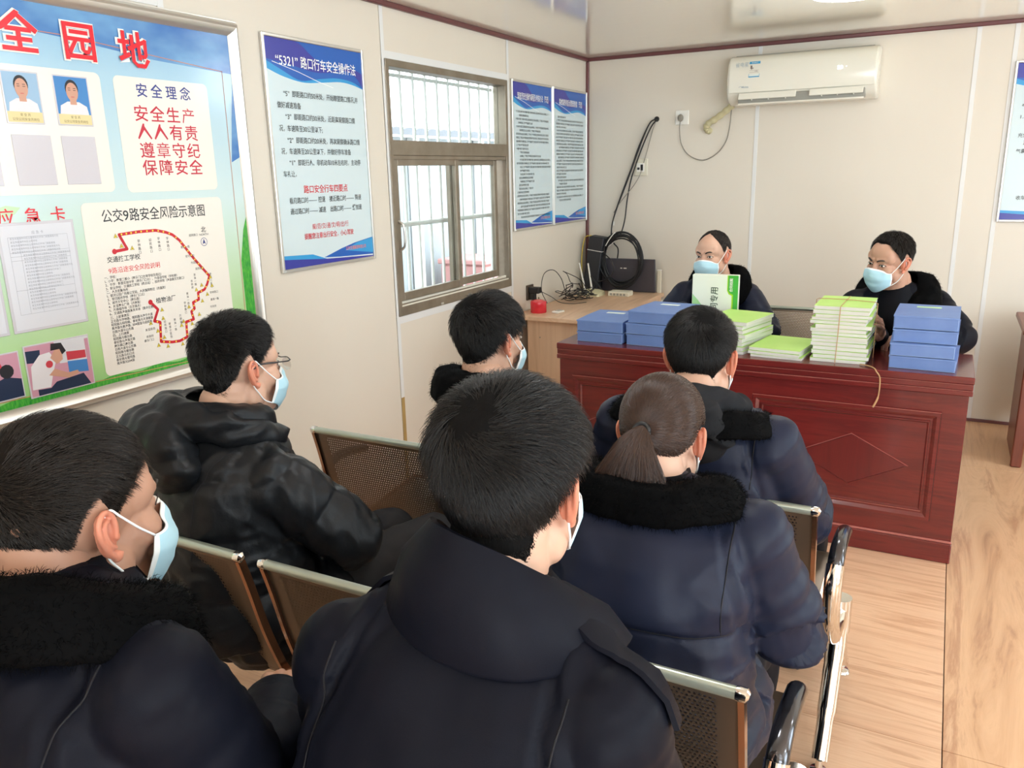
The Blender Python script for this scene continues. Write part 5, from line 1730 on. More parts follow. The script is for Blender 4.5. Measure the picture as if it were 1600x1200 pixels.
def ribbon_mesh(P, w0, w1, rng, sides=3):
    """P list of (n,3) positions -> tapered three-sided hairs, returns V, F(quads as array)"""
    K = len(P)
    n = len(P[0])
    A = np.stack(P)                               # K,n,3
    T = np.gradient(A, axis=0)
    T /= np.linalg.norm(T, axis=2)[..., None] + 1e-9
    ref = rng.normal(size=(n, 3))
    U = np.cross(T, ref[None]); U /= np.linalg.norm(U, axis=2)[..., None] + 1e-9
    W = np.cross(T, U)
    ww = np.linspace(1, w1, K)[:, None, None] * w0
    ww[-1] *= 0.4
    verts = []
    for s in range(sides):
        a = 2 * PI * s / sides
        verts.append(A + (U * math.cos(a) + W * math.sin(a)) * ww)
    V = np.stack(verts, 2).reshape(K * n * sides, 3)      # index = (k*n + i)*sides + s
    k = np.arange(K - 1)[:, None, None]; i = np.arange(n)[None, :, None]; s = np.arange(sides)[None, None, :]
    a = (k * n + i) * sides + s
    b = (k * n + i) * sides + (s + 1) % sides
    F = np.stack([a, b, b + n * sides, a + n * sides], -1).reshape(-1, 4)
    return V, F


def unit(v):
    return v / (np.linalg.norm(v, axis=-1, keepdims=True) + 1e-12)


def default_line(az):
    """hairline elevation (radians) for azimuth az (0 = front, pi = back)"""
    a = np.degrees(np.abs((az + PI) % (2 * PI) - PI))
    return np.radians(np.interp(a, [0, 25, 42, 52, 66, 76, 84, 96, 108, 122, 140, 180], [36, 35, 28, 14, 10, -12, -8, 14, 4, -30, -47, -50]))


def low_line(az):
    a = np.degrees(np.abs((az + PI) % (2 * PI) - PI))
    return np.radians(np.interp(a, [0, 25, 42, 52, 66, 76, 84, 96, 108, 122, 140, 180], [36, 35, 28, 14, 10, -12, -8, 14, 0, -36, -54, -59]))


def bald_line(az):
    a = np.degrees(np.abs((az + PI) % (2 * PI) - PI))
    return np.radians(np.interp(a, [0, 30, 50, 64, 74, 84, 96, 108, 122, 140, 180], [75, 62, 40, 18, -8, -6, 14, 4, -30, -43, -47]))


def make_hair(parent, R, C, s, color_m, line=default_line, thick=(0.014, 0.004), n=7000, length=(0.035, 0.012), width=0.0004,
              whorl=(0.0, -0.55, 0.85), swirl=0.7, lift=0.25, seed=1, part_flow=None, density=None, fringe=0.0, gravity=0.6, messy=0.35, mats=None, hug=False):
    """hair cap (solid) plus fine strands"""
    rng = np.random.default_rng(seed)
    # cap --------------------------------------------------------------
    na, ne = 96, 40
    rows = []
    az = np.linspace(0, 2 * PI, na, endpoint=False)
    low = line(az)
    Vc = []
    for i in range(ne + 1):
        t = i / ne
        el = low * (1 - t) + (PI / 2) * t * 1.0
        D = np.stack([np.sin(az) * np.cos(el), np.cos(az) * np.cos(el), np.sin(el)], 1)
        r = radius_at(D)
        topness = sst(-0.1, 0.9, D[:, 2])
        th = thick[1] + (thick[0] - thick[1]) * topness
        th = th * sst(0.0, 0.16, t) - 0.0015 * (1 - sst(0, 0.08, t))
        th = th + 0.0028 * grid_noise(D * 9 + seed) * sst(0.05, 0.3, t)
        if density is not None:
            th = np.where(density(D) < 0.25, -0.003, th * (0.4 + 0.6 * density(D)))
        Vc.append(HC + D * (r + th)[:, None])
    Vc = np.concatenate(Vc)
    F = [(i * na + j, i * na + (j + 1) % na, (i + 1) * na + (j + 1) % na, (i + 1) * na + j) for i in range(ne) for j in range(na)]
    # strands -----------------------------------------------------------
    D = unit(rng.normal(size=(int(n * 3.2), 3)))
    a = np.arctan2(D[:, 0], D[:, 1])
    el = np.arcsin(D[:, 2])
    keep = el > line(a) + 0.02 + rng.uniform(-0.01, 0.05, len(D))
    D = D[keep][:n]
    above = (el - line(a))[keep][:n]
    if density is not None:
        kp = rng.random(len(D)) < density(D)
        D, above = D[kp], above[kp]
    r0 = radius_at(D)
    topness = sst(-0.1, 0.85, D[:, 2])
    th = thick[1] + (thick[0] - thick[1]) * topness
    W = np.array(whorl) / np.linalg.norm(whorl)
    L = (length[1] + (length[0] - length[1]) * topness) * rng.uniform(0.65, 1.2, len(D))
    L = L * np.clip(above / 0.45, 0.22, 1.0)
    th = th * sst(-0.05, 0.25, above)
    P0 = HC + D * (r0 + th * 0.55)[:, None]
    jit = grid_noise(D * 7 + 3.1 * seed, 1) * messy + grid_noise(D * 22 + 5.1, 2) * messy * 0.6 + rng.normal(size=len(D)) * 0.12

    def flow(P, k):
        d = unit(P - HC)
        away = unit(d * (d @ W)[:, None] - W)
        sw = unit(np.cross(d, away))
        dist = np.arccos(np.clip(d @ W, -1, 1))
        f = away + sw * (swirl * np.exp(-dist * 1.4))[:, None]
        f = f + np.array([0, 0, -gravity]) * sst(0.3, -0.4, d[:, 2])[:, None]
        if part_flow is not None:
            f = part_flow(d, f)
        f = f - d * np.sum(f * d, 1)[:, None]
        f = unit(f)
        side = np.cross(d, f)
        f = f * np.cos(jit)[:, None] + side * np.sin(jit)[:, None]
        lf = lift * (1.0 - 1.15 * k / 5)
        return unit(f + d * lf)
    if hug:
        P0 = HC + D * (r0 + th + 0.0008)[:, None]
        PP = [P0]
        hgt = rng.uniform(0.0004, 0.0030, len(D))
        for k in range(6):
            q = PP[-1] + flow(PP[-1], k) * (L / 6)[:, None]
            dq = unit(q - HC)
            thq = thick[1] + (thick[0] - thick[1]) * sst(-0.1, 0.85, dq[:, 2])
            PP.append(HC + dq * (radius_at(dq) + thq + hgt)[:, None])
    else:
        PP = strands(P0, flow, n, L, width)
    V, Fs = ribbon_mesh([HC + 0 * PP[0] + (p - HC) for p in PP], width, 0.35, rng)
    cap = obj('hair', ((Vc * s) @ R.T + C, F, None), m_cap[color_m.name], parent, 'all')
    st_ = obj('hair_strands', ((V * s) @ R.T + C, Fs, None), mats or color_m, cap, 'all')
    st_['kind'] = 'stuff'
    return cap


m_hair = {}
for nm, c, rg_ in (('black', (0.010, 0.009, 0.009), 0.38), ('brown', (0.050, 0.026, 0.018), 0.27), ('darkbrown', (0.018, 0.013, 0.010), 0.4), ('greying', (0.06, 0.05, 0.045), 0.5)):
    m_hair[nm] = mat('hair_' + nm, c, rg_, spec=0.45)
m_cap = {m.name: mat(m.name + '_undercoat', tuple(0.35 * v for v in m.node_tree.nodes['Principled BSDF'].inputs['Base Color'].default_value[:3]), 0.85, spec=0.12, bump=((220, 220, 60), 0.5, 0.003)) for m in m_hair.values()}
SKIN = {}
for nm, c in (('tan', fl((180, 138, 116))), ('light', fl((208, 168, 146))), ('mid', fl((190, 148, 126)))):
    SKIN[nm] = mat('skin_' + nm, c, 0.5, sss=0.12, spec=0.4, bump=((260, 260, 260), 0.05, 0.001), noise=((14, 14, 14), tuple(v * 0.9 for v in c), 0.35))
m_ear = mat('skin_ear', fl((206, 136, 112)), 0.5, sss=0.3, spec=0.4)
m_eye_w = mat('eye_white', fl((226, 220, 212)), 0.2)
m_eye_d = mat('eye_iris', (0.012, 0.008, 0.006), 0.15)
m_brow = mat('eyebrow', (0.03, 0.022, 0.018), 0.7)
m_mask = mat('mask_blue', fl((176, 216, 232)), 0.8, bump=((30, 30, 260), 0.3, 0.001))
m_maskw = mat('mask_white', fl((236, 242, 244)), 0.7)


def cloth_mat(name, c, rough=0.62, sheen=0.0, wv=900, spec=0.10):
    return mat(name, c, rough, sheen=sheen, spec=spec, bump=((wv, wv, wv), 0.25, 0.0006), noise=((5, 5, 5), tuple(v * 0.8 for v in c), 0.3))


m_navy = cloth_mat('coat_navy', (0.013, 0.017, 0.037), 0.45, spec=0.18)
m_navy_dk = cloth_mat('coat_dark_navy', (0.0062, 0.0070, 0.0125), 0.5, spec=0.08)
m_puffer = mat('puffer_black', (0.0085, 0.0095, 0.0115), 0.42, spec=0.22, bump=((60, 60, 60), 0.25, 0.004))
m_fur = mat('fur_black', (0.0018, 0.0018, 0.0021), 0.8, spec=0.06)
m_hoodie = cloth_mat('hoodie_charcoal', (0.018, 0.019, 0.022), 0.8)
m_trs = cloth_mat('trousers_dark', (0.006, 0.0065, 0.010))
m_jean = cloth_mat('jeans_black', (0.034, 0.034, 0.037), 0.8)
m_shoe = mat('shoe_black', (0.012, 0.012, 0.012), 0.35)
m_seam = mat('seam_thread', (0.003, 0.003, 0.006), 0.8)


def add_mask(parent, R, C, s, tilt=0.0):
    def S(u, v):
        a = u * PI / 2
        zc = -0.008 - 0.116 * v
        zs = -0.030 - 0.062 * v
        w = abs(math.sin(a)) ** 1.8
        z = zc * (1 - w) + zs * w
        yc = np.interp(v, [0, 0.15, 0.30, 0.5, 0.7, 0.88, 1.0], [0.103, 0.1145, 0.1195, 0.1175, 0.111, 0.101, 0.087])
        ys_ = np.interp(v, [0, 0.5, 1.0], [0.060, 0.055, 0.050])
        xw = np.interp(v, [0, 0.4, 1.0], [0.0655, 0.067, 0.056])
        y = ys_ + (yc - ys_) * abs(math.cos(a)) ** 0.85
        if v < 0.3:     # nose wire bends over the bridge
            y += 0.004 * math.exp(-(u / 0.18) ** 2) - 0.010 * math.exp(-((abs(u) - 0.42) / 0.2) ** 2) * (1 - v / 0.3)
        pl = 0.0016 * math.sin(v * 2 * PI * 3.2) * (1 - w)
        return (xw * math.sin(a), y + pl, z)
    nu, nv = 36, 22
    V = [S(-1 + 2 * i / nu, j / nv) for j in range(nv + 1) for i in range(nu + 1)]
    inner = [np.array(v) * np.array([0.985, 0.985, 1.0]) for v in V]
    n = len(V)
    F, MI = [], []
    for j in range(nv):
        for i in range(nu):
            q = (j * (nu + 1) + i, j * (nu + 1) + i + 1, (j + 1) * (nu + 1) + i + 1, (j + 1) * (nu + 1) + i)
            F.append(q[::-1]); MI.append(1 if j == 0 or i in (0, nu - 1) else 0)
            F.append(tuple(n + k for k in q)); MI.append(1)
    b = [i for i in range(nu + 1)] + [(nu + 1) * (j + 1) - 1 for j in range(1, nv + 1)] + [nv * (nu + 1) + i for i in range(nu - 1, -1, -1)] + [j * (nu + 1) for j in range(nv - 1, 0, -1)]
    for k in range(len(b)):
        a_, c_2 = b[k], b[(k + 1) % len(b)]
        F.append((a_, c_2, n + c_2, n + a_)); MI.append(1)
    V = np.array(V + [tuple(q) for q in inner])
    mk = obj('face_mask', ((V * s) @ R.T + C, F, MI), [m_mask, m_maskw], parent, 'all')
    for sd in (-1, 1):
        mb = MB()
        mb.tube((spline([(sd * 0.0655, 0.060, -0.031), (sd * 0.0715, 0.036, -0.012), (sd * 0.0775, 0.010, 0.012), (sd * 0.0785, -0.003, 0.024), (sd * 0.0775, -0.010, 0.014), (sd * 0.078, -0.014, -0.010), (sd * 0.0765, -0.008, -0.036), (sd * 0.073, 0.008, -0.058), (sd * 0.066, 0.026, -0.078), (sd * 0.057, 0.051, -0.090)], 6) * s) @ R.T + C, 0.0015, 8)
        obj('ear_loop', mb, m_maskw, mk, 'all')
    return mk


def add_eyes(parent, R, C, s, look=0.0, wide=1.0, ln=1.0):
    for sd in (-1, 1):
        e = MB().ellipsoid((sd * 0.031, 0.0815, 0.0035), (0.0135, 0.0060, 0.0052 * wide), nu=20, nv=12)
        V, F = e.arrays()
        eo = obj('eye', ((V * s) @ R.T + C, F, None), m_eye_w, parent, 'all')
        e = MB().ellipsoid((sd * 0.031 + look, 0.0860, 0.0030), (0.0052, 0.0022, 0.0046 * wide), nu=16, nv=10)
        V, F = e.arrays()
        obj('iris', ((V * s) @ R.T + C, F, None), m_eye_d, eo, 'all')
        lid = MB().tube(spline([(sd * 0.0175, 0.0835, 0.0010), (sd * 0.025, 0.0875, 0.0070), (sd * 0.034, 0.0865, 0.0085), (sd * 0.042, 0.0800, 0.0060), (sd * 0.047, 0.0745, 0.0015)], 5), [0.0016 * ln] * 21, 8)
        V, F = lid.arrays()
        obj('eyelid_line', ((V * s) @ R.T + C, F, None), m_brow, eo, 'all')
        bw = MB().tube(spline([(sd * 0.013, 0.0925, 0.0200), (sd * 0.022, 0.0925, 0.0255), (sd * 0.034, 0.0870, 0.0280), (sd * 0.046, 0.0745, 0.0240)], 5), [0.0020 * ln] + [0.0034 * ln] * 11 + [0.0028 * ln, 0.0022 * ln, 0.0016 * ln, 0.0010 * ln], 8, flat=1.0)
        V, F = bw.arrays()
        obj('eyebrow', ((V * s) @ R.T + C, F, None), m_brow, parent, 'all')


def collar_fur(parent, N, fwd, right, name='fur_collar', m=None, rt=0.072, ht=0.050, rb=0.150, hb=-0.050, th=0.020, front=145, drop=0.11, fuzz=3500, seed=2, up=None, lobe=0.02, label=None, side_w=0.035):
    """collar lying round the neck: closed thick band from front left over the back to front right"""
    m = m or m_fur
    rng = np.random.default_rng(seed)
    up = np.array([0, 0, 1.0]) if up is None else up
    rings = []
    A = np.radians(np.linspace(-front, front, 61))
    for a in A:
        d = -fwd * math.cos(a) + right * math.sin(a)
        k = sst(0.35, 1.0, abs(a) / math.radians(front))          # 0 back, 1 front ends
        endt = 1.0 - 0.55 * sst(0.88, 1.0, abs(a) / math.radians(front))
        sidef = math.sin(abs(a)) ** 2
        top = N + d * (rt * (1 + 0.10 * k)) + up * (ht - drop * 0.72 * k)
        bot = N + d * ((rb + side_w * sidef) * endt) + up * (hb + 0.010 * sidef - drop * 1.15 * k)
        mid = (top + bot) / 2 + (d * 0.016 + up * (0.020 + lobe * 0.3))
        n_ = unit(np.cross(bot - top, np.cross(d, up)))
        if n_ @ (d + up) < 0:
            n_ = -n_
        t_ = th * (0.75 + 0.25 * endt)
        ring = []
        path = [top, top * 0.6 + mid * 0.4 + 0.004 * n_, mid, mid * 0.5 + bot * 0.5 + 0.003 * n_, bot]
        off = [0.45, 0.9, 1.0, 0.95, 0.5]
        for q, o_ in zip(path, off):
            ring.append(q + n_ * t_ * 0.5 * o_)
        ring.append(bot - n_ * 0.002)
        for q, o_ in zip(path[::-1], off[::-1]):
            ring.append(q - n_ * t_ * 0.5 * o_ * 0.8)
        ring.append(top + up * 0.003)
        rings.append(ring)
    mb = MB().loft(rings)
    V, F, Nn = remesh(mb, 0.005, 3)
    V = V + Nn * (0.0025 * grid_noise(V * 45, 3) + 0.004 * grid_noise(V * 16, 4))[:, None]
    c = raw_obj(name, V, F, m, parent, label=label)
    if fuzz:
        idx = rng.integers(0, len(V), fuzz)
        P0 = V[idx] + rng.normal(size=(fuzz, 3)) * 0.002
        nn = unit(Nn[idx] + rng.normal(size=(fuzz, 3)) * 0.45 + np.array([0, 0, -0.25]))
        Ls = rng.uniform(0.006, 0.011, fuzz)
        P = [P0, P0 + nn * (Ls * 0.5)[:, None], P0 + unit(nn + np.array([0, 0, -0.3])) * Ls[:, None]]
        Vf, Ff = ribbon_mesh(P, 0.00045, 0.3, rng)
        fo = raw_obj('fur_pile', Vf, Ff, m, c)
        fo['kind'] = 'stuff'
    return c


def flat_collar(parent, N, fwd, right, m, spec, th=0.006, name='collar', label=None):
    """spec: list of (angle deg, top offset (out, up), fold, edge offset (out, up)) measured round the neck; folded-over cloth collar"""
    rings = []
    for a, (to, tu), (eo, eu) in spec:
        a = math.radians(a)
        d = -fwd * math.cos(a) + right * math.sin(a)
        up = np.array([0, 0, 1.0])
        inner = N + d * (to - 0.008) + up * (tu - 0.045)
        top = N + d * to + up * tu
        edge = N + d * eo + up * eu
        mid = (top + edge) / 2 + (d + up) * 0.007
        rings.append((inner, top - d * 0.006, top + up * 0.003 + d * 0.002, mid + (d + up) * th * 0.5, edge + (d + up) * th * 0.4, edge - up * th * 0.5, mid - (d + up) * th * 0.5, top + d * 0.002 - up * 0.010, inner + d * 0.005))
    # resample along the collar
    rings = np.array(rings)
    n = len(rings)
    out = []
    cols = [spline(rings[:, k], 6) for k in range(rings.shape[1])]
    for i in range(len(cols[0])):
        out.append([c[i] for c in cols])
    mb = MB().loft(out)
    return obj(name, mb, m, parent, 50, label=label)


def nearest_seg(P, segs):
    """segs list of (a,b); returns index, t, dist"""
    best = np.full(len(P), 1e9); bi = np.zeros(len(P), int); bt = np.zeros(len(P))
    for k, (a, b, r) in enumerate(segs):
        a, b = np.array(a), np.array(b)
        d = b - a
        t = np.clip(((P - a) @ d) / (d @ d), -0.15, 1.15)
        dist = np.linalg.norm(P - a - t[:, None] * d, axis=1) - r
        m = dist < best
        best[m] = dist[m]; bi[m] = k; bt[m] = t[m]
    return bi, bt, best


def person(spec):
    """build one seated person from joint positions in room coordinates"""
    s = spec.get('hs', 1.0)
    base = np.array([spec['pel'][0], spec['pel'][1], 0.0])
    root = thing('person', tuple(base), spec['label'], 'person', None)
    Cc = np.array(spec['head'], float)
    R = head_rot(*spec['hrot'])
    hd = math.radians(spec['yaw'])
    fwd = np.array([math.sin(hd), math.cos(hd), 0.0])
    right = np.array([math.cos(hd), -math.sin(hd), 0.0])
    up = np.array([0, 0, 1.0])
    pel = np.array([spec['pel'][0], spec['pel'][1], spec.get('pz', 0.50)])
    N = Cc + R @ np.array([0, -0.048, -0.118]) * s if 'neck' not in spec else np.array(spec['neck'], float)
    sw = spec.get('sw', 0.185)
    SR = np.array(spec['SR']) if 'SR' in spec else N + right * sw - up * 0.085 + fwd * 0.005
    SL = np.array(spec['SL']) if 'SL' in spec else N - right * sw - up * 0.085 + fwd * 0.005
    ER = np.array(spec['ER']) if 'ER' in spec else SR + right * 0.06 - up * 0.24 + fwd * 0.06
    EL_ = np.array(spec['EL']) if 'EL' in spec else SL - right * 0.06 - up * 0.24 + fwd * 0.06
    WR = np.array(spec['WR']) if 'WR' in spec else pel + right * 0.10 + fwd * 0.32 + up * 0.10
    WL = np.array(spec['WL']) if 'WL' in spec else pel - right * 0.10 + fwd * 0.32 + up * 0.10
    KR = np.array(spec['KR']) if 'KR' in spec else pel + right * 0.13 + fwd * 0.44 + up * 0.0
    KL = np.array(spec['KL']) if 'KL' in spec else pel - right * 0.13 + fwd * 0.44 + up * 0.0
    AR = KR + fwd * 0.02 - up * (KR[2] - 0.09); AL = KL + fwd * 0.02 - up * (KL[2] - 0.09)
    skin = SKIN[spec.get('skin', 'mid')]
    # ---- body: head, neck, trunk, limbs and hands in one mesh
    Vs, Fs, MIs = [], [], []
    off = 0

    def put(V, F, mi):
        nonlocal off
        F = np.asarray(F) + off
        Vs.append(V); Fs.append(F); MIs.append(np.full(len(F), mi)); off += len(V)
    put((HEAD_V * s) @ R.T + Cc, HEAD_F, 0)
    for sd in (-1, 1):
        Ve, Fe, _ = EARS[sd]
        put((Ve * s) @ R.T + Cc, Fe, 1)
    bm = MB()
    bm.capsule(N + up * 0.03, N - up * 0.05, 0.056, 0.075)
    chest = N * 0.72 + pel * 0.28
    belly = N * 0.35 + pel * 0.65
    bm.ellipsoid(chest, (0.14, 0.082, 0.14), R=Rz(-hd)).ellipsoid(belly, (0.135, 0.09, 0.16), R=Rz(-hd)).ellipsoid(pel, (0.155, 0.12, 0.10), R=Rz(-hd))
    bm.capsule(SL, SR, 0.05, 0.05)
    for S_, E_, W_ in ((SR, ER, WR), (SL, EL_, WL)):
        bm.chain([S_, E_, W_], [0.045, 0.036, 0.024], 12)
    for sg, K_, A_ in ((1, KR, AR), (-1, KL, AL)):
        bm.chain([pel + right * 0.09 * sg, K_, A_], [0.07, 0.05, 0.036], 12)
        bm.capsule(A_ - up * 0.03, A_ - up * 0.05 + fwd * 0.13, 0.032, 0.026)
    Vb, Fb, _ = remesh(bm, 0.012, 2)
    put(Vb, Fb, 0)
    for sd, W_, E_ in ((1, WR, ER), (-1, WL, EL_)):
        hk = (sd, spec.get('curl', 0.45))
        if hk not in HANDS:
            HANDS[hk] = hand_geo(sd, hk[1])
        Vh, Fh = HANDS[hk]
        hy = unit(np.array(spec['HDR' if sd > 0 else 'HDL'], float)) if ('HDR' if sd > 0 else 'HDL') in spec else unit(unit(W_ - E_) * 0.6 + fwd * 0.5 - up * 0.1)
        zz = np.array(spec.get('PUR' if sd > 0 else 'PUL', (0, 0, 1.0)), float)
        hx = unit(np.cross(hy, zz)); hz = np.cross(hx, hy)
        put((Vh * s) @ np.stack([hx, hy, hz]) + W_, Fh, 0)
    obj('body', (np.concatenate(Vs), np.concatenate(Fs), np.concatenate(MIs)), [skin, m_ear], root, 'all')
    # ---- coat
    cm = spec.get('coat', m_navy)
    pf = spec.get('puff', 1.0)
    tb = MB()
    rx, ry = spec.get('tw', 0.195), spec.get('td', 0.135)

    def ring(c, a, b, n=28, pw=2.5):
        t = np.arange(n) * 2 * PI / n
        cx, sx = np.cos(t), np.sin(t)
        x = np.sign(cx) * np.abs(cx) ** (2 / pw) * a
        y = np.sign(sx) * np.abs(sx) ** (2 / pw) * b
        return c + x[:, None] * right + y[:, None] * fwd
    ax_ = N - pel
    levels = [(-0.02, 0.98, 1.12), (0.10, 1.02, 1.15), (0.25, 1.0, 1.10), (0.45, 0.98, 1.02), (0.62, 1.0, 0.98), (0.76, 0.99, 0.92), (0.86, 0.90, 0.80), (0.93, 0.66, 0.66), (0.99, 0.40, 0.55)]
    rings = []
    for t, ka, kb in levels:
        c = pel + ax_ * t
        bend = math.sin(min(1, max(0, t)) * PI) * 0.018
        rings.append(ring(c - fwd * bend, rx * ka, ry * kb))
    tb.loft(rings)
    for S_, sg in ((SR, 1), (SL, -1)):
        tb.capsule(N + right * sg * 0.05 - up * 0.035, S_ - right * sg * 0.01, 0.062 * pf, 0.060 * pf)
        tb.ellipsoid(S_ - up * 0.010, (0.066 * pf, 0.074 * pf, 0.066 * pf))
    ra = spec.get('arm_r', 1.0) * pf
    for S_, E_, W_ in ((SR, ER, WR), (SL, EL_, WL)):
        ue = unit(W_ - E_)
        M_ = (S_ + E_) / 2
        cuff = W_ - ue * 0.015
        tb.chain([S_, M_, E_, (E_ + cuff) / 2, cuff], [0.064 * ra, 0.068 * ra, 0.064 * ra, 0.058 * ra, 0.047 * ra], 20)
    # lap part of the coat
    for sg, K_ in ((1, KR), (-1, KL)):
        hp = pel + right * 0.09 * sg
        tb.capsule(hp, hp + (K_ - hp) * spec.get('skirt', 0.35), 0.105, 0.098)
    vox = spec.get('vox', 0.0065)
    V, F, Nn = remesh(tb, vox, 5)
    # folds --------------------------------------------------------------
    segs = [(pel, N, rx * 0.8), (SR, ER, 0.07), (ER, WR, 0.06), (SL, EL_, 0.07), (EL_, WL, 0.06)]
    bi, bt, _ = nearest_seg(V, segs)
    loc = V - pel
    u, w, f_ = loc @ right, loc @ up, loc @ fwd
    Hs = (N - pel)[2]
    wt = w / Hs
    disp = np.zeros(len(V))
    A = spec.get('fold', 1.0)
    sd_ = spec.get('seed', 1)
    torso = bi == 0
    if spec.get('puffer'):
        # horizontal quilting on the trunk, rings of quilting round the sleeves
        q = (w + 0.03 * np.abs(u) + 0.01 * grid_noise(V * 5, 3)) / 0.135
        fr = q - np.floor(q)
        ch = np.abs(np.sin(PI * fr)) ** 0.45
        dT = 0.011 * ch - 0.006 + 0.006 * (1 - ch) * grid_noise(np.stack([u * 60, w * 12, f_ * 60], 1), 5) + 0.0035 * (1 - 2 * np.abs(grid_noise(np.stack([u * 22, w * 34, f_ * 22], 1), 6)))
        L1 = np.array([np.linalg.norm(np.array(b) - np.array(a)) for a, b, _ in segs])[bi]
        q2 = (bt * L1 + 0.05 * np.abs(grid_noise(V * 6, 9))) / 0.12
        fr2 = q2 - np.floor(q2)
        ch2 = np.abs(np.sin(PI * fr2)) ** 0.5
        dA = 0.009 * ch2 - 0.004 + 0.005 * grid_noise(np.stack([V[:, 0] * 45, V[:, 1] * 45, V[:, 2] * 20], 1), 7) + 0.004 * (1 - 2 * np.abs(grid_noise(V * np.array([24, 24, 15]), 8)))
        disp = np.where(torso, dT, dA)
    else:
        # trunk: soft diagonal drapes, stronger horizontal pinches low on the back
        low = sst(0.55, 0.12, wt)
        n1 = grid_noise(np.stack([u * 7 + w * 5, w * 16 - u * 3, f_ * 5], 1) + sd_ * 7.3, sd_)
        n2 = grid_noise(np.stack([u * 10, w * 30 + 6 * u, f_ * 8], 1) + sd_ * 3.1, sd_ + 1)
        n3 = grid_noise(np.stack([u * 14, w * 6, f_ * 14], 1) + sd_ * 1.7, sd_ + 2)
        ridge = lambda n_: (1 - np.abs(n_) * 2.0)
        dT = A * (0.0045 * n1 + low * (0.0095 * ridge(n1) + 0.0075 * ridge(n2)) + 0.0022 * n3 + 0.0035 * sst(0.05, 0.16, np.abs(u)) * ridge(grid_noise(np.stack([u * 9 + w * 14, w * 10 - u * 12, f_ * 6], 1), sd_ + 8)))
        L1 = np.array([np.linalg.norm(np.array(b) - np.array(a)) for a, b, _ in segs])[bi]
        tl = bt * L1
        elb = np.where((bi == 1) | (bi == 3), sst(0.45, 1.0, bt), sst(0.6, 0.0, bt))
        na = grid_noise(np.stack([tl * 34 + u * 7, V[:, 0] * 9, V[:, 2] * 9], 1) + sd_ * 5.7, sd_ + 3)
        nb_ = grid_noise(np.stack([tl * 14, V[:, 0] * 12 + sd_, V[:, 2] * 12], 1), sd_ + 4)
        dA = A * ((0.002 + 0.007 * elb) * ridge(na) + 0.004 * nb_)
        disp = np.where(torso, dT, dA)
    # seams ---------------------------------------------------------------
    if spec.get('armhole', True) and not spec.get('puffer'):
        for S_, sg in ((SR, 1), (SL, -1)):
            pl = (V - (S_ - right * sg * 0.030)) @ unit(right * sg + up * 0.25)
            near = (np.linalg.norm(V - S_, axis=1) < 0.17)
            g = np.exp(-(pl / 0.0055) ** 2) * near
            st2 = np.exp(-((pl + 0.012) / 0.005) ** 2) * near
            disp = disp - 0.0045 * g + 0.0015 * st2
            arm = (bi == (1 if sg > 0 else 3)) & near
            disp = disp + 0.004 * np.exp(-((pl - 0.012) / 0.010) ** 2) * near
    for z0, depth in spec.get('yokes', []):
        pl = w - z0 - 0.012 * np.cos(u * 9)
        g = np.exp(-(pl / 0.006) ** 2) * torso * (f_ < 0.04)
        disp = disp - depth * g + 0.006 * sst(-0.003, 0.004, pl) * sst(0.10, 0.02, pl) * torso * (f_ < 0.04)
    V2 = V + Nn * disp[:, None]
    coat = raw_obj('coat' if not spec.get('puffer') else 'puffer_jacket', V2, F, cm, root)
    sbvh = BVHTree.FromPolygons([Vector(v) for v in V2], [tuple(q) for q in F])

    def stitch(rays, r=0.0013, nm='seam'):
        '''thread lying on the cloth: rays = (start, direction)'''
        out = []
        for q, v in rays:
            h_ = sbvh.ray_cast(Vector(q), Vector(v), 0.6)
            if h_[0] is not None:
                p_ = np.array(h_[0]) + np.array(h_[1]) * 0.0003
                if out and np.linalg.norm(out[-1] - p_) > 0.035:
                    break
                out.append(p_)
        if len(out) > 5:
            A_ = np.array(out)
            A_[1:-1] = (A_[:-2] + A_[1:-1] * 2 + A_[2:]) / 4
            obj(nm, MB().tube(A_, r, 6), m_seam, coat, 'all')
    for S_, E_, W_, sg in ((SR, ER, WR, 1), (SL, EL_, WL, -1)):
        o_ = S_ - right * sg * 0.022 - up * 0.03
        th_ = np.radians(np.linspace(60, -35, 30))
        rays = []
        for t in th_:      # from the top of the shoulder down the back
            dv = up * math.sin(t) - fwd * math.cos(t)
            rays.append((o_ + dv * 0.30, -dv))
        stitch(rays)
    for z0, depth in spec.get('yokes', []):
        stitch([(pel + up * (z0 + 0.012 * math.cos(x * 9)) + right * x - fwd * 0.4, fwd) for x in np.linspace(0, rx * 0.85, 26)], 0.0014)
        stitch([(pel + up * (z0 + 0.012 * math.cos(x * 9)) + right * x - fwd * 0.4, fwd) for x in np.linspace(0, -rx * 0.85, 26)], 0.0014)
    if spec.get('sweater', True):
        sm_ = MB().tube([N - up * 0.22 + fwd * 0.045, N - up * 0.15 + fwd * 0.035, N - up * 0.09 + fwd * 0.02, N - up * 0.03 + fwd * 0.012, N + up * 0.005 + fwd * 0.005, N + up * 0.022 + fwd * 0.006, N + up * 0.018 + fwd * 0.006], [0.118, 0.122, 0.108, 0.088, 0.070, 0.066, 0.060], 24)
        obj('sweater', sm_, m_trs, root, 'all')
    # cuffs
    for W_, E_, nm in ((WR, ER, 'cuff'), (WL, EL_, 'cuff')):
        ue = unit(W_ - E_)
        c0 = W_ - ue * 0.035
        mb = MB().tube([c0 - ue * 0.02, c0, c0 + ue * 0.03, c0 + ue * 0.034, c0 + ue * 0.024], [0.047 * ra, 0.050 * ra, 0.047 * ra, 0.042 * ra, 0.034 * ra], 18)
        obj(nm, mb, cm, coat, 'all')
    # trousers and shoes
    tm = MB()
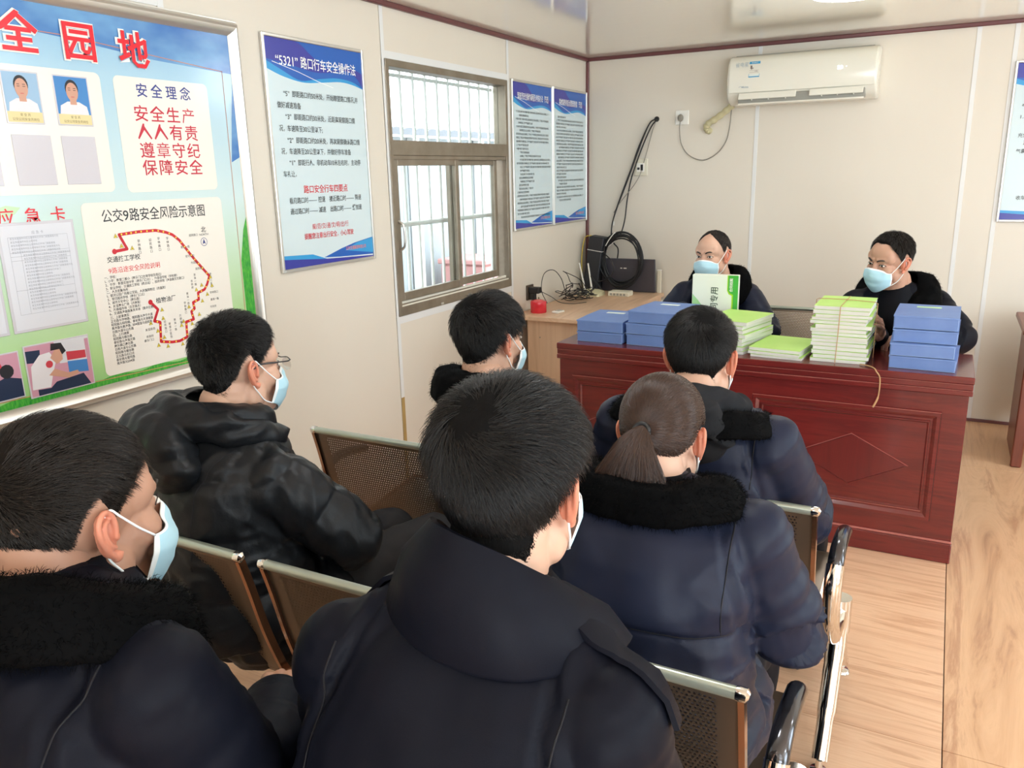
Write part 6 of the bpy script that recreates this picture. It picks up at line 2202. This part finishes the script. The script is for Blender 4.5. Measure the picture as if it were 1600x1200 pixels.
    for sg, K_, A_ in ((1, KR, AR), (-1, KL, AL)):
        hp = pel + right * 0.085 * sg
        tm.chain([hp, (hp + K_) / 2, K_, (K_ + A_) / 2, A_ + up * 0.01], [0.095, 0.084, 0.068, 0.060, 0.052], 18)
    tm.ellipsoid(pel - up * 0.02, (0.165, 0.14, 0.09), R=Rz(-hd))
    Vt, Ft, Nt = remesh(tm, 0.009, 4)
    Vt = Vt + Nt * (0.0035 * grid_noise(Vt * np.array([26, 26, 26]), 5) + 0.003 * (1 - 2 * np.abs(grid_noise(Vt * np.array([18, 30, 18]), 6))))[:, None]
    Vt[:, 2] = np.maximum(Vt[:, 2], 0.03)
    raw_obj('trousers', Vt, Ft, spec.get('trs', m_trs), root)
    for sg, A_ in ((1, AR), (-1, AL)):
        mb = MB()
        b0 = A_ * np.array([1, 1, 0])
        sh_rings = []
        for t, w_, h_ in ((-0.075, 0.022, 0.045), (-0.06, 0.034, 0.075), (0.0, 0.038, 0.085), (0.06, 0.042, 0.062), (0.12, 0.047, 0.045), (0.17, 0.040, 0.036), (0.195, 0.018, 0.022)):
            c = b0 + fwd * t
            sh_rings.append([c + right * (w_ * math.cos(q)) + up * (max(0.0, math.sin(q)) * h_ * 0.85 + 0.015 if math.sin(q) > -0.2 else 0.002) for q in np.arange(14) * 2 * PI / 14])
        obj('shoe', mb.loft(sh_rings), m_shoe, root, 50)
    J = dict(root=root, C=Cc, R=R, s=s, N=N, fwd=fwd, right=right, up=up, SR=SR, SL=SL, ER=ER, EL=EL_, WR=WR, WL=WL, pel=pel, coat=coat, bvh=sbvh)
    if spec.get('mask', True):
        add_mask(root, R, Cc, s)
    if spec.get('eyes', True):
        add_eyes(root, R, Cc, s, spec.get('look', 0.0), spec.get('wide', 1.0), spec.get('ln', 0.5))
    return J


def hood(J, m, back=0.115, down=0.07, size=1.0, seed=3, puff=0.0):
    """hood lying bunched behind the neck"""
    N, f, r, u = J['N'], J['fwd'], J['right'], J['up']
    mb = MB()
    A = np.radians(np.linspace(-130, 130, 15))
    pts, rr = [], []
    for a in A:
        d = -f * math.cos(a) + r * math.sin(a)
        k = abs(a) / math.radians(130)
        pts.append(N + d * (0.098 * size + 0.012 * math.sin(abs(a))) + u * (0.030 - 0.075 * k ** 2))
        rr.append((0.036 - 0.010 * k) * size)
    mb.chain(pts, rr, 14)
    mb.ellipsoid(N - f * back * size - u * down, (0.135 * size, 0.052 * size, 0.088 * size), R=Rz(math.atan2(-f[0], f[1])) @ Rx_(0.35))
    mb.ellipsoid(N - f * (back + 0.01) * size - u * (down - 0.04), (0.115 * size, 0.055 * size, 0.055 * size), R=Rz(math.atan2(-f[0], f[1])))
    V, F, Nn = remesh(mb, 0.006, 3)
    loc = V - N
    U, W_ = loc @ r, loc @ u
    n1 = grid_noise(np.stack([U * 12 + W_ * 16, W_ * 30 - np.abs(U) * 14, (loc @ f) * 14], 1) + seed, seed)
    n2 = grid_noise(V * 34, seed + 2)
    V = V + Nn * (0.007 * (1 - 2 * np.abs(n1)) + 0.0028 * n2 + puff * np.abs(np.sin(PI * (W_ + np.abs(U) * 0.5) / 0.06)) ** 0.5)[:, None]
    return raw_obj('hood', V, F, m, J['root'])
# ------------------------------------------------------------------ the eight people
def hr(n):
    return m_hair[n]


# 1: large man at the left, nearest row
P1 = person(dict(label='person in dark coat with black fur collar at the lower left, profile with blue mask', head=(1.399, -4.935, 1.144), hrot=(6, 4, 0), hs=0.99,
                 pel=(1.38, -5.03), yaw=6, sw=0.205, tw=0.235, td=0.165, skin='tan', coat=m_navy_dk, pz=0.50, arm_r=1.08, fold=1.2, vox=0.006, seed=4,
                 neck=(1.402, -4.99, 1.090), ER=(1.625, -4.93, 0.79), WR=(1.475, -4.72, 0.755), KR=(1.50, -4.58, 0.56), HDR=(-0.6, 0.8, -0.1), PUR=(0.1, -0.1, 1), curl=0.4))
collar_fur(P1['root'], P1['N'], P1['fwd'], P1['right'], rt=0.074, ht=0.030, rb=0.145, hb=-0.026, th=0.036, front=150, drop=0.09, fuzz=9000, seed=3, side_w=0.05)
make_hair(P1['root'], P1['R'], P1['C'], P1['s'], hr('darkbrown'), line=low_line, thick=(0.013, 0.002), n=15000, length=(0.045, 0.012), whorl=(0.1, -0.9, 0.55), swirl=0.8, seed=11, messy=0.3, lift=0.22,
          part_flow=lambda d, f: f + np.array([0.1, 0.35, 0]))

# 2: man in the black puffer jacket, with glasses
P2 = person(dict(label='person in a black hooded puffer jacket and glasses, facing right by the wall', head=(0.855, -4.152, 1.109), hrot=(15, 4, 0), hs=0.97,
                 pel=(0.86, -4.22), yaw=22, sw=0.20, tw=0.205, td=0.165, skin='light', coat=m_puffer, puffer=True, trs=m_jean, arm_r=1.05, puff=1.08, vox=0.006, seed=6,
                 SR=(1.015, -4.24, 0.875), ER=(1.135, -4.13, 0.715), WR=(0.97, -3.93, 0.62), HDR=(-0.5, 0.5, -0.5), KR=(1.13, -3.78, 0.56), KL=(0.94, -3.72, 0.52)))
hood(P2, m_puffer, back=0.125, down=0.055, size=1.2, seed=5)
col2 = collar_fur(P2['root'], P2['N'], P2['fwd'], P2['right'], name='stand_collar', m=m_puffer, rt=0.078, ht=0.055, rb=0.105, hb=-0.03, th=0.022, front=150, drop=0.035, fuzz=0, seed=8)
make_hair(P2['root'], P2['R'], P2['C'], P2['s'], hr('black'), thick=(0.018, 0.006), n=11000, length=(0.034, 0.018), whorl=(0.1, -0.75, 0.7), swirl=0.9, seed=12, messy=0.7, lift=0.75, width=0.0005)
gl = MB()
for sd in (-1, 1):
    gl.tube(spline([(sd * 0.078, -0.012, 0.004), (sd * 0.0765, 0.012, 0.014), (sd * 0.074, 0.050, 0.014), (sd * 0.070, 0.088, 0.013), (sd * 0.060, 0.102, 0.013)], 6), [0.0024] * 14 + [0.0017] * 11, 8)
    gl.tube(spline([(sd * 0.062, 0.102, 0.014), (sd * 0.038, 0.108, 0.017), (sd * 0.012, 0.111, 0.013), (0, 0.113, 0.011)], 6), 0.0014, 8)
V, F = gl.arrays()
gf = obj('eyeglasses', ((V * P2['s']) @ P2['R'].T + P2['C'], F, None), mat('glasses_frame', (0.02, 0.02, 0.022), 0.25), P2['root'], 'all')
for sd in (-1, 1):
    lens = []
    for k in range(20):
        a = 2 * PI * k / 20
        lens.append((sd * 0.037 + 0.025 * math.cos(a), 0.106 - 0.003 * math.cos(a) * sd, 0.000 + 0.0155 * math.sin(a)))
    mb = MB().loft([[(x, y, z) for x, y, z in lens], [(x, y + 0.0012, z) for x, y, z in lens]])
    V, F = mb.arrays()
    obj('lens', ((V * P2['s']) @ P2['R'].T + P2['C'], F, None), pane_glass('lens_glass', (0.95, 0.97, 0.97), 0.2), gf)

# 3: man in the foreground centre
P3 = person(dict(label='person with thick black hair in a dark coat, back to the camera, largest and nearest', head=(1.883, -4.695, 1.180), hrot=(-3, 6, 0), hs=0.99,
                 pel=(1.84, -4.93), yaw=2, SR=(2.045, -4.80, 0.975), SL=(1.715, -4.82, 0.975), ER=(2.09, -4.74, 0.72), EL=(1.655, -4.76, 0.72), tw=0.195, td=0.15, skin='light', coat=m_navy_dk, arm_r=1.02, fold=1.1, vox=0.0055, seed=9))
make_hair(P3['root'], P3['R'], P3['C'], P3['s'], hr('black'), line=low_line, thick=(0.017, 0.006), n=24000, length=(0.060, 0.030), whorl=(-0.12, -0.72, 0.68), swirl=1.1, seed=13, messy=0.38, lift=0.20, width=0.00045)
flat_collar(P3['root'], P3['N'], P3['fwd'], P3['right'], m_navy_dk,
            [(-150, (0.078, -0.01), (0.100, -0.09)), (-120, (0.074, 0.030), (0.120, -0.040)), (-80, (0.070, 0.078), (0.128, -0.010)), (-40, (0.069, 0.096), (0.122, -0.012)), (0, (0.069, 0.096), (0.122, -0.022)),
             (40, (0.072, 0.078), (0.132, -0.032)), (80, (0.077, 0.040), (0.148, -0.038)), (115, (0.088, 0.005), (0.160, -0.060)), (145, (0.094, -0.05), (0.140, -0.120))], th=0.007)
for sg, S_ in ((1, P3['SR']), (-1, P3['SL'])):
    pts = []
    for t in np.linspace(0, 1, 12):
        q = P3['N'] + P3['right'] * sg * (0.10 + 0.125 * t) + P3['up'] * 0.16 - P3['fwd'] * 0.012
        h_ = P3['bvh'].ray_cast(Vector(q), Vector((0, 0, -1)), 0.6)
        if h_[0] is not None:
            pts.append((np.array(h_[0]), np.array(h_[1]), 0.012 + 0.010 * min(1, t * 5)))
    rings = []
    for q, nn, wdt in pts:
        f_ = unit(P3['fwd'] - nn * (P3['fwd'] @ nn))
        q = q + nn * 0.001
        rings.append([q - f_ * wdt, q + f_ * wdt, q + f_ * wdt + nn * 0.006, q + nn * 0.009, q - f_ * wdt + nn * 0.006])
    so_ = obj('shoulder_strap', MB().loft(rings), m_navy_dk, P3['root'], 40)
    q, nn, _w = pts[1]
    obj('button', MB().ellipsoid(q + nn * 0.010, (0.008, 0.008, 0.004), nu=14, nv=8), m_black, so_, 'all')

# 4: man by the side table, front row
P4 = person(dict(label='person with fluffy black hair by the wooden table, front row, partly hidden', head=(1.193, -3.531, 1.083), hrot=(18, 4, 0), hs=0.97,
                 pel=(1.34, -3.46), yaw=14, SL=(1.105, -3.57, 0.875), SR=(1.43, -3.52, 0.83), tw=0.20, td=0.15, skin='light', coat=m_navy_dk, arm_r=1.08, seed=14, vox=0.008, neck=(1.200, -3.580, 0.955)))
collar_fur(P4['root'], P4['N'], P4['fwd'], P4['right'], rt=0.073, ht=0.055, rb=0.135, hb=-0.035, th=0.026, front=150, drop=0.06, fuzz=3000, seed=5)
make_hair(P4['root'], P4['R'], P4['C'], P4['s'], hr('black'), thick=(0.022, 0.010), n=9000, length=(0.055, 0.040), whorl=(-0.1, -0.6, 0.8), swirl=0.6, seed=15, messy=0.6, lift=0.4, width=0.0007)

# 5: woman with the ponytail
P5 = person(dict(label='person with brown hair in a ponytail, navy coat with black fur collar', head=(1.870, -4.057, 1.046), hrot=(-2, 6, 0), hs=0.94,
                 pel=(1.885, -4.16), yaw=-2, neck=(1.872, -4.114, 0.975), sw=0.185, tw=0.195, td=0.15, skin='light', coat=m_navy, arm_r=1.08, fold=1.9, vox=0.006, seed=21,
                 yokes=[(0.255, 0.005)], ER=(2.11, -4.04, 0.68), WR=(2.02, -3.82, 0.62), EL=(1.64, -4.06, 0.68), WL=(1.74, -3.84, 0.62)))
collar_fur(P5['root'], P5['N'], P5['fwd'], P5['right'], rt=0.068, ht=0.020, rb=0.128, hb=-0.038, th=0.030, front=150, drop=0.05, fuzz=9000, seed=6, side_w=0.05)
TIE = np.array([-0.010, -0.118, 0.030])


def pony_flow(d, f):
    p = HC + d * 0.1
    return unit(TIE - p) * 1.0


def woman_line(az):
    a = np.degrees(np.abs((az + PI) % (2 * PI) - PI))
    return np.radians(np.interp(a, [0, 25, 45, 60, 72, 84, 96, 108, 122, 140, 180], [40, 38, 28, 16, 2, 6, 14, 2, -20, -30, -28]))


hair5 = make_hair(P5['root'], P5['R'], P5['C'], P5['s'], hr('brown'), line=woman_line, thick=(0.012, 0.006), n=15000, length=(0.08, 0.07), whorl=tuple(unit(TIE - HC)), seed=22, messy=0.06, lift=0.03, gravity=0.0,
                  part_flow=pony_flow, width=0.0006, hug=True)
rng5 = np.random.default_rng(5)
npny = 10000
ang = rng5.uniform(0, 2 * PI, npny); rad = np.sqrt(rng5.uniform(0, 1, npny)) * 0.013
P0 = TIE + np.array([0, -0.004, 0]) + np.stack([rad * np.cos(ang), np.zeros(npny), rad * np.sin(ang)], 1)
Lp = rng5.uniform(0.10, 0.20, npny)
clump = grid_noise(np.stack([ang * 1.2, rad * 160, np.zeros(npny)], 1), 3)
spread = np.stack([np.cos(ang) * rad / 0.013 * 0.75 - 0.16 + clump * 0.28, np.sin(ang) * rad / 0.013 * 0.16 - 0.05, np.zeros(npny)], 1)
PP = [P0]
for k in range(10):
    t = (k + 1) / 10
    back_ = np.array([0, -1.0, 0.15]) * max(0, 0.55 - t * 1.5)
    wav = np.stack([0.28 * np.sin(9 * t + clump * 5 + ang), 0.10 * np.cos(8 * t + clump * 4), np.zeros(npny)], 1) * t
    d_ = unit(back_ + np.array([0, 0, -1.0]) * min(1, 0.25 + t * 1.5) + spread * (0.8 if k < 6 else 0.2) + wav)
    nx = PP[-1] + d_ * (Lp / 10)[:, None]
    nx[:, 1] = np.minimum(nx[:, 1], -0.092 - 0.25 * np.maximum(0, -0.02 - nx[:, 2]) + 0.012 * clump)
    PP.append(nx)
Vp, Fp = ribbon_mesh(PP, 0.0006, 0.3, rng5)
pony = raw_obj('ponytail', (Vp * P5['s']) @ P5['R'].T + P5['C'], Fp, hr('brown'), hair5)
pony['kind'] = 'stuff'
aa = np.linspace(0, 2 * PI, 24)
ring_ = np.stack([TIE[0] + 0.0145 * np.cos(aa), TIE[1] - 0.006 + 0.004 * np.sin(aa), TIE[2] + 0.0145 * np.sin(aa)], 1)
obj('hair_tie', MB().tube((ring_ * P5['s']) @ P5['R'].T + P5['C'], 0.0042, 8), m_black, hair5, 'all', label='black elastic hair tie')

# 6: man with the short hair in front of the desk
P6 = person(dict(label='person with short cropped black hair in front of the desk, grey hood, navy coat', head=(1.811, -3.567, 1.088), hrot=(0, 8, 0), hs=0.98,
                 pel=(1.86, -3.49), yaw=4, neck=(1.811, -3.63, 1.0), sw=0.190, tw=0.195, td=0.15, skin='light', coat=m_navy, arm_r=1.08, fold=1.5, vox=0.006, seed=31,
                 yokes=[(0.27, 0.005)], ER=(2.06, -3.48, 0.68), WR=(2.03, -3.20, 0.60)))
hood(P6, m_hoodie, back=0.110, down=0.045, size=1.0, seed=9)
collar_fur(P6['root'], P6['N'] - P6['fwd'] * 0.005, P6['fwd'], P6['right'], rt=0.100, ht=-0.015, rb=0.160, hb=-0.048, th=0.026, front=140, drop=0.05, fuzz=5000, seed=7, side_w=0.05)
make_hair(P6['root'], P6['R'], P6['C'], P6['s'], hr('black'), thick=(0.013, 0.004), n=15000, length=(0.036, 0.018), whorl=(0.32, -0.62, 0.72), swirl=1.2, seed=33, messy=0.25, lift=0.35, width=0.0005)

# 7: balding man behind the desk
P7 = person(dict(label='balding person behind the desk in navy coat, holding up the contract box', head=(1.273, -1.379, 1.114), hrot=(195, 4, 2), hs=1.0,
                 pel=(1.27, -1.13), yaw=184, sw=0.20, tw=0.20, td=0.14, skin='light', coat=m_navy, arm_r=1.08, vox=0.0085, seed=41,
                 neck=(1.292, -1.310, 0.985), SR=(1.13, -1.36, 0.905), SL=(1.44, -1.27, 0.895), WR=(1.20, -1.62, 0.86), ER=(1.05, -1.42, 0.76), WL=(1.50, -1.62, 0.835), EL=(1.565, -1.42, 0.755), KR=(1.16, -1.60, 0.53), KL=(1.42, -1.60, 0.53),
                 HDL=(-0.75, -0.65, 0.05), PUL=(0.3, -0.3, 1.0), HDR=(0.5, -0.8, 0.0), curl=0.55, look=-0.002, ln=1.0))
collar_fur(P7['root'], P7['N'], P7['fwd'], P7['right'], rt=0.074, ht=0.062, rb=0.130, hb=-0.030, th=0.028, front=155, drop=0.12, fuzz=3000, seed=9)
make_hair(P7['root'], P7['R'], P7['C'], P7['s'], hr('greying'), line=bald_line, thick=(0.004, 0.004), n=4500, length=(0.014, 0.014), whorl=(0, -0.5, 0.85), swirl=0.3, seed=43, messy=0.2, lift=0.1, width=0.0005)

# 8: man behind the desk on the right
P8 = person(dict(label='person leaning forward behind the desk between booklets and blue boxes', head=(2.100, -1.537, 1.126), hrot=(216, 10, -6), hs=1.0,
                 pel=(2.16, -1.13), yaw=186, sw=0.205, tw=0.21, td=0.145, skin='mid', coat=m_navy_dk, arm_r=1.08, vox=0.0085, seed=51,
                 neck=(2.140, -1.455, 1.000), SR=(1.985, -1.52, 0.925), SL=(2.30, -1.36, 0.915), WR=(2.10, -1.735, 0.82), ER=(1.90, -1.60, 0.79), WL=(2.24, -1.70, 0.81), EL=(2.41, -1.50, 0.79), KR=(2.04, -1.60, 0.53), KL=(2.30, -1.60, 0.53),
                 HDR=(0.05, -0.6, 0.8), PUR=(0.9, 0.0, 0.4), HDL=(-0.9, -0.4, 0.1), curl=0.75, look=-0.003, ln=1.0))
collar_fur(P8['root'], P8['N'], P8['fwd'], P8['right'], rt=0.078, ht=0.062, rb=0.150, hb=-0.030, th=0.028, front=158, drop=0.15, fuzz=3500, seed=10)


def thin_line(az):
    a = np.degrees(np.abs((az + PI) % (2 * PI) - PI))
    return np.radians(np.interp(a, [0, 20, 38, 52, 66, 76, 84, 96, 108, 122, 140, 180], [46, 48, 44, 26, 12, -10, -8, 14, 4, -30, -43, -47]))


make_hair(P8['root'], P8['R'], P8['C'], P8['s'], hr('darkbrown'), line=thin_line, thick=(0.010, 0.005), n=5500, length=(0.03, 0.018), whorl=(0.1, -0.6, 0.75), swirl=0.8, seed=53, messy=0.5, lift=0.35, width=0.0007,
          density=lambda D: 1.0 - 0.8 * np.exp(-(((D - unit(np.array([0.15, -0.35, 0.95]))) ** 2).sum(1)) / 0.05))
# teal bag
mb = MB().ellipsoid((1.13, -3.95, 0.10), (0.13, 0.12, 0.10)).ellipsoid((1.16, -3.92, 0.22), (0.07, 0.07, 0.10)).capsule((1.16, -3.92, 0.26), (1.17, -3.90, 0.36), 0.02, 0.012)
V, F, Nn = remesh(mb, 0.008, 3)
V = V + Nn * (0.012 * (1 - 2 * np.abs(grid_noise(V * 22, 4))))[:, None]
V[:, 2] = np.maximum(V[:, 2], 0.001)
m_teal = mat('teal_plastic', fl((48, 130, 124)), 0.35)
obj('bag_body', (V, F, None), m_teal, tl_, 'all')
obj('bag_handle', MB().tube(spline([(1.14, -3.92, 0.33), (1.13, -3.91, 0.42), (1.17, -3.90, 0.45), (1.20, -3.90, 0.41), (1.18, -3.91, 0.33)], 5), 0.006, 8), m_teal, tl_, 'all')
